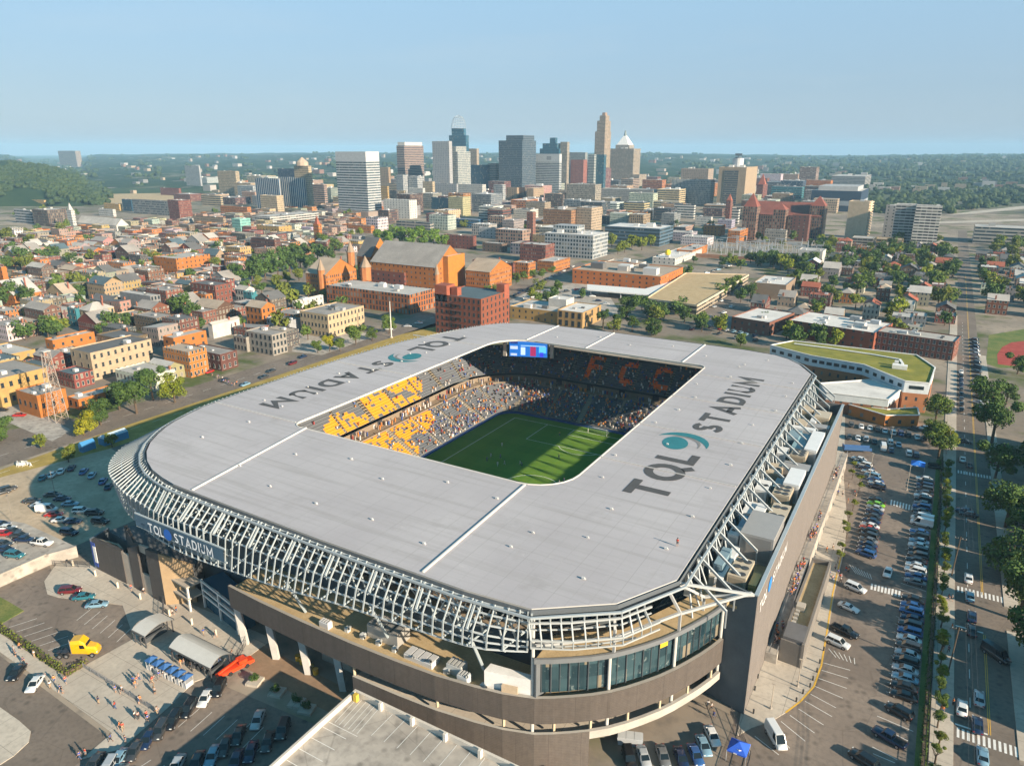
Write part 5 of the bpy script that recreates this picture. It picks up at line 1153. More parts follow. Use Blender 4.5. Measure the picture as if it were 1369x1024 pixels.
for x in (2.6,-2.4,-3.7):
    for y in (-1.02,1.02): b = MB(); b.tube((0,-.2,0), (0,.2,0), .52, 12, caps=True); o = b.build('wheel', M['tyre'], t_, None, loc=(x,y,.52)); b = MB(); b.tube((0,-.22,0), (0,.22,0), .28, 8, caps=True); b.build('rim', M['rim'], o)
for y in (-.75,.75): b = MB(); b.box(3.45,3.6,y-.2,y+.2,1.0,1.25); b.build('headlight', M['lamp'], t_)
for y in (-1.0,1.0): b = MB(); b.tube((-1.35,y,1), (-1.35,y,4.3), .1, 7); b.build('exhaust', M['rim'], t_)
# long orange red sports boat like car by the canopy: kept as a flat orange skip loader
t_ = thing('lifting_platform', 'bright orange red flatbed lift parked beside the large canopy', 'lift', (*G(317,890,.8),.1), radians(75)); orr = (.80,.07,.015)
b = MB(); b.loft([[(-4.2,-.5,.5),(-4.2,.5,.5),(-4.2,.5,.8),(-4.2,-.5,.8)],[(-2,-.95,.45),(-2,.95,.45),(-2,.95,1.1),(-2,-.95,1.1)],[(1.8,-1,.45),(1.8,1,.45),(1.8,.95,1.3),(1.8,-.95,1.3)],[(3.2,-.9,.5),(3.2,.9,.5),(3.2,.8,1.0),(3.2,-.8,1.0)]]); b.build('body', M['paint'], t_, orr)
b = MB(); b.box(.2,1.8,-.9,.9,1.3,2.0); b.build('cab', M['paint'], t_, orr); b = MB(); b.beam((-3.8,0,1.0), (.2,0,2.1), .4, .35); b.build('boom', M['paint'], t_, orr)
for x in (-1.8,1.6):
    for y in (-.95,.95): b = MB(); b.tube((x,y-.14,.45), (x,y+.14,.45), .45, 10, caps=True); b.build('wheel', M['tyre'], t_)
t_ = thing('flatbed_trailer', 'long empty blue trailer at the head of the walkway car row', 'trailer', (*G(1145,604),.03), radians(22)); b = MB(); b.box(-4.5,4.5,-1.2,1.2,.9,1.15); b.box(-4.5,-4.3,-1.2,1.2,1.15,2.4); b.build('bed', M['metal'], t_, (.04,.10,.24))
b = MB(); b.box(-4.4,4.4,-1.24,-1.2,1.15,2.0); b.box(-4.4,4.4,1.2,1.24,1.15,2.0); b.build('side_board', M['metal'], t_, (.05,.13,.3))
for x in (-2.6,-3.6):
    for y in (-1.1,1.1): b = MB(); b.tube((x,y-.14,.45), (x,y+.14,.45), .45, 10, caps=True); b.build('wheel', M['tyre'], t_)
# ==== people ====
def figure(pose):
    """one continuous body grown over a skeleton; z up, facing +y"""
    sw = {'walk': .28, 'stride': .36, 'stand': .05, 'wait': .02}[pose]
    V = [(0,0,.95,.15),(0,0,1.18,.14),(0,0,1.40,.17),(0,.01,1.52,.06),(0,.03,1.62,.095),(0,.03,1.72,.085)]
    Ed = [(0,1),(1,2),(2,3),(3,4),(4,5)]
    for s in (-1,1):
        i = len(V); k = s*sw; V += [(s*.10,0,.90,.105),(s*.105,k*.45+.03,.50,.07),(s*.11,k-.02,.09,.05),(s*.12,k+.13,.04,.04)]; Ed += [(0,i),(i,i+1),(i+1,i+2),(i+2,i+3)]
        i = len(V); a = -s*sw*.8; bend = .22 if pose == 'wait' else .06
        V += [(s*.19,0,1.41,.065),(s*.25,a*.4-.02,1.15,.05),(s*.27 if pose != 'wait' else s*.16,a+bend,.92 if pose != 'wait' else 1.05,.038),(s*.27 if pose != 'wait' else s*.08,a+bend+.04,.83 if pose != 'wait' else 1.08,.035)]; Ed += [(2,i),(i,i+1),(i+1,i+2),(i+2,i+3)]
    def grow(V, Ed, name, mat, sc=1.0, sub=1):
        me = D.meshes.new(name+'_seed'); me.from_pydata([v[:3] for v in V], Ed, []); o = D.objects.new('figure_seed', me); COL.objects.link(o)
        m_ = o.modifiers.new('skin', 'SKIN'); m_.use_smooth_shade = True; sk = me.skin_vertices[0].data
        for i, v in enumerate(V): sk[i].radius = (v[3]*sc, v[3]*sc*.8); sk[i].use_root = i == 0
        if sub: s_ = o.modifiers.new('sub', 'SUBSURF'); s_.levels = s_.render_levels = sub
        dg = bpy.context.evaluated_depsgraph_get(); dg.update(); r_ = D.meshes.new_from_object(o.evaluated_get(dg)); r_.materials.clear(); r_.materials.append(mat); r_.name = name; D.objects.remove(o); D.meshes.remove(me); return r_
    body = grow(V, Ed, 'body', M['skin'])
    sh = [V[0][:2]+(.98,.165)]+[V[1][:3]+(.155,),V[2][:3]+(.185,)]; se = [(0,1),(1,2)]
    for s in (0,1):
        i0 = 6+s*8+4; i = len(sh); sh += [V[i0][:3]+(.085,),tuple(V[i0][k]+(V[i0+1][k]-V[i0][k])*.75 for k in range(3))+(.07,)]; se += [(2,i),(i,i+1)]
    shirt = grow(sh, se, 'shirt', M['cloth'])
    tr = [V[0][:3]+(.16,)]; te = []
    for s in (0,1):
        i0 = 6+s*8; i = len(tr); tr += [V[i0][:3]+(.12,),V[i0+1][:3]+(.09,),tuple(V[i0+1][k]+(V[i0+2][k]-V[i0+1][k])*(.85 if pose in ('walk','wait') else .1) for k in range(3))+(.075,)]; te += [(0,i),(i,i+1),(i+1,i+2)]
    trou = grow(tr, te, 'trousers', M['cloth'])
    h = MB(); h.ball((0,.005,1.70), .115, 8, 6, 1.0); hair = h.mesh('hair', M['cloth'], True)
    f = MB(); f.ball((-.035,.108,1.665), .013, 5, 4); f.ball((.035,.108,1.665), .013, 5, 4); f.box(-.03,.03,.098,.112,1.585,1.595); eyes = f.mesh('face', M['cloth'])
    nb = MB(); nb.loft([[(-.012,.10,1.66),(.012,.10,1.66),(.018,.10,1.615),(-.018,.10,1.615)],[(-.004,.115,1.655),(.004,.115,1.655),(.01,.135,1.617),(-.01,.135,1.617)]]); nose = nb.mesh('nose', M['skin'])
    return [('body', body), ('shirt', shirt), ('trousers', trou), ('hair', hair), ('face', eyes), ('nose', nose)]
FIG = {k: figure(k) for k in ('walk','stride','stand','wait')}
SC = {'orange': (.72,.17,.015), 'blue': (.03,.09,.42), 'white': (.72,.70,.68), 'red': (.5,.03,.02), 'black': (.02,.02,.022), 'grey': (.3,.3,.3), 'pale pink': (.6,.36,.32), 'navy': (.02,.03,.1), 'yellow': (.7,.5,.05), 'green': (.05,.25,.08)}
TC = {'dark': (.03,.03,.035), 'blue': (.05,.09,.2), 'tan': (.38,.28,.18), 'white': (.6,.6,.58), 'grey': (.2,.2,.21)}
def person(p, z, where, group, shirt=None, tr=None, pose=None, rz=None, name='person'):
    shirt = shirt or R.choice(('orange','orange','blue','blue','white','white','black','grey','red','pale pink','navy')); tr = tr or R.choice(('dark','blue','tan','dark','grey')); pose = pose or R.choice(('walk','stride','stand','wait'))
    vb = {'walk': 'walking', 'stride': 'striding', 'stand': 'standing', 'wait': 'waiting'}[pose]
    t_ = thing(name, f'person in {shirt} top, {tr} legwear, {vb} {where}', 'person', (p[0],p[1],z), R.uniform(0, 6.28) if rz is None else rz, group)
    sk = R.choice(((.48,.28,.19),(.40,.23,.15),(.16,.085,.055),(.52,.33,.24)))
    kids(t_, FIG[pose], {'body': sk, 'nose': sk, 'shirt': SC[shirt], 'trousers': TC[tr], 'hair': R.choice(((.03,.02,.015),(.08,.05,.03),(.25,.17,.08),(.01,.01,.01))), 'face': (.03,.02,.02)})
    s = R.uniform(.96,1.06); t_.scale = (s,s,s); return t_
def crowd_px(ox, oy, sc, pts, where, group, z=.12, spread=.5, n=1, cols=None):
    for q in pts.split():
        x, y = q.split(','); p = G(ox+float(x)/sc, oy+float(y)/sc, z)
        for k in range(n): person((p[0]+R.uniform(-1,1)*spread, p[1]+R.uniform(-1,1)*spread), z, where, group, shirt=R.choice(cols) if cols else None)
gp_ = 'people crossing the plaza'
crowd_px(0,760,3.877, '500,705 588,735 605,640 620,648 693,620 715,700 690,785 712,785 745,780 768,785 810,765 812,640 800,590 712,590 625,835 640,840 570,890 645,900 430,985 445,980', 'on the pale plaza', gp_)
crowd_px(0,760,3.877, '65,440 80,450 125,500 110,415 180,460 275,615 300,590 325,630 335,600 340,640', 'on the pavement by the hedge', gp_)
crowd_px(100,830,4.026, '440,385 425,330 450,310 480,300 310,350 330,320 345,445 440,510 540,190 560,210 590,235 620,250 650,265 740,250 790,220 850,190 560,250 700,270', 'near the blue ticket stands', 'people at the gates')
crowd_px(100,690,5.387, '712,710 720,690 400,535 480,560 940,855 1000,880', 'before the brick entrance wall', 'people at the gates')
rampz = lambda y: 2.2+(y-131)*2.6/27 if y < 158 else 4.8+.2*(y-158)/82
for y0, y1, n_, cols in ((133,141,14,None),(150,158,16,('orange','blue','white')),(160,168,12,('orange','blue','red')),(176,184,18,('orange','orange','blue')),(186,192,5,None),(214,226,12,None)):
    for k in range(n_):
        y = R.uniform(y0,y1); person((R.uniform(-17.4,-16.1), y), rampz(y), 'on the long brown ramp', 'fans on the ramp', shirt=R.choice(cols) if cols else None)
crowd_px(1060,700,5.6875, '170,50 120,230 290,190 265,225 290,400 320,385 340,430 355,410 375,450 300,430 330,360 390,360 400,375', 'on the walkway by the small trees', 'people on the walkway', spread=.6)
crowd_px(1100,560,6.825, '145,420 115,465 230,630 180,705 240,770 290,700 180,550 130,690 310,720', 'on the upper walkway', 'people on the walkway', spread=.4)
crowd_px(1180,800,4.571, '425,190 380,240 375,325 405,335 430,655 365,700 352,560', 'on the avenue pavement', 'people on the avenue pavement', z=.15, spread=.2)
crowd_px(1180,620,5.122, '440,320 462,325 445,425 455,940 465,935', 'on the upper avenue pavement', 'people on the avenue pavement', z=.15, spread=.2)
crowd_px(690,740,3.606, '925,745 935,755 950,790', 'beside the dark end wall', 'people under the balcony', spread=.2)
crowd_px(0,0,1, '296,508 290,506 284,503 300,512 306,514 312,516 318,514 272,500 265,503', 'at the avenue crossing beyond the stadium', 'people at the avenue crossing', spread=.7, n=2)
person((-32.5,113.9), ZR+.02, 'alone on the stadium roof edge', 'person on the roof', 'red', 'dark', 'stand', 0)
for (x, y), c in zip(((-118.9,189.2),(-115.8,190.2),(-112,186.5),(-118.3,185.8),(-107.6,189.1),(-113.3,184.3),(-107.7,217.8),(-90,182.4),(-106.5,188.2),(-89.2,184),(-120.5,199),(-99,200)), 'white blue white blue white white yellow white blue blue white green'.split()):
    person((x,y), .08, 'on the football pitch', 'players on the pitch', c, 'white' if c == 'white' else 'blue', R.choice(('walk','stride')), name='football_player')
for a, c, n_, an, w_ in (((690,412),(770,398),9,1.2,'in the pale lot beside the ochre office'),((700,400),(790,385),8,1.2,'in the upper pale lot by the diagonal street'),((1070,352),(1010,346),7,.2,'in the lot below the city hall'),((945,366),(990,352),6,.9,'on the lane by the substation'),((960,440),(1015,452),6,1.45,'at the kerb before the brick school')):
    for i in range(n_): f = (i+.3*R.random())/n_; car(G(a[0]+(c[0]-a[0])*f, a[1]+(c[1]-a[1])*f), an+R.uniform(-.05,.05), R.choice(('white','silver','dark grey','navy','black','red','light blue')), R.choice(('sedan','suv')), w_, 'cars on the far streets', parts=False)
for i in range(9): car(G(100+(985-i*62)/4.026, 830+(760-i*1.0)/4.026) if i < 0 else (-83.5-i*2.75, 49.0-i*.1), -1.0, R.choice(('black','dark grey','navy','silver','white','grey')), R.choice(('sedan','suv')), 'in the lowest row of the shaded car park', GL)
# ==== buildings ====
PALC = dict(o=(.52,.18,.032), r=(.23,.07,.045), c=(.56,.43,.27), w=(.66,.64,.60), t=(.40,.29,.19), g=(.28,.28,.28), d=(.08,.075,.075), y=(.52,.33,.11), b=(.03,.14,.30), e=(.04,.22,.26), n=(.03,.06,.12), p=(.42,.27,.21), k=(.15,.06,.045), m=(.25,.55,.48), a=(.36,.33,.29), s=(.45,.46,.47), q=(.16,.105,.075))
PALC = {k: tuple(x*.68 for x in v) for k, v in PALC.items()}
PALR = dict(W=(.60,.58,.55), G=(.39,.365,.33), D=(.11,.11,.11), T=(.36,.29,.22), R=(.30,.09,.05), L=(.41,.395,.37), B=(.07,.11,.13), V=(.20,.24,.05), K=(.27,.25,.23))
CN = dict(o='orange brick', r='red brick', c='cream', w='white', t='tan', g='grey', d='dark', y='ochre', b='blue', e='teal', n='navy', p='pinkish', k='dark brick', m='mint green', a='stone', s='silver grey', q='brown')
RN = dict(W='white', G='grey', D='black', T='tan', R='red', L='pale', B='slate', V='planted', K='dark grey')
FOOT = []; REFS = []
def fpx(xl, xf, xr, yb, ang=0.0, dep=None, yt=None, h=None):
    F = G(xf, yb) if yb else G(xf, yt, h); a = radians(ang); ex, ey = (cos(a), sin(a)), (-sin(a), cos(a))
    if xf <= 1282:
        w_ = along(F, (-ex[0],-ex[1]), xl); l_ = dep or along(F, ey, xr); C0 = (F[0]-ex[0]*w_/2+ey[0]*l_/2, F[1]-ex[1]*w_/2+ey[1]*l_/2)
    else:
        w_ = along(F, ex, xr); l_ = dep or along(F, ey, xl); C0 = (F[0]+ex[0]*w_/2+ey[0]*l_/2, F[1]+ex[1]*w_/2+ey[1]*l_/2)
    return F, C0, abs(w_), abs(l_), a
wmb = MB(); wmb.box(-.60,.60,-.05,.05,-1.0,1.0,0,True); wmb.face([(-.52,-.06,-.92),(.52,-.06,-.92),(.52,-.06,.92),(-.52,-.06,.92)],1); wmb.face([(-.52,-.07,-.03),(.52,-.07,-.03),(.52,-.07,.04),(-.52,-.07,.04)],0); wmb.box(-.70,.70,-.16,.05,-1.08,-.95,0,True)
WIN = {k: wmb.mesh('window', [plain('frame_'+k, c, .6, 0, 0), M['glass']]) for k, c in (('pale',(.32,.29,.24)),('white',(.42,.41,.38)),('dark',(.05,.05,.05)),('stone',(.27,.23,.18)))}
def windows(root, w_, l_, h, cf, rows, cs, kind='pale', sc=1.0, both=False, z0=None, sides='fr'):
    if 'f' in sides:
        for i in range(cf):
            for j in range(rows): put('window', WIN[kind], root, None, (-w_/2+w_*(i+.5)/cf, -l_/2-.02, (z0 or 0)+(h-(z0 or 0))*(j+.5)/rows)).scale = (sc,1,sc)
    s = 1 if 'r' in sides else -1
    if cs:
        for i in range(cs):
            for j in range(rows): o = put('window', WIN[kind], root, None, (s*(w_/2+.02), -l_/2+l_*(i+.5)/cs, (z0 or 0)+(h-(z0 or 0))*(j+.5)/rows), s*pi/2); o.scale = (sc,1,sc)
def roof_on(root, w_, l_, h, kind, rc, rise=None, wall=None, mat=None, units=0, eave=.35, rs_=R):
    """walls are already there; returns the roof object"""
    W2, L2 = w_/2, l_/2; b = MB(); gb_ = MB()
    if kind == 'flat':
        b.sheet(rect(-W2+.02,W2-.02,-L2+.02,L2-.02), h-.55); ro = b.build('roof', M['roof'], root, rc)
        for i in range(units):
            x, y = rs_.uniform(-W2*.7,W2*.7), rs_.uniform(-L2*.7,L2*.7); s = rs_.uniform(.6,1.6)*max(1,min(w_,l_)/16); u = MB(); u.box(-s,s,-s*.7,s*.7,0,s*.9); u.build('rooftop_unit', M['metal'], ro, rs_.choice(((.5,.5,.5),(.35,.34,.33),(.6,.58,.55),(.12,.12,.12))), loc=(x,y,h-.55))
        return ro
    if kind in ('gx','gy'):
        rise = rise or (l_ if kind == 'gx' else w_)*.28; e = eave
        if kind == 'gx':
            b.face([(-W2-e,-L2-e,h-.15),(W2+e,-L2-e,h-.15),(W2+e,0,h+rise),(-W2-e,0,h+rise)]); b.face([(W2+e,L2+e,h-.15),(-W2-e,L2+e,h-.15),(-W2-e,0,h+rise),(W2+e,0,h+rise)])
            for s in (-1,1): gb_ = MB(); gb_.face([(s*W2,-L2,h),(s*W2,L2,h),(s*W2,0,h+rise-.1)][::s]); gb_.build('gable', M['wall'], root, wall)
        else:
            b.face([(-W2-e,L2+e,h-.15),(-W2-e,-L2-e,h-.15),(0,-L2-e,h+rise),(0,L2+e,h+rise)]); b.face([(W2+e,-L2-e,h-.15),(W2+e,L2+e,h-.15),(0,L2+e,h+rise),(0,-L2-e,h+rise)])
            for s in (-1,1): gb_ = MB(); gb_.face([(-W2,s*L2,h),(W2,s*L2,h),(0,s*L2,h+rise-.1)][::-s]); gb_.build('gable', M['wall'], root, wall)
    else:
        rise = rise or min(w_,l_)*.3; e = eave; k = max(0, (w_-l_)/2); k2 = max(0, (l_-w_)/2)
        A = [(-W2-e,-L2-e,h-.1),(W2+e,-L2-e,h-.1),(W2+e,L2+e,h-.1),(-W2-e,L2+e,h-.1)]; p, q = ((-k,0,h+rise),(k,0,h+rise)) if w_ >= l_ else ((0,-k2,h+rise),(0,k2,h+rise))
        if w_ >= l_:
            b.face([A[0],A[1],q,p]); b.face([A[2],A[3],p,q]); b.face([A[1],A[2],q]); b.face([A[3],A[0],p])
        else:
            b.face([A[1],A[2],q,p]); b.face([A[3],A[0],p,q]); b.face([A[0],A[1],p]); b.face([A[2],A[3],q])
    ro = b.build('roof', M['roof'], root, rc)
    if units:
        c = MB(); x, y = W2*.6, L2*.3; c.box(x-.4,x+.4,y-.4,y+.4,h,h+(rise or 2)+1.0); c.build('chimney', M['brick'], ro, (.25,.09,.06))
    return ro
def bld(name, label, cat, px, col, mat='house', roof='flat', rc='G', ang=0.0, dep=None, h=None, rise=None, units=2, win=None, wk='pale', ref=None, group=None, parent=None, side=None, z0=0.0, wsc=1.0):
    xl, xf, xr, yb, yt = px; F, C0, w_, l_, a = fpx(xl, xf, xr, yb, ang, dep, yt, h); h = h or max(3.0, HZ(F, yt)); c = PALC[col] if isinstance(col, str) else tuple(x*.62 for x in col)
    root = thing(name, label, cat, (C0[0],C0[1],z0), a, group) if parent is None else put(name, None, parent, None, (C0[0]-parent.location.x,C0[1]-parent.location.y,z0), a)
    b = MB(); b.prism(rect(-w_/2,w_/2,-l_/2,l_/2), 0, h, top=False); b.build('wall', M['brick' if win else mat], root, c)
    ro = roof_on(root, w_, l_, h, roof, PALR[rc] if isinstance(rc, str) else rc, rise, c, None, units)
    if win: windows(root, w_, l_, h, win[0], win[1], win[2], wk, wsc, sides='fr' if xf <= 1282 else 'fl')
    FOOT.append((C0[0], C0[1], w_/2+1.0, l_/2+1.0, a))
    if ref: REFS.append((PR(C0[0],C0[1],h/2), (C0[0],C0[1]), ref))
    root['_h'] = h; root['_w'] = w_; root['_l'] = l_
    return root
def B(name, label, cat, px, *a, **k): return bld(name, label, cat, tuple(float(x) if x != '-' else None for x in px.split(',')), *a, **k)
# -- across the avenue, near enough for every window to be built
B('school_hall','long cream three storey hall with arched windows and black roof across the avenue','hall','100,127,207,509,472',(.58,.44,.29),roof='flat',rc='D',win=(3,3,9),wk='stone',ref='the long cream hall')
B('workshop','ochre walled workshop with dark roof, cut by the left edge','workshop','-40,4,70,546,507','y',rc='K',win=(3,2,6),wk='dark',ref='the ochre workshop')
B('brick_shop','low orange brick shop with rooftop machinery under the radio tower','shop','27,55,93,559,529','o',rc='K',units=4,win=(4,1,3),wk='dark',ref='the orange shop')
B('brick_shop','flat grey roofed orange brick store between the radio tower and street trees','shop','93,107,160,548,534','o',rc='G',units=2,win=(2,1,5),wk='dark',ref='the grey store')
B('warehouse','tall blank orange brick warehouse wall above the low shops behind the cream hall','warehouse','66,76,131,486,455','o','plainwin',rc='G',units=3,ref='the orange warehouse')
B('warehouse','long low ochre shed with pale metal roof left of the blank orange warehouse','warehouse','-40,-4,49,489,478','y','plainwin',rc='L',units=1,ref='the pale shed')
B('brick_office','two storey dark red brick office with white cornice by the avenue crossing','office building','252,297,319,496.5,474',(.16,.06,.045),rc='K',win=(7,2,3),wk='white',ref='the corner office')
B('stone_house','three storey stone house with white painted side wall on the avenue','house','331,366,385,476,448','a',rc='K',win=(6,3,4),wk='dark',ref='the stone house')
B('stone_house','lower stone annex joined to the white sided stone house','house','314,331,336,471,451','a',rc='B',win=(4,2,0),wk='dark')
B('warehouse','big orange brick gable wall behind the dark brick corner office','warehouse','222,236,279,482,452','o','plainwin',rc='G',units=2,ref='the big orange wall')
B('painted_house','white painted house side with sloping roof right of the big orange wall','house','280,286,322,453,434','w','wall',roof='gy',rc='G',units=1,ref='the white side wall')
B('gabled_house','tall orange brick house with two stepped gables behind the stone house','house','331,352,370,438,412','o',roof='gx',rc='T',win=(4,3,3),wk='dark',ref='the stepped gables')
B('cream_building','three storey cream brick block with grey roof beside the tall white mast','apartment block','403.5,440.5,488,452.5,421','c',rc='K',units=6,win=(8,3,10),wk='stone',ref='the cream block')
B('row_building','white terrace with a bright blue end wall left of the cream block','row building','358,388,403,447,429',(.45,.46,.48),rc='D',win=(7,2,0),wk='white',ref='the blue terrace')
B('painted_house','deep teal flat roofed house among the roofs behind the orange gables','house','327,338,346,411,391','e','plainwin',rc='L')
B('gabled_house','white gabled house with grey roof behind the park side roofs','house','316,330,342,404,388','w',roof='gx',rc='G',win=(4,2,2),wk='dark')
B('brick_building','four storey red brick block with black roof near the park','apartment block','258,291,312,413,382','r',rc='D',win=(6,4,4),wk='pale',ref='the brick block')
B('painted_house','narrow orange house with white side in front of the four storey brick block','house','259,278,287,419,394','o',rc='K',win=(4,3,2),wk='stone')
B('warehouse','white walled warehouse with cluttered roof behind the orange gables','warehouse','362,378,386,412,399','w','plainwin',rc='L',units=4)
B('warehouse','long white warehouse wall sloping up towards the music hall','warehouse','392,395,433,418,403','w','plainwin',rc='L',units=3,ref='the white warehouse')
B('villa','cream villa with grey hipped roof and rows of windows behind the long cream hall','house','107,123,155,434,416','c',roof='hip',rc='G',win=(3,2,6),wk='dark',ref='the cream villa')
B('painted_house','slim teal house stuck to the side of the cream villa','house','94,105,110,437,413','e',rc='G',win=(2,3,0),wk='pale')
B('painted_house','grey party wall house with bright white front','house','165,205,218,424,396','g',rc='L',win=(0,4,3),wk='dark',ref='the grey house')
B('barn_hall','broad orange gable hall beside trees at the far western edge','hall','-10,22,58,412,395','o','plainwin',roof='gy',rc='L',ref='the broad gable')
B('gabled_house','small cream gabled house with a brick porch side','house','65,88,106,407,393','c',roof='gy',rc='T',win=(3,2,3),wk='dark')
B('row_building','tan terrace on a rise with plain flat roofs','row building','53,70,88,391,377','t',rc='L',units=2)
B('brick_tower_house','tall narrow orange brick house cut by the western frame edge','house','-12,6,13,379,357','o','plainwin',rc='G',ref='the tall house')
B('brick_building','brick building under a wide bright white roof','building','132,141,170,393,379','q','plainwin',rc='W',units=5)
B('brick_building','red brown building with an orange front face','building','166,187,196,385,369','r','plainwin',rc='T')
B('row_building','long cream brick terrace with pale flat roofs','row building','118,124,184,370,359','c',rc='W',units=3,ref='the cream terrace')
B('apartment_block','orange brick apartments with white cornice beside the park trees','apartment block','208,238,283,367,346','o','plainwin',rc='G',ref='the park apartments')
B('chapel','stone chapel with steep slate roof beside the park','chapel','272,290,303,355,342','t','plainwin',roof='gx',rc='B',rise=5,ref='the chapel')
B('yellow_house','pale yellow block with a bright white end wall by the park','building','303,322,337,350,331','y',rc='L',ref='the yellow block')
B('brick_building','large dark red brick school with rows of windows behind the park trees','school','338,369,377,346,320','k','fine',rc='D',ref='the red school')
# -- music hall: one building, its wings are parts
mhp = G(548.5,421); mh = thing('concert_hall', 'huge orange brick gothic concert hall with brown roofs and many wings', 'concert hall', (mhp[0],mhp[1],0)); REFS.append((PR(mhp[0],mhp[1],10), mhp, 'the concert hall'))
B('front_wing','','', '438,548.5,582,421,394.5',(.46,.14,.03),'pier',rc='L',units=7,parent=mh); B('west_pavilion','','','411,437.5,478,399,367.5','o','fine',roof='gx',rc='T',rise=9,parent=mh,units=1)
B('auditorium','','','497,583,622,390,358','o','plainwin',roof='gx',rc='K',rise=14,parent=mh,units=0); B('stage_tower','','','479,497,524,374,344',(.58,.21,.03),'plainwin',roof='gx',rc='D',rise=14,parent=mh,units=0)
B('red_wing','','','496,541,551,386,365','r','plainwin',rc='L',parent=mh,units=1); B('east_pavilion','','','623,655,684,390,364',(.56,.19,.03),'fine',roof='gx',rc='T',rise=7,parent=mh,units=1)
B('east_block','','','589,600,622,388,343',(.62,.24,.03),'wall',rc='L',parent=mh,units=0)
for x, yb_, yt_, s in ((471,352,322,3.0),(491,376,342,3.6),(432,376,346,2.4),(585,378,352,1.6)):
    p = G(x, yb_+22); z1, z2 = HZ(p, yt_+15), HZ(p, yt_); b = MB(); b.tube((p[0]-mhp[0],p[1]-mhp[1],0), (p[0]-mhp[0],p[1]-mhp[1],z1), s, 8); o = b.build('turret', M['brick'], mh, (.40,.15,.05)); b = MB(); b.tube((p[0]-mhp[0],p[1]-mhp[1],z1), (p[0]-mhp[0],p[1]-mhp[1],z2), s*1.15, 8, r2=.1); b.build('spire', M['roof'], o, (.27,.20,.14))
# -- behind the stadium
B('brick_block','tall six storey red brick block with black roof just behind the stadium roof','apartment block','583,643,681,-,400',(.30,.085,.04),h=22,rc='B',win=(10,6,7),wk='dark',units=0,ref='the red block')
rb_ = D.objects['brick_block']; w_, l_ = rb_['_w'], rb_['_l']
for x, y, s in ((-w_/2+4,-l_/2+4,4),(w_/2-2.5,l_/2-3,2.6),(-w_/2+11,-l_/2+5,2)): b = MB(); b.box(x-s,x+s,y-s,y+s,18,27 if s > 3 else 26); b.build('stair_tower', M['brick'], rb_, (.27,.075,.04))
for j in range(5): b = MB(); z = 3+j*3.6; b.box(-5,3,-l_/2-1.2,-l_/2-.05,z,z+.1); b.beam((-5,-l_/2-1.2,z+1), (3,-l_/2-1.2,z+1), .06, .06); b.beam((-4.6,-l_/2-.8,z), (2.6,-l_/2-.8,z+3.6), .5, .12); b.build('fire_escape', M['metal'], rb_, (.03,.03,.03))
B('office_building','low ochre building with blank front between the red block and the street','office building','682,746,751,-,417','y','plainwin',h=7.5,rc='L',units=4,dep=26); B('office_building','ochre two storey office with dark windows and pale roof behind the stadium','office building','745,779,803,-,418',(.50,.32,.13),h=9.5,rc='W',win=(4,2,3),wk='dark',wsc=1.6,units=2,ref='the ochre office')
B('office_building','white rooftop storey standing on the ochre buildings','office building','733,757,770,-,401','w','wall',h=12,rc='W',dep=11,units=1)
B('police_building','wide orange brick public building with grey roof and white entrance canopy','public building','765,882,912,390,370',(.66,.20,.04),'plainwin',rc='T',units=6,ref='the public building')
B('office_building','pale upper block on the wide orange public building','public building','801,845,863,374,356','w','wall',rc='T',units=2)
b = MB(); cp = [G(x, y, 4.5) for x, y in ((785,381),(862,387),(898,377),(897,384),(866,395),(785,388))]; b.prism(ccw(cp), 4.2, 5.0, bottom=True); t_ = thing('entrance_canopy', 'long white canopy along the front of the wide orange public building', 'canopy', (0,0,0)); b.build('canopy_roof', M['white'], t_); b = MB()
for x, y in ((790,388),(830,392),(864,394),(895,383)): p = G(x, y, 4.2); b.box(p[0]-.25,p[0]+.25,p[1]-.25,p[1]+.25,0,4.2)
b.build('support_post', M['white'], t_)
P6 = ccw([G(x, y, 6) for x, y in ((864,399),(932,408),(970,386),(1001,367),(917,365))]); t_ = thing('parking_deck', 'large empty tan concrete parking deck with stained open roof beyond the stadium', 'parking deck', (0,0,0)); b = MB(); b.prism(P6, 0, 5.0, top=False); b.build('wall', M['balcony'], t_, (.36,.30,.22)); b = MB(); b.sheet(P6, 5.6); b.build('deck', M['gravel'], t_); b = MB()
for i in range(5): b.beam((*P6[i],5.6), (*P6[(i+1)%5],5.6), .5, 1.3)
b.build('parapet', M['wall'], t_, (.52,.43,.31)); FOOT.append((-150,560,48,75,0)); REFS.append((PR(*P6[0],3), P6[0], 'the parking deck'))
B('school_building','brick school wing with white flat roof nearest the street corner behind the stadium','school','977,1027,1047,450,431',(.27,.11,.07),'plainwin',rc='W',ang=-12,units=2,dep=34,ref='the corner school')
B('school_building','long red brick school with broken white roofs and blue window bays','school','1052,1166,1172,469,445',(.36,.10,.05),'plainwin',rc='W',ang=-12,units=9,dep=30,ref='the long brick school')
B('terrace','brick terrace of bay fronted town houses with pale windows above the planted roof','terrace','1170,1272,1277,483,457',(.30,.10,.06),rc='G',ang=-9,dep=15,win=(14,3,3),wk='white',units=8,ref='the bay terrace')
B('theatre_building','windowless tan brick building with white roof and lit yellow side','building','1006,1049,1070,401,381',(.36,.26,.18),'wall',rc='W',units=5,dep=36,ref='the windowless building')
B('painted_building','plain white house wall among trees','building','1065,1097,1103,360,336','w','wall',rc='L',dep=20,ref='the plain white wall')
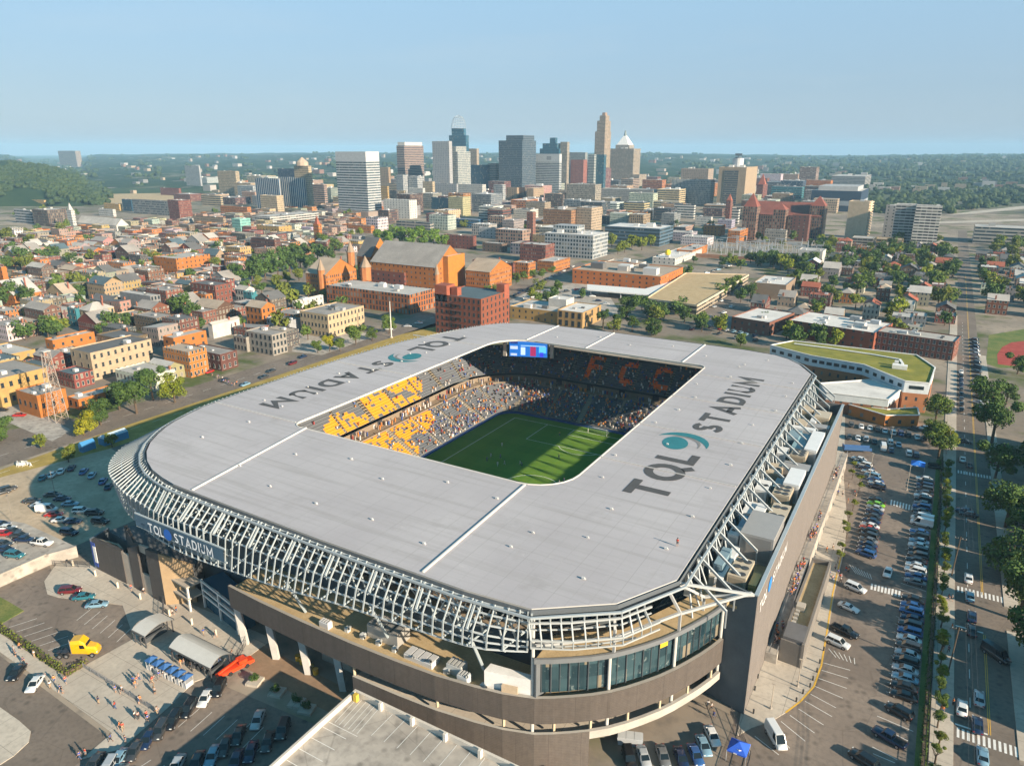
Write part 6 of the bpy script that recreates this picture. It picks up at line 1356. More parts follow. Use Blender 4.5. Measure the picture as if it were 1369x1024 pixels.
# school with planted roof
def polyb(name, label, cat, P, z1, zs, rc, ref=None, roofmat=None):
    P = ccw(P); t_ = thing(name, label, cat, (0,0,0))
    for (a0, a1, c, m_) in zs: b = MB(); b.prism(P, a0, a1, top=False); b.build('wall', M[m_], t_, c)
    b = MB(); b.sheet(P, z1-.3); b.build('roof', roofmat or M['roof'], t_, rc); b = MB()
    for i in range(len(P)): b.beam((*P[i],z1+.02), (*P[(i+1)%len(P)],z1+.02), .5, .3)
    b.build('parapet', M['white'], t_); xs = [p[0] for p in P]; ys = [p[1] for p in P]; FOOT.append(((min(xs)+max(xs))/2, (min(ys)+max(ys))/2, (max(xs)-min(xs))/2+2, (max(ys)-min(ys))/2+2, 0))
    if ref: c = (sum(xs)/len(P), sum(ys)/len(P)); REFS.append((PR(*c, z1), c, ref))
    return t_
gr = ground('sedum_roof', (.17,.17,.03), (.27,.24,.045), (.20,.22,.04), .15, 1.2)
t_ = polyb('school', 'modern school with a mossy planted roof and pale blue white walls', 'school', [(-61,340),(-53.6,353.7),(-2.2,355),(5.4,336.8),(4.2,311.5),(-4.2,309.9),(-20.4,326.8),(-41.7,330.5)], 12.2, ((0,7.6,(.34,.14,.06),'plainwin'),(7.6,12.2,(.58,.62,.65),'wall')), None, 'the planted school', gr)
b = MB()
for p, q, n_ in (((-61,340),(-41.7,330.5),5),((-41.7,330.5),(-20.4,326.8),7),((-20.4,326.8),(-4.2,309.9),5),((-4.2,309.9),(4.2,311.5),1)):
    for i in range(n_):
        f = (i+.5)/n_; d = (Vector(q)-Vector(p)).normalized(); c = Vector(p)+(Vector(q)-Vector(p))*f+Vector((d.y,-d.x))*.06; w_ = 1.1 if n_ > 1 else 2.6
        o = MB(); o.face([(c.x-d.x*w_,c.y-d.y*w_,9.2),(c.x+d.x*w_,c.y+d.y*w_,9.2),(c.x+d.x*w_,c.y+d.y*w_,10.6),(c.x-d.x*w_,c.y-d.y*w_,10.6)]); o.build('window', M['glass'], t_)
b = MB(); pp = [(-52,348),(-38,347.5),(-20,346),(-8,343),(-6.5,336),(-7,330)]
for p, q in zip(pp, pp[1:]): b.beam((*p,12.3), (*q,12.3), 1.0, .3)
b.box(-10,-4.5,327,330,12,13.6); b.box(-9.5,-8,331.5,333,12,14.2); b.build('roof_walk', M['white'], t_)
polyb('school_wing', 'low school wing with a wide white roof between the stadium and the planted roof', 'school', [(-33.9,303.7),(-16.4,319.7),(-5.2,310.5),(-8.3,295.2),(-29.8,292.8)], 8.2, ((0,5.2,(.2,.09,.05),'plainwin'),(5.2,8.2,(.50,.54,.56),'wall')), PALR['W'], 'the white school wing')
polyb('school_wing', 'single storey orange brick school wing with small planted roof facing the car park', 'school', [(-23,294.6),(-11,289),(-8.2,287.6),(2.5,294),(1.5,303),(-8.4,295)], 4.4, ((0,4.4,(.55,.19,.04),'plainwin'),), None, 'the orange school wing', gr)
# -- east side of the avenue (their long shadows cross it)
for i, (y0, y1, x0, x1, h, c, rf, rc) in enumerate(((84,97,31,44,9,'r','gy','D'),(99,111,30.5,44,10,'k','gy','K'),(133,146,34,46,10,'r','gx','D'),(148,162,34,47,8.5,'q','gx','K'),(185,196,35,50,9.5,'k','flat','K'),(198,214,35,52,9.5,'k','gx','D'),(217,233,36,54,10.5,'k','flat','D'),(236,252,37,56,10.5,'k','gx','K'),(255,272,37,56,8,'w','gx','D'),(276,292,36,52,8,'w','gx','K'))):
    lb = ('brick town house with black gable roof east of the avenue near the bottom edge','dark brick town house beside the lower side road east of the avenue','red brick town house past the lower side road','low brown town house before the middle side road','flat roofed dark brick house past the middle side road','dark brick house behind the big street trees','tall dark brick flat in deep shade across from the car park','dark brick flat with grey ridge roof south of the white house','white house with black roof and small windows facing the avenue','white gabled house beyond the other white house on the avenue')[i]
    t_ = thing('town_house', lb, 'house', ((x0+x1)/2,(y0+y1)/2,0)); w_, l_ = x1-x0, y1-y0; b = MB(); b.prism(rect(-w_/2,w_/2,-l_/2,l_/2), 0, h, top=False); b.build('wall', M['brick'], t_, PALC[c]); roof_on(t_, w_, l_, h, rf, PALR[rc], None, PALC[c], None, 1); windows(t_, w_, l_, h, 4, 3, 5, 'white', sides='fl', z0=.6); FOOT.append(((x0+x1)/2,(y0+y1)/2,w_/2+1,l_/2+1,0))
REFS.append((PR(46,263,6),(46,263),'the avenue house'))
# ==== downtown ====
def T(name, label, px, col, mat, rc='L', cat='tower', **k):
    k.setdefault('units', 3); return B(name, label, cat, px, col, mat, rc=rc, **k)
def crown(root, z0, z1, fx, fy, col, mat='wall', name='crown', ox=0, oy=0):
    w_, l_ = root['_w']*fx/2, root['_l']*fy/2; b = MB(); b.prism(rect(ox*root['_w']-w_, ox*root['_w']+w_, oy*root['_l']-l_, oy*root['_l']+l_), z0, z1); return b.build(name, M[mat], root, PALC[col] if isinstance(col, str) else tuple(x*.62 for x in col))
def mm(root, py):  # height of a photograph row above the tower's front
    return HZ((root.location.x, root.location.y), py)
t = T('office_tower','white office tower with thin dark window bands standing apart from downtown','454,493.5,511,291,216',(.60,.62,.63),'band','W',ref='the white banded tower'); crown(t, t['_h'], mm(t,203), 1, 1, (.66,.67,.68), 'wall'); b = MB(); b.box(-t['_w']/2-6,t['_w']/2+6,-t['_l']/2-8,t['_l']/2,0,9); b.build('podium', M['band'], t, (.25,.2,.17))
t = T('office_tower','broad pinkish office tower with white rounded cap','533,543,582,262,195',(.42,.29,.24),'band','W',dep=70,ref='the pinkish capped tower'); crown(t, t['_h'], mm(t,190.5), .92, .9, 'w')
t = T('office_tower','pale grid fronted tower with stepped shoulders','588,613,630,265,203',(.50,.52,.50),'grid','L',ref='the pale grid tower'); crown(t, t['_h'], mm(t,196), .7, .8, (.52,.53,.5), 'grid')
T('office_tower','grey slab with a glass side left of the pale grid tower','580,602,606,266,189',(.46,.46,.47),'plainwin','L'); 
t = T('glass_tower','tall blue glass tower topped by a white open tiara dome','602,624,628,256,181',(.05,.22,.34),'curtain','L',ref='the tiara topped tower'); crown(t, t['_h'], mm(t,172), .72, .7, (.06,.27,.40), 'curtain', 'upper_shaft')
b = MB(); zt0, zt1 = mm(t,172), mm(t,154); rr = t['_w']*.36
for i in range(14):
    a = pi*2*i/14
    for k in range(6): f0, f1 = k/6, (k+1)/6; g = lambda f: (rr*cos(a)*sqrt(max(0,1-f**2.2)), rr*sin(a)*sqrt(max(0,1-f**2.2)), zt0+(zt1-zt0)*f); b.tube(g(f0), g(f1), .42, 4)
for k in range(5): f = k/5; r_ = rr*sqrt(1-f**2.2); [b.tube((r_*cos(2*pi*i/14),r_*sin(2*pi*i/14),zt0+(zt1-zt0)*f), (r_*cos(2*pi*(i+1)/14),r_*sin(2*pi*(i+1)/14),zt0+(zt1-zt0)*f), .35, 4) for i in range(14)]
b.build('tiara', M['metal'], t, (.36,.42,.47))
T('office_block','deep blue glass block with a pale edge below the tiara tower','626,652,655,262,221',(.015,.07,.17),'curtain','D'); T('office_tower','tan tower behind the deep blue block','628,638,641,256,199',(.48,.38,.28),'fine','T'); T('office_block','pink striped block right of the deep blue block','653,664,668,262,219',(.45,.36,.30),'band','T')
T('hotel_building','white hotel block with red rooftop letters strip','613,645,650,277,247',(.62,.60,.56),'fine','L',ref='the white hotel block'); T('office_block','blank pale grey block left of the white hotel','581,611,614,270,246',(.42,.42,.43),'plainwin','L'); T('office_block','low navy glass building under the blank grey block','577,604,606,281,265',(.02,.06,.12),'curtain','D')
for px, c, m_, l in (('529,541,543,270,255','c','fine','small cream block between downtown towers'),('510,519,521,274,249','y','fine','thin ochre block beside the white banded tower'),('510,521,524,262,224','t','plainwin','tall plain tan block behind the white banded tower'),('531,540,547,268,234','s','pier','white and dark striped block below the pinkish tower'),('547,559,568,268,236','s','grid','pale block with white front below the pinkish tower'),('547,566,569,274,252','w','fine','white low block in front of the pinkish tower'),('514,548,558,293,268','w','plainwin','row of white flats with grey ends in front of downtown'),('522,531,534,276,255','d','fine','dark narrow block between pale ones'),('566,579,582,272,243','c','fine','cream block beside the pale grid tower')): T('office_block', l, px, c, m_, cat='office block', units=1)
t = T('office_tower','dark blue banded tower with a pinkish striped side and stepped top','667,698,716,264,188',(.10,.13,.17),'band','D',ref='the dark banded tower'); crown(t, t['_h'], mm(t,181.5), .72, .8, (.12,.15,.19), 'band', ox=.12)
t = T('office_tower','wide white office block with dark ribbon windows in mid downtown','688,747,750,262,217',(.60,.62,.63),'band','W',ref='the ribbon windowed block'); crown(t, t['_h'], mm(t,206), 1, 1, (.64,.66,.67)); 
for ox in (-.32,.27): crown(t, mm(t,214), mm(t,209), .1, 1.006, (.35,.36,.37), 'wall', 'emblem', ox=ox)
t = T('glass_tower','teal glass tower with stepped pyramid crown','721,746,752,258,199',(.03,.17,.25),'curtain','B',ref='the teal stepped tower'); crown(t, t['_h'], mm(t,192), .75, .8, (.03,.19,.28), 'curtain'); crown(t, mm(t,192), mm(t,184.5), .3, .4, (.04,.2,.3), 'curtain', 'spire', ox=.1)
T('office_tower','slim tan tower touching the teal stepped tower','748,757,760,258,190',(.50,.41,.31),'pier','T'); T('office_block','grey block with a red brick neighbour below the skyline','759,781,784,255,204',(.36,.38,.38),'fine','L'); T('office_block','short red block before the grey one','762,779,784,258,214',(.36,.12,.08),'plainwin','R'); T('office_block','white block with open floors beside a teal glass one','785,793,796,256,207',(.55,.57,.54),'band','W'); T('office_block','teal glass block at the foot of the tallest tan tower','795,806,809,256,207',(.05,.20,.22),'curtain','B')
T('office_block','long dark red brick block with many windows','752,808,816,254,225',(.24,.07,.06),'grid','R',ref='the dark red block')
t = T('skyscraper','tallest tan tower with stepped stone crown','793,806,814,253,176',(.52,.37,.23),'pier','T',ref='the tallest tan tower'); crown(t, t['_h'], mm(t,162), .84, .86, (.52,.37,.23), 'pier', 'upper_shaft', ox=.05); crown(t, mm(t,162), mm(t,155), .6, .62, (.50,.35,.22), 'pier', 'crown', ox=.1); crown(t, mm(t,155), mm(t,151), .3, .32, (.45,.3,.2), 'wall', 'cap', ox=.1)
t = T('skyscraper','stone tower with ribbed front and white pyramid temple roof','812,845,854,250,199',(.47,.36,.25),'pier','L',ref='the pyramid roofed tower'); z0 = t['_h']; crown(t, z0, mm(t,194), .55, .7, (.5,.42,.33), 'pier', 'colonnade')
b = MB(); z1, z2, z3 = mm(t,194), mm(t,182), mm(t,175); r_ = t['_w']*.24; b.tube((0,0,z1), (0,0,z2), r_*1.4, 4, r2=r_*.3); o = b.build('pyramid_roof', M['white'], t); b = MB(); b.tube((0,0,z2), (0,0,z3), r_*.25, 6, r2=r_*.1); b.build('lantern', M['metal'], o, (.05,.1,.1)); crown(t, 0, mm(t,233), 1.25, 1.1, (.5,.38,.27), 'pier', 'base_block', ox=.15)
T('apartment_block','tan ribbed slab with sunlit end wall','757,795,803,277,247',(.44,.38,.30),'pier','L',ref='the tan ribbed slab'); T('office_block','long grey stone block with even windows','803,872,880,273,254',(.43,.40,.36),'fine','L',ref='the grey stone block')
for px, c, m_, l in (('660,672,676,276,247','s','pier','silver grey block left of three tan blocks'),('677,691,694,274,251','t','plainwin','first of the tan blocks in mid downtown'),('692,702,705,274,251','q','plainwin','second darker tan block in mid downtown'),('704,713,727,276,252','t','plainwin','tan block with a bright blank end wall'),('728,752,755,280,260','q','grid','brown block below the wide ribbon windowed block'),('660,684,690,286,275','p','fine','low pinkish block behind the brick tower')): T('office_block', l, px, c, m_, cat='office block', units=1)
T('apartment_block','complex of orange and dark brick flats with pale end','726,763,785,312,281',(.40,.20,.09),'fine','T',ref='the orange flats'); T('apartment_block','tall pale end block of the orange flats','770,790,804,312,278',(.52,.40,.28),'fine','L'); T('brick_tower','narrow plain red brick tower among the flats','704,712,716,325,284',(.30,.13,.09),'plainwin','R',ref='the narrow brick tower')
t = T('office_building','blue glass office block with white sun screens on every floor','728,792,812,347,315',(.50,.53,.55),'grid','W',cat='office block',ref='the screened glass block'); crown(t, t['_h'], mm(t,302), .5, .5, (.5,.53,.55), 'grid', 'upper_floor', ox=-.2, oy=.1)
T('office_building','dark blue glass office block with white stacked end','808,881,899,330,306',(.10,.17,.24),'band','W',cat='office block',ref='the dark office')
T('office_block','grey vertical ribbed office slab before the tan hotel','896,948,953,276,241',(.46,.46,.44),'pier','L',ref='the grey ribbed slab'); T('office_block','orange and teal roofed block behind the grey ribbed slab','908,944,951,268,226',(.42,.33,.26),'plainwin','T')
t = T('hotel_tower','tan hotel tower with darker banded centre and round rooftop restaurant','957,993,1008,279,224',(.48,.36,.24),'wall','T',ref='the tan hotel tower'); crown(t, t['_h']*.02, t['_h']*.93, .5, 1.02, (.22,.19,.16), 'band', 'dark_bay', ox=-.02); b = MB(); z0 = t['_h']; b.tube((-2,0,z0), (-2,0,mm(t,212)), t['_w']*.2, 14, caps=True); o = b.build('restaurant', M['band'], t, (.5,.5,.5)); b = MB(); b.tube((-2,0,mm(t,212)), (-2,0,mm(t,210)), t['_w']*.13, 12, caps=True); b.beam((-8,0,mm(t,207)), (4,0,mm(t,207)), 2, 4); b.tube((-2,0,mm(t,212)), (-2,0,mm(t,206)), 1.2, 6); b.build('roof_sign', M['metal'], o, (.1,.13,.15))  # centre bay: darker banded block, slightly proud of the tower walls
def spire_tower(name, label, px, col, rc, ztip, ref=None, cat='church tower', mat='fine'):
    t = T(name, label, px, col, mat, rc, cat=cat, ref=ref, units=0); h = t['_h']; w_ = min(t['_w'], t['_l'])/2*1.05; b = MB(); q = [(-w_,-w_,h-.3),(w_,-w_,h-.3),(w_,w_,h-.3),(-w_,w_,h-.3)]; zt1 = mm(t, ztip)
    for i in range(4): b.face([q[i], q[(i+1)%4], (0,0,zt1)])
    b.build('spire', M['roof'], t, PALR[rc] if isinstance(rc, str) else rc); return t
spire_tower('church_tower','dark red gothic tower with pointed roof beside the tan hotel tower','1009,1018,1024,273,247','r','R',232,'the gothic tower'); spire_tower('clock_tower','slender red brick tower with pointed cap left of the city hall','968,974,977,302,268','r','R',259,'the slender red tower'); spire_tower('church_tower','slim white church steeple among the far western roofs','93,99,104,307,281','w','L',271,'the white steeple'); B('church','white church body with grey roof beside the white steeple','church','104,157,160,311,302','w','plainwin',roof='gx',rc='G',dep=16,rise=8)
spire_tower('church_tower','orange brick church tower with pointed roof near the concert hall trees','421,428,432,330,300','o','R',288,'the orange church tower')
# city hall
c0 = G(1095,320); ch = thing('city_hall', 'sprawling red roofed gothic city hall with corner towers', 'city hall', (c0[0],c0[1],0)); REFS.append((PR(c0[0],c0[1],20), c0, 'the city hall'))
B('main_range','','','991,1094,1099,320,290',(.27,.15,.10),'pier',roof='gx',rc=(.20,.065,.045),rise=14,dep=45,parent=ch,units=0)
for px, tip in (('990,1008,1010,321,277',258),('1078,1098,1101,320,276',262),('1030,1046,1048,322,281',272)):
    r0 = B('corner_tower','','',px,(.28,.15,.10),'pier',roof='flat',rc='R',dep=18,parent=ch,units=0); h = r0['_h']; w_ = r0['_w']/2; b = MB(); P0_ = (c0[0]+r0.location.x, c0[1]+r0.location.y); zt1 = HZ(P0_, tip)
    for i in range(4): q = [(-w_,-9,h),(w_,-9,h),(w_,9,h),(-w_,9,h)]; b.face([q[i],q[(i+1)%4],(0,0,zt1)])
    b.build('pyramid_roof', M['roof'], r0, (.21,.065,.045))
B('rear_block','','','1056,1078,1082,323,288',(.20,.08,.06),'plainwin',rc='R',parent=ch,dep=14,units=0)
for px, c, m_, l in (('900,927,929,293,274','w','band','white decked car park by the grey ribbed slab'),('929,950,952,302,290','w','fine','low white office before the hotel tower'),('939,965,968,290,279','k','grid','dark red windowed block before the hotel tower'),('975,986,988,300,279','w','band','white parking block between the slender tower and city hall'),('1066,1088,1092,256,224','p','balcony','pink apartment tower far behind the city hall'),('1042,1072,1077,258,242','n','grid','dark teal office behind the city hall'),('1030,1071,1074,266,250','e','band','flat dark office with banded floors behind the city hall'),('940,963,969,316,302','o','plainwin','small orange building with dark bays before the hotel'),('972,988,1001,325,309','o','fine','orange brick office with pale windows near city hall'),('1021,1049,1051,326,308','a','fine','stone block in front of the city hall middle'),('904,925,946,345,335','o','plainwin','low orange shed with flat tan roof by the substation'),('900,915,928,312,304','p','fine','low pinkish brick row with orange end by the trees')): T('office_block', l, px, c, m_, cat='building', units=2)
# ball park
t = T('sports_arena','navy walled sports arena with white upper deck beyond the city hall','1082,1148,1152,284,256',(.02,.05,.10),'wall','L',cat='arena',dep=120,ref='the navy arena'); crown(t, mm(t,255), mm(t,248), .8, .7, (.58,.58,.58), 'wall', 'upper_deck'); crown(t, mm(t,272), mm(t,266), 1.01, 1.01, (.4,.45,.5), 'wall', 'band'); T('sports_arena','pale far stadium bowl beyond the navy arena','1110,1155,1160,252,236',(.45,.42,.40),'band','L',cat='arena',dep=160)
T('apartment_tower','tan windowless end and balconied side of an apartment tower','1128,1155,1175,324,270',(.80,.62,.42),'wall','T',dep=24,ang=-3,ref='the tan apartment tower')
t = D.objects['apartment_tower']; b = MB()
for k in range(14): z = 4+k*t['_h']/15; b.box(t['_w']/2,t['_w']/2+1.6,-t['_l']/2+1,t['_l']/2-1,z,z+1.1)
b.build('balcony', M['wall'], t, (.62,.5,.36))
T('apartment_tower','white tower of stacked balconies, wider half coloured as lit','1216,1250,1253,333,276',(.95,.90,.82),'balcony','L',dep=22,ref='the stacked balcony tower'); T('apartment_tower','white tower of stacked balconies, set back half coloured darker','1190,1217,1219,329,274',(.72,.70,.66),'balcony','L',dep=22); T('apartment_tower','grey narrow tower with dark square openings behind the balcony tower','1178,1192,1194,322,275',(.42,.42,.42),'plainwin','L',dep=18)  # lit and darker look of the two halves is put into the wall colour
T('parking_block','low open car park at the foot of the apartment towers','1138,1166,1170,331,319',(.40,.36,.30),'balcony','L',cat='car park',dep=22,units=0); T('parking_block','low car park with bright yellow end at the foot of the balcony tower','1170,1205,1208,333,321',(.5,.36,.16),'balcony','T',cat='car park',dep=18,units=0)
T('office_building','long white two storey office with ribbon windows at the eastern edge','1300,1302,1420,326,302',(.52,.50,.46),'band','L',cat='office block',dep=40,ref='the white edge office') if False else B('office_building','long white two storey office with ribbon windows at the eastern edge','office block','1290,1300,1430,325,303',(.52,.50,.46),'band',rc='L',dep=40,ref='the white edge office')
# western far landmarks
T('apartment_tower','tan tower block on the wooded western hill','81,104,111,224,202',(.44,.33,.26),'grid','T',units=1,ref='the hilltop tower') ; 
for px, c, m_, l, rf in (('36,104,107,263,249','p','balcony','long pinkish apartment row at the foot of the wooded hill','the long hillside apartments'),('46,67,92,303,281','q','pier','brown brick mill with a sunlit orange side','the brown mill'),('22,44,46,300,281','s','band','grey banded building beside the brown mill',None),('165,177,180,283,267','n','curtain','navy blue cube among the western roofs','the navy cube'),('179,229,231,289,269','g','grid','long grey factory with window grid behind the western roofs','the long grey factory'),('250,269,271,250,222','s','fine','pale rounded tower standing alone before the far woods','the lone pale tower'),('294,318,323,262,229','c','pier','cream tower with stepped shoulders','the cream stepped tower'),('376,410,418,284,238','w','stripe','tower of blue and white vertical stripes','the blue striped tower'),('350,372,381,288,262','c','fine','stepped cream block before the striped tower','the stepped cream block'),('355,368,374,276,246','c','fine','upper stepped cream block behind its lower half',None),('345,376,378,284,239','s','stripe','dark striped slab joined to the blue striped tower',None),('375,397,399,270,226','n','fine','flat dark tower top behind the striped tower',None),('398,417,421,284,222','c','fine','cream tower with a domed top behind the striped tower','the domed cream tower'),('420,435,439,276,247','p','band','tan striped tower right of the domed one',None),('228,242,259,299,268','r','fine','red brown brick block with sunlit side in the western roofs','the red brown block'),('296,332,337,293,277','o','fine','orange brick loft row behind the western roofs','the orange lofts'),('366,396,399,285,277','o','plainwin','low orange block at the striped tower foot',None),('338,362,427,304,290','w','balcony','long white open parking structure before the striped tower','the white parking structure'),('260,300,303,307,291','t','fine','wide grey tan apartment block in the western roofs','the wide tan apartments'),('312,323,337,316,293','m','fine','mint green and teal building','the mint green building'),('344,374,391,318,303','y','plainwin','ochre block with pale yellow side','the ochre block'),('133,152,156,290,280','w','fine','white low factory in front of the rail yard',None),('20,60,64,276,268','y','plainwin','long tan shed by the rail yard',None),('140,160,164,282,273','y','plainwin','yellow shed by the rail yard',None),('215,240,243,262,252','r','plainwin','red brick flats below the far woods',None),('338,350,353,276,262','g','plainwin','tall grey wall left of the stepped cream block',None),('270,296,299,276,262','c','band','low cream office before the cream tower',None)):
    T('office_block' if m_ in ('band','curtain','pier') else 'brick_building', l, px, c, m_, cat='building', units=2, ref=rf)
t = [o for o in D.objects if o.get('label','').startswith('cream tower with a domed')][0]; b = MB(); b.tube((0,0,t['_h']), (0,0,t['_h']+t['_w']*.16), t['_w']*.3, 10); b.tube((0,0,t['_h']+t['_w']*.16), (0,0,t['_h']+t['_w']*.42), t['_w']*.3, 10, r2=.3); b.build('dome', M['roof'], t, (.40,.31,.23))
for px, c, m_, l, rf in (('466,496,501,312,302','o','fine','low orange terrace beyond the park trees',None),('594,633,637,334,316','r','plainwin','brick hall with a white flat roof and blue window','the brick hall'),('645,671,678,338,326','q','plainwin','dark roofed brick house with orange gable',None),('530,575,580,309,298','a','band','long low pale building behind the concert hall','the low pale building'),('576,640,646,306,294','b','band','long blue glass hall behind the concert hall','the long blue hall'),('640,672,676,320,306','s','plainwin','plain silver grey shed with orange side',None),('695,729,741,352,328','r','fine','ornate red brick house with rounded gables',None),('632,686,690,372,352','r','fine','brick row along the diagonal street','the brick street row'),('686,706,716,373,352','o','fine','orange corner block on the diagonal street',None),('718,740,762,364,350','o','fine','orange brick row at the far end of the diagonal street',None)):
    T('brick_building', l, px, c, m_, cat='building', units=2, ref=rf)
# substation
p0 = G(1000,348); ss = thing('substation', 'grey electric substation with a forest of thin steel gantries', 'substation', (p0[0],p0[1],0)); b = MB(); q = MB()
for i in range(96):
    x, y = R.uniform(-55,55), R.uniform(0,95); h = R.uniform(6,14); b = MB(); b.beam((x,y,0), (x,y,h), .5, .5); b.build('gantry_mast', M['metal'], ss, (.40,.42,.44)); q = MB()
    if i % 2: q.beam((x,y,h-.5), (x+R.choice((-1,1))*R.uniform(6,14),y,h-.5), .5, .6); q.build('crossbar', M['metal'], ss, (.36,.38,.40))
    elif i % 4 == 0: q.box(x-1.5,x+1.5,y+1,y+3,0,3.2); q.build('transformer', M['metal'], ss, (.33,.36,.37))
b = MB(); 
for s in (0,): b.prism(rect(-58,58,-4,-3.2), 0, 3.5)
b.build('boundary_wall', M['brick'], ss, (.30,.16,.10)); FOOT.append((p0[0],p0[1]+46,60,54,0)); REFS.append((PR(p0[0],p0[1]+40,5),p0,'the substation'))
B('warehouse','white roofed market hall with a yellow roof ball beside the public building','market hall','872,902,938,355,346','w','plainwin',rc='W',units=2,ref='the white market hall'); p = G(892,352); t_ = thing('roof_ball','bright yellow round balloon on the white market hall roof','balloon',(p[0],p[1],6)); b = MB(); b.ball((0,0,3.6), 2.7, 12, 8); b.build('balloon', M['col'], t_, (.78,.56,.02)); b = MB(); b.box(-2,2,-2,2,0,1.4); b.build('stand', M['metal'], t_, (.5,.5,.5))
flat('highway', [(1262,288),(1300,283),(1369,275.5),(1420,272),(1420,276),(1369,279.5),(1300,286)], M['concrete'], .05); flat('highway', [(1180,299),(1369,293),(1420,292),(1420,294),(1369,295.5),(1180,301.5)], M['concrete'], .06); flat('rail_yard', [(0,272),(0,262),(120,260),(240,258),(330,268),(200,272)], M['gravel'], .04)
# ==== infill of the old quarter, the east side and downtown ====
def blocked(x, y, r):
    for a, c, w_, l_, an in FOOT:
        if abs(x-a) < 80+r and abs(y-c) < 110+r:
            dx, dy = x-a, y-c; u, v = dx*cos(an)+dy*sin(an), -dx*sin(an)+dy*cos(an)
            if abs(u) < w_+r*.8 and abs(v) < l_+r*.8: return True
    return False
def inpoly(p, P):
    k = False
    for i in range(len(P)):
        (x1, y1), (x2, y2) = P[i], P[i-1]
        if (y1 > p[1]) != (y2 > p[1]) and p[0] < (x2-x1)*(p[1]-y1)/(y2-y1)+x1: k = not k
    return k
PARK = [(330,395),(300,372),(395,335),(440,330),(600,330),(600,352),(500,350),(420,392)]; KEEP = [[(0,272),(0,258),(240,255),(345,268),(200,274)], [(380,440),(400,422),(450,455),(430,480),(380,480)]]
sz = lambda c: c[0]
cand = []
rh = random.Random(21)
for s in range(12):          # streets of the old quarter run away from the camera
    X = -306-s*56
    for side in (-1, 1):
        y = 130.0
        while y < 1120:
            wd = rh.uniform(7,14); dp = rh.uniform(13,22); x = X+side*(5.5+dp/2); y += wd
            if rh.random() < .10: y += rh.uniform(6,16)
            px, py = PR(x, y-wd/2, 5)
            if not (-70 < px < 480 and 268 < py < 560): continue
            if px > 415 and py > 330: continue
            if blocked(x, y-wd/2, 7.0): continue
            if inpoly((px, py), PARK) or any(inpoly((px, py), k) for k in KEEP): continue
            if rh.random() < (.10 if py < 420 else .3): continue
            cand.append((py, x, y-wd/2, dp, wd-.15, rh.choice((5.5,6.5,7,7.5,8.5,9.5,10.5,12)), rh.choice('ooorrkkcttqqqgwaayppdtsar'), rh.choice('GGGLKGDDKKTKBK'), rh.choice(('flat','flat','flat','flat','flat','gy','gx','shed','shed'))))
cand.sort(reverse=True)
def ordw(i): 
    u = 'first second third fourth fifth sixth seventh eighth ninth tenth eleventh twelfth thirteenth fourteenth fifteenth sixteenth seventeenth eighteenth nineteenth'.split(); tn = {2:'twenty',3:'thirty',4:'forty',5:'fifty',6:'sixty',7:'seventy',8:'eighty',9:'ninety'}
    if i < 19: return u[i]
    n = i+1; a, c = divmod(n, 10)
    if a > 9: return 'later'
    return tn[a]+('-'+u[c-1] if c else '') if c else tn[a][:-1]+'ieth'
def nearref(px, py):
    best = min(REFS, key=lambda r: ((r[0][0]-px)*1.0)**2+((r[0][1]-py)*1.6)**2); dx, dy = px-best[0][0], py-best[0][1]
    d = ('left of ' if dx < 0 else 'right of ') if abs(dx) > abs(dy)*2.2 else ('behind ' if dy < 0 else 'before ')
    return d+best[2]
def small_house(x, y, w_, l_, h, c, rc, rf, label, cat, group, name, mat='house', an=0.0):
    t_ = thing(name, label, cat, (x,y,0), an, group); b = MB(); col = [v*rh.uniform(.8,1.15) for v in PALC[c]]
    if rf == 'shed': b.prism(rect(-w_/2,w_/2,-l_/2,l_/2), 0, h, top=False, zt=[h-1.6,h,h,h-1.6]); b.build('wall', M[mat], t_, col); q = MB(); q.face([(-w_/2-.2,-l_/2,h-1.58),(w_/2,-l_/2,h+.02),(w_/2,l_/2,h+.02),(-w_/2-.2,l_/2,h-1.58)]); ro = q.build('roof', M['roof'], t_, PALR[rc])
    else: b.prism(rect(-w_/2,w_/2,-l_/2,l_/2), 0, h, top=False); b.build('wall', M[mat], t_, col); ro = roof_on(t_, w_, l_, h, rf, PALR[rc], None, col, None, 0)
    for k in range(rh.choice((0,1,1,2))):
        q = MB(); s = rh.uniform(.35,.6); cx_, cy_ = rh.uniform(-w_/2+1,w_/2-1), rh.choice((-1,1))*(l_/2-.6); q.box(cx_-s,cx_+s,cy_-s*.7,cy_+s*.7,h-1.0,h+rh.uniform(.9,1.8)+(1.2 if rf in ('gx','gy') else 0)); q.build('chimney', M['brick'], ro, (.28,.11,.06))
    if rf == 'flat' and w_*l_ > 110:
        q = MB(); a, c2 = rh.uniform(-w_/4,w_/4), rh.uniform(-l_/4,l_/4); q.box(a-1,a+1,c2-.8,c2+.8,h-.55,h+.6); q.build('rooftop_unit', M['metal'], ro, rh.choice(((.5,.5,.5),(.6,.58,.55),(.3,.3,.3))))
    return t_
stuff_walls, stuff_roofs = MB(), MB()
ST = {'flat': 'flat', 'shed': 'sloping', 'gx': 'gabled', 'gy': 'gabled', 'hip': 'hipped'}
NEARH = 255
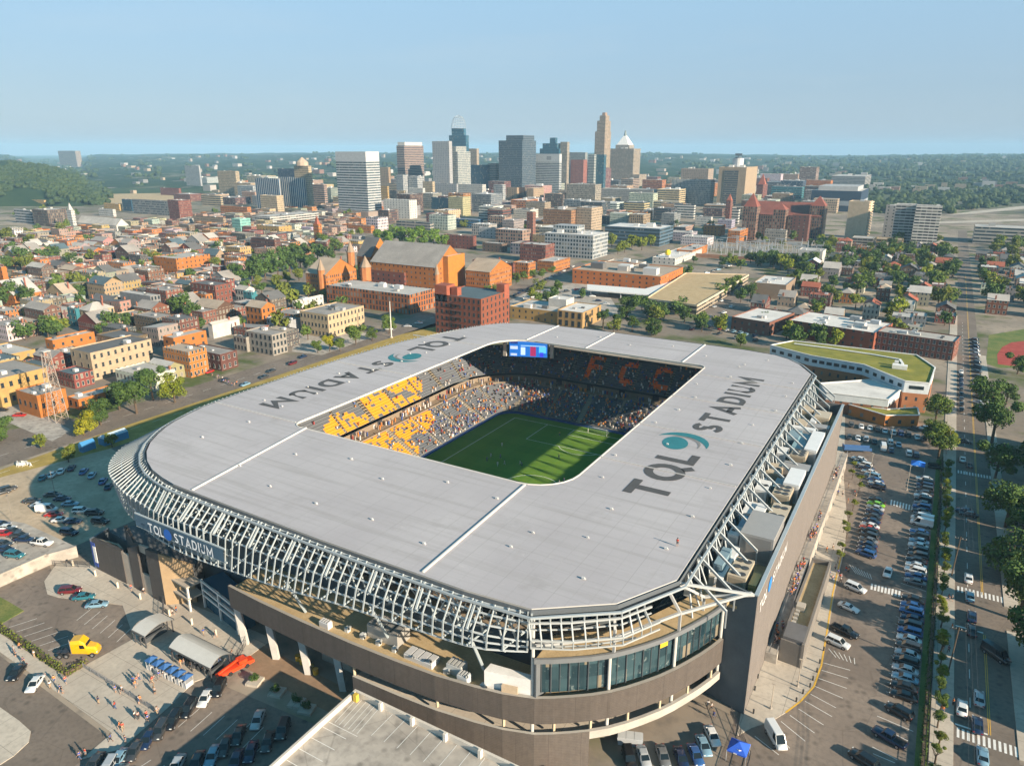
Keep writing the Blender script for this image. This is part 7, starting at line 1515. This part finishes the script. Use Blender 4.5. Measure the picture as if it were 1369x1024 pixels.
for i, (py, x, y, w_, l_, h, c, rc, rf) in enumerate(cand):
    if i < NEARH:
        px = PR(x, y, h)[0]; fl = 'two' if h < 8 else 'three' if h < 11 else 'four'
        small_house(x, y, w_, l_, h, c, rc, rf, f'{CN[c]} row house, {RN[rc]} {ST[rf]} roof, {nearref(px, PR(x,y,h)[1])}', 'house', 'row houses of the old quarter', 'row_house')
    else:
        col = [v*rh.uniform(.8,1.15) for v in PALC[c]]; stuff_walls.prism([(x-w_/2,y-l_/2),(x+w_/2,y-l_/2),(x+w_/2,y+l_/2),(x-w_/2,y+l_/2)], 0, h, top=False, c=col, u0=rh.random()*3)
        P = rect(x-w_/2+.05,x+w_/2-.05,y-l_/2+.05,y+l_/2-.05); z = h-.4
        stuff_roofs.face([(P[0][0],P[0][1],z-(1 if rf != 'flat' else 0)),(P[1][0],P[1][1],z),(P[2][0],P[2][1],z),(P[3][0],P[3][1],z-(1 if rf != 'flat' else 0))], c=PALR[rc])
    FOOT.append((x, y, w_/2, l_/2, 0))
def attrmat(src, name):
    m = M[src].copy(); m.name = name; t = m.node_tree; oi = [n for n in t.nodes if n.type == 'OBJECT_INFO'][0]; at = t.nodes.new('ShaderNodeAttribute'); at.attribute_name = 'Col'
    for l in [l for l in t.links if l.from_node == oi and l.from_socket.name == 'Color']: t.links.new(at.outputs['Color'], l.to_socket)
    return m
if stuff_walls.f:
    o = stuff_walls.build('distant_rooftops', [attrmat('house','far_house_walls')]); o['kind'] = 'stuff'; q = stuff_roofs.build('distant_roof_sheets', [attrmat('roof','far_roofing')]); q['kind'] = 'stuff'
# east side houses between trees
n_ = 0; k_ = 0
while n_ < 100 and k_ < 6000:
    k_ += 1; x, y = rh.uniform(-95,150), rh.uniform(395,860)
    if 9 < x < 32: continue
    px, py = PR(x, y, 4)
    if not (985 < px < 1420 and 322 < py < 492) or blocked(x, y, 9) or (px > 1300 and py > 415) or (px < 1075 and py < 365) or (940 < px < 1180 and py > 425): continue
    w_, l_ = rh.uniform(7,13), rh.uniform(8,15); h = rh.choice((5,6,6.5,7,9)); c = rh.choice('rrrkkwwgqaop'); rc = rh.choice('GDKLTRKBW'); rf = rh.choice(('gx','gy','hip','flat','flat'))
    small_house(x, y, w_, l_, h, c, rc, rf, f'{CN[c]} house, {RN[rc]} {ST[rf]} roof, by trees {nearref(px, py)}', 'house', 'houses among trees east of the schools', 'detached_house'); FOOT.append((x, y, w_/2+2, l_/2+2, 0)); n_ += 1
# low downtown blocks
n_ = 0; k_ = 0
while n_ < 150 and k_ < 9000:
    k_ += 1; px, py = rh.uniform(250,1120), rh.choice((rh.uniform(246,300), rh.uniform(262,345))); x, y = G(px, py)
    if px < 420 and py > 275: continue
    if px < 600 and py > 312: continue
    if px < 690 and py > 335: continue
    if px > 985 and py > 300: continue
    if 800 < px < 905 and py > 325: continue
    sc_ = 1+(300-py)/60 if py < 300 else 1; w_, l_ = rh.uniform(16,34)*sc_, rh.uniform(16,30)*sc_; h = rh.uniform(8,20) if py > 290 else rh.uniform(10,34)
    if blocked(x, y, max(w_, l_)*.6): continue
    c = rh.choice('wctgpaosrktccwd'); m_ = rh.choice(('fine','plainwin','grid','band','pier','fine')); rc = rh.choice('GLWDKTL')
    t_ = thing('city_block', f'{CN[c]} mid rise block with {RN[rc]} roof, {nearref(*PR(x, y, h))}', 'building', (x,y,0), 0, 'mid rise blocks of the city centre'); b = MB(); b.prism(rect(-w_/2,w_/2,-l_/2,l_/2), 0, h, top=False); b.build('wall', M[m_], t_, [v*rh.uniform(.85,1.1) for v in PALC[c]]); roof_on(t_, w_, l_, h, 'flat', PALR[rc], units=2, rs_=rh); FOOT.append((x, y, w_/2+2, l_/2+2, 0)); n_ += 1
# ==== trees, hills, air ====
def crown_mesh(name, seed, n_leaf, leaf, lobes, tall=1.0):
    """unit crown, radius about 1, centre at origin: leaf faces scattered over several lobes"""
    r = random.Random(seed); b = MB(); L_ = []
    for i in range(lobes):
        a = r.uniform(0, 2*pi); d = r.uniform(.2,.78) if i else 0; zz = r.uniform(-.5,.7)*tall if i else 0; L_.append((d*cos(a), d*sin(a), zz, r.uniform(.22,.5) if i else .6))
    for i in range(n_leaf):
        cx, cy, cz, cr = r.choice(L_); u = r.uniform(-1,1); a = r.uniform(0,2*pi); k = sqrt(1-u*u); rr = cr*(r.uniform(.72,1.08) if r.random() < .8 else r.uniform(.3,1.0))
        n = Vector((k*cos(a), k*sin(a), u)); p = Vector((cx,cy,cz))+Vector((n.x,n.y,n.z*(.9*tall)))*rr
        n = (n+Vector((r.uniform(-.9,.9),r.uniform(-.9,.9),r.uniform(-.5,.9)))).normalized(); t_ = n.orthogonal().normalized(); t_.rotate(Matrix.Rotation(r.uniform(0,6.28), 3, n)); s_ = n.cross(t_); w_ = leaf*r.uniform(.6,1.3)
        b.face([p-t_*w_, p+s_*w_*.55, p+t_*w_, p-s_*w_*.55])
    return b.mesh(name, M['leaf'])
def trunk_mesh(seed):
    r = random.Random(seed); b = MB(); b.tube((0,0,0), (.03,.02,.55), .055, 7, r2=.04)
    for i in range(5): a = i*1.3+r.random(); b.tube((.03,.02,r.uniform(.38,.55)), (.28*cos(a),.28*sin(a),r.uniform(.72,.9)), .025, 5, r2=.008)
    return b.mesh('trunk', M['trunk'])
CRN = [crown_mesh('crown', 30+i, 3400, .07, 10+i, .95) for i in range(5)]; CRM = [crown_mesh('crown', 50+i, 800, .135, 8+i, .95) for i in range(6)]; CRS = [crown_mesh('crown', 70+i, 170, .27, 6, .9) for i in range(5)]; TRK = [trunk_mesh(i) for i in range(3)]
TONE = {'deep green': (.85,.95,1.0), 'mid green': (1.3,1.25,1.0), 'yellow green': (2.3,1.75,.7), 'olive': (1.7,1.3,.9), 'bright green': (1.5,1.6,.9), 'golden': (3.4,2.1,.6)}
rt_ = random.Random(77)
def tree(x, y, h, r_, tone, label, group, lod=1, z=0.0):
    t_ = thing('street_tree' if 'street' in (label or '') or 'avenue' in group else 'park_tree' if 'park' in group or 'city' in group else 'hedge_tree' if 'hedge' in group else 'tree', label, 'tree', (x,y,z), rt_.uniform(0,6.28), group); me = rt_.choice((CRN,CRM,CRS)[lod]); k = TONE[tone]; f = rt_.uniform(.85,1.15)
    o = put('trunk', rt_.choice(TRK), t_); o.scale = (h*.62*(1.3 if h < 5 else 1),h*.62*(1.3 if h < 5 else 1),h*.95)
    c = put('crown', me, t_, (k[0]*f,k[1]*f,k[2]*f), (0,0,h-r_*.95)); c.scale = (r_,r_,min(r_*1.05,h*.55)); return t_
def tpx(lst, tone, text, group, lod=1):
    for q in lst.split():
        a = [float(v) for v in q.split(',')]; p = G(a[0], a[1]); d = sqrt(p[0]**2+p[1]**2+CH**2); r_ = a[2]*d/FP; h = max(r_*1.7, HZ(p, a[3]) if len(a) > 3 else r_*2.1)
        tree(p[0], p[1], h, r_, tone, f'{tone} {text}, {nearref(a[0], a[1]-a[2])}', group, lod); FOOT.append((p[0],p[1],r_*.5,r_*.5,0))
ga = 'trees along the western avenue'
tpx('135,568,15,534 183,553,21,505 160,548,17,512 205,535,17,490','deep green','round street tree',ga,0); tpx('234,538,17,500','yellow green','pointed street tree',ga,0); tpx('113,582,15,550','golden','small street tree with yellow leaves',ga,0); tpx('55,600,8 93,612,8 150,598,9 92,618,7','olive','small verge tree',ga,1); tpx('0,588,16,560','deep green','street tree at the frame edge',ga,0)
tpx('476,461,15,433 425,472,8','mid green','street tree',ga,0); tpx('441,470,9,448','golden','small bright street tree',ga,0); tpx('521,446,11,421 455,470,9 498,455,8','mid green','street tree',ga,0)
ge = 'trees east of the avenue'
tpx('1330,640,22,592 1344,705,25,640 1348,775,30,712 1362,830,33,742 1318,560,21,505 1325,595,22,535 1366,720,22,668 1395,900,40,800 1360,500,14,480 1345,540,12 1380,650,25','deep green','big broad street tree',ge,0); tpx('1367,700,14,668','golden','autumn tinted street tree',ge,0)
tpx('1254,612,15,572 1250,568,17,527 1243,590,13','mid green','tree on the school corner',ge,0); tpx('1262,600,14,566','yellow green','tree on the school corner',ge,0)
gb_ = 'trees behind the stadium roof'
tpx('806,440,9,414 826,442,9,419 845,444,9,421 873,448,12,427 838,424,17,394','deep green','round tree',gb_,0); tpx('868,425,14,402 905,420,14,405 885,422,12,405 915,432,10 858,415,10','deep green','tree by the parking deck',gb_,1); tpx('990,463,9,445 965,398,9 975,392,9 985,385,8 920,370,7 908,373,7','mid green','small street tree',gb_,1)
tpx('1022,435,8 990,405,9 1003,398,9 1010,410,8','deep green','tree beside the brick school',gb_,1)
gp_2 = 'trees of the concert hall park'
for q, tn in (('320,382,13 338,378,13 355,375,14 372,372,15 388,365,13 402,360,12 415,362,11 345,362,11 362,358,11 380,352,11 395,350,11 408,345,10 425,348,11 440,350,10 300,392,9 330,392,8 350,392,7','deep green'),('312,372,9 370,385,8 385,380,8 400,376,8 345,384,7','olive'),('520,330,10 535,328,11 550,330,11 565,330,11 580,328,10 592,332,9 508,325,9 528,318,8 560,320,9','bright green'),('437,335,9 448,340,10 430,330,8 455,330,8','mid green')): tpx(q, tn, 'park tree', gp_2, 1)
tpx('818,330,8 830,322,9 845,332,9 858,335,9 835,338,8 850,325,8 870,330,8 826,340,7','yellow green','tree before the dark glass office','trees before the glass offices',1); tpx('703,312,5 690,318,6 700,320,5 652,395,7 662,392,6 690,380,7 700,375,6 712,372,6 725,372,6 738,366,5','mid green','street tree','trees along the diagonal street',1)
tpx('150,447,13 245,424,14 258,430,11 35,455,11 15,410,13 40,412,12 65,452,12 80,450,10 140,452,9 170,440,9 190,438,9 120,395,9 108,400,8 20,402,10 225,440,8 268,445,9 60,352,9 30,356,10 75,350,8 10,362,8 98,358,8 48,345,8','deep green','tree among the old roofs','trees among the old roofs',1); tpx('40,363,9 185,350,8 210,358,9 232,362,9 12,328,9 45,331,7 85,318,8 270,360,9 290,362,8 198,352,8','olive','tree among the old roofs','trees among the old roofs',1)
for x, y in ((1141,630),(1139,641),(1149,648),(1148,659),(1140,683),(1134,698),(1128,712),(1131,720),(1125,741),(1120,753)):
    p = G(x, y); t_ = thing('planted_tree', 'small clipped yellowish tree in the walkway planting row', 'tree', (p[0],p[1],.12), R.uniform(0,6), 'small walkway trees'); o = put('trunk', TRK[0], t_); o.scale = (2.0,2.0,2.6); c = put('crown', CRM[1], t_, (2.0,1.5,.9), (0,0,2.7)); c.scale = (1.25,1.25,.8)
for i in range(34): tree(12.6+R.uniform(-.3,.3), 100+i*4.7, R.uniform(2.6,4.2), R.uniform(1.0,1.6), R.choice(('mid green','mid green','olive','yellow green')), 'small leafy tree in the hedge row beside the avenue pavement', 'hedge row trees', 0 if i < 16 else 1)
def hedge(label, P, w_, h, tone, n_=170, name='hedge'):
    t_ = thing(name, label, 'hedge', (0,0,0)); b = MB(); r = random.Random(9)
    for p, q in zip(P, P[1:]):
        L_ = math.hypot(q[0]-p[0], q[1]-p[1])
        for i in range(int(L_*n_/6)):
            f = r.random(); c = Vector((p[0]+(q[0]-p[0])*f+r.uniform(-w_,w_), p[1]+(q[1]-p[1])*f+r.uniform(-w_,w_), r.uniform(.1,h))); n = Vector((r.uniform(-1,1),r.uniform(-1,1),r.uniform(.1,1))).normalized(); a = n.orthogonal().normalized()*.22; s_ = n.cross(a); b.face([c-a,c-s_*.7,c+a,c+s_*.7])
    b.build('foliage', M['leaf'], t_, TONE[tone]); b = MB()
    for p, q in zip(P, P[1:]): b.beam((*p,h*.35), (*q,h*.35), w_*.9, h*.7)
    b.build('branches', M['trunk'], t_)
hedge('clipped hedge along the pavement behind the yellow truck', [(-170,59.0),(-134.6,57.9),(-134.5,61.5)], .7, 1.3, 'olive'); hedge('dark hedge strip between the car park and the avenue', [(10.4,56),(10.6,120),(11.0,190),(11.0,262)], .6, 1.2, 'deep green', 60)
for i, (x, y) in enumerate(((970,330),(1090,388),(1195,445),(1250,480))):
    p = G(100+x/4.026, 830+y/4.026); t_ = thing('planter', 'dark round shrub in a pale square planter beside the brick lane', 'planter', (p[0],p[1],0), .3, 'planters by the brick lane'); b = MB(); b.box(-1.3,1.3,-1.3,1.3,0,.5); b.build('box', M['concrete'], t_); c = put('shrub', CRM[i], t_, (.8,.9,1), (0,0,1.1)); c.scale = (1.1,1.1,.9)
# east side woods, each tree its own
k_ = n_ = 0
while n_ < 150 and k_ < 9000:
    k_ += 1; px, py = rt_.uniform(1000,1400), rt_.triangular(318,455,350); x, y = G(px, py)
    if blocked(x, y, 2) or 12 < x < 30 or (px > 1305 and py > 415) or (px < 1070 and py < 350) or (px < 1085 and py > 395) or (px < 1180 and py > 432): continue
    r_ = rt_.uniform(3.8,7.2); tree(x, y, r_*rt_.uniform(1.9,2.4), r_, (tn_ := rt_.choice(('deep green','deep green','deep green','mid green','olive','yellow green'))), None, 'trees among the eastern houses', 1); o = THINGS[-1]; o['label'] = f'{tn_} tree among the eastern houses, {nearref(px, py-8)}'; FOOT.append((x, y, r_*.6, r_*.6, 0)); n_ += 1
k_ = n_ = 0
while n_ < 92 and k_ < 6000:
    k_ += 1; px, py = rt_.uniform(-20,470), rt_.triangular(275,470,330); x, y = G(px, py)
    if blocked(x, y, 1.5) or inpoly((px,py), PARK): continue
    r_ = rt_.uniform(3.5,6.5); tree(x, y, r_*2.2, r_, (tn_ := rt_.choice(('deep green','mid green','olive'))), None, 'trees among the old roofs', 2); THINGS[-1]['label'] = f'small {tn_} tree between row houses, {nearref(px, py-6)}'; n_ += 1
MIDT = [(700,420,790,385),(820,448,1000,425),(905,372,1000,332),(930,330,1075,322),(560,345,780,322),(455,322,720,300),(820,320,980,296),(1180,340,1369,322),(1040,470,1170,452)]
for bx in MIDT:
    for i in range(9):
        px, py = rt_.uniform(bx[0],bx[2]), rt_.uniform(bx[3],bx[1]); x, y = G(px, py)
        if blocked(x, y, 2): continue
        r_ = rt_.uniform(3.2,6.0); tree(x, y, r_*2.1, r_, (tn_ := rt_.choice(('deep green','deep green','mid green','olive','yellow green'))), None, 'trees in the middle of the city', 1); THINGS[-1]['label'] = f'bushy {tn_} city tree, {nearref(px, py-7)}'; FOOT.append((x,y,r_*.5,r_*.5,0))
# ---- far country: hills with woods and specks of buildings
def skyl(px):
    K = [(-400,210),(0,208),(40,208),(75,216),(110,222),(150,208),(250,207.5),(420,205.5),(560,205),(680,206),(860,205.5),(960,207.5),(1100,210),(1190,210.5),(1280,209),(1369,208.5),(1800,207)]
    for (a, c), (d, e) in zip(K, K[1:]):
        if a <= px <= d: return c+(e-c)*(px-a)/(d-a)
    return 208
def hill_h(px, dist):
    """ground height: flat basin, hills rising far out to the ridge line"""
    top = CH-(skyl(px)-HY)/FP*6500
    base = 0 if dist < 1900 else min(1.0, (dist-1900)/3800)
    h = top*base**1.1
    x = (px-30)/100.0; n1 = max(0, 1-x*x if px > 30 else 1)*max(0, min(1, (dist-1350)/420))*max(0, min(1, (2900-dist)/700)); h = max(h, 60*sqrt(n1)*(.9+.1*sin(dist*.01)))
    x = (px-1400)/330.0; n2 = max(0, 1-x*x)*max(0, min(1, (dist-3000)/1400)); h = max(h, h*(1-n2)+n2*(CH-(210-HY)/FP*4700))
    return h
b = MB(); NA, ND = 230, 74; rows = []
for j in range(ND):
    d = 1150*(11500/1150)**(j/(ND-1)); row = []
    for i in range(NA):
        px = -420+i*(2260/(NA-1)); a = (px-CX)/FP; r_, f_ = d*a, d; x, y = r_*CW-f_*SW, f_*CW+r_*SW
        z = hill_h(px, d); z += (noise.noise(Vector((x*.004,y*.004,3)))*16*min(1,max(0,(z-4))/40)) if z > 1 else 0; z += noise.noise(Vector((x*.021,y*.021,1)))*5*min(1,z/20)
        if d > 8200: z -= (d-8200)*.02
        row.append((x,y,z if z > .6 else -2.0))
    rows.append(row)
me = D.meshes.new('hills'); me.from_pydata([p for r in rows for p in r], [], [(j*NA+i,j*NA+i+1,(j+1)*NA+i+1,(j+1)*NA+i) for j in range(ND-1) for i in range(NA-1)])
hm, ht, hb = nt('wooded_land'); hp = objpos(ht); hc = mix(ht, ramp(ht, noi(ht, hp, .012, 6.0, .7), .38, .62), (.018,.04,.02), (.04,.066,.026)); hc = mix(ht, ramp(ht, noi(ht, hp, .0035, 5.0, .65), .56, .70), hc, (.16,.15,.09)); hc = mix(ht, ramp(ht, N(ht, 'ShaderNodeTexVoronoi', ins={'Vector': hp, 'Scale': .011}).outputs['Distance'], .22, .12), hc, (.22,.20,.18)); ht.links.new(hc, hb.inputs['Base Color']); hb.inputs['Roughness'].default_value = .95; hb.inputs['Specular IOR Level'].default_value = .05
me.materials.append(hm); me.shade_smooth(); o = D.objects.new('hills', me); COL.objects.link(o); o['kind'] = 'structure'
def hz_at(x, y):
    r_ = x*CW+y*SW; f_ = -x*SW+y*CW; return max(0, hill_h(CX+FP*r_/f_, f_))
wb, rr = MB(), random.Random(3); fb = MB()
def clump(b, x, y, z, s, r):
    for k in range(6):
        c = Vector((x+r.uniform(-1,1)*s, y+r.uniform(-1,1)*s, z+r.uniform(.2,.75)*s)); b.ball(c, s*r.uniform(.35,.62), 6, 4, .85)
for i in range(3500):
    px = rr.choice((rr.uniform(-60,150), rr.uniform(-60,150), rr.uniform(1020,1450), rr.uniform(1150,1450), rr.uniform(-60,1450))); d = rr.uniform(1380,2300) if px < 170 and rr.random() < .85 else 1200*(6)**rr.random(); a = (px-CX)/FP; x, y = d*a*CW-d*SW, d*CW+d*a*SW
    py = PR(x, y, 0)[1]
    if px < 175 and (d < 1340 or blocked(x, y, 22)): continue
    if 175 < px < 1015 and d < 2050: continue
    if px >= 1015 and blocked(x, y, 15): continue
    if 1255 < px < 1450 and abs(py-(289-(px-1262)*.11)) < 6: continue
    clump(wb, x, y, hz_at(x, y)-2, rr.uniform(6,13)*(1 if d < 2600 else 1.6), rr)
wo_ = wb.build('distant_woods', M['farleaf'], None, (.8,.85,.9), smooth=True); wo_['kind'] = 'stuff'
for i in range(430):
    px = rr.uniform(-40,1420); d = 1750*(5500/1750)**rr.random(); a = (px-CX)/FP; x, y = d*a*CW-d*SW, d*CW+d*a*SW
    if px < 190 and d < 2700: continue
    if blocked(x, y, 10): continue
    s = rr.uniform(4,10)*(1 if d < 2600 else 1.2); z = hz_at(x, y); fb.box(x-s*1.5, x+s*1.5, y-s, y+s, z-6, z+rr.uniform(5,15), c=rr.choice(((.33,.31,.29),(.25,.22,.19),(.18,.10,.07),(.38,.37,.36),(.17,.17,.17),(.28,.23,.17))))
fo_ = fb.build('distant_buildings', M['cattr']); fo_['kind'] = 'stuff'
t_ = [o for o in THINGS if o.get('label','').startswith('tan tower block on the wooded')][0]
# haze
hb_ = MB(); hb_.box(-14100, 9100, -3100, 14100, -12, 190, 0, True); hm2 = D.materials.new('haze_air'); hm2.use_nodes = True; t = hm2.node_tree; t.nodes.clear(); pv = N(t, 'ShaderNodeVolumePrincipled'); pv.inputs['Color'].default_value = (.42,.72,1.0,1); pv.inputs['Density'].default_value = HAZE; pv.inputs['Anisotropy'].default_value = -.05; oo = N(t, 'ShaderNodeOutputMaterial'); t.links.new(pv.outputs[0], oo.inputs['Volume'])
if HAZE: ho = hb_.build('haze', hm2); ho['kind'] = 'stuff'
# ---- labels: whatever reads alike is told apart by its order from the left of the picture
bpy.context.view_layer.update()
by = {}
for o in THINGS:
    if o.get('label'): by.setdefault(o['label'], []).append(o)
SAME = {'light_bollard','apron_bollard','road_barricade','storage_drum','queue_booth','planter','planted_tree','power_line'}
for lab, v in by.items():
    if len(v) < 2 or v[0].name.split('.')[0] in SAME: continue
    v.sort(key=lambda o: PR(*o.matrix_world.translation)[0] if len(o.matrix_world.translation) == 3 else 0)
    words_ = lab.split()

    if len(v) == 2: nm = ('western one', 'eastern one')
    for i, o in enumerate(v):
        suf = ', '+(('left one' if i == 0 else 'right one') if len(v) == 2 else f'{ordw(i)} from left')
        o['label'] = ' '.join(words_[:13]).rstrip(',')+suf
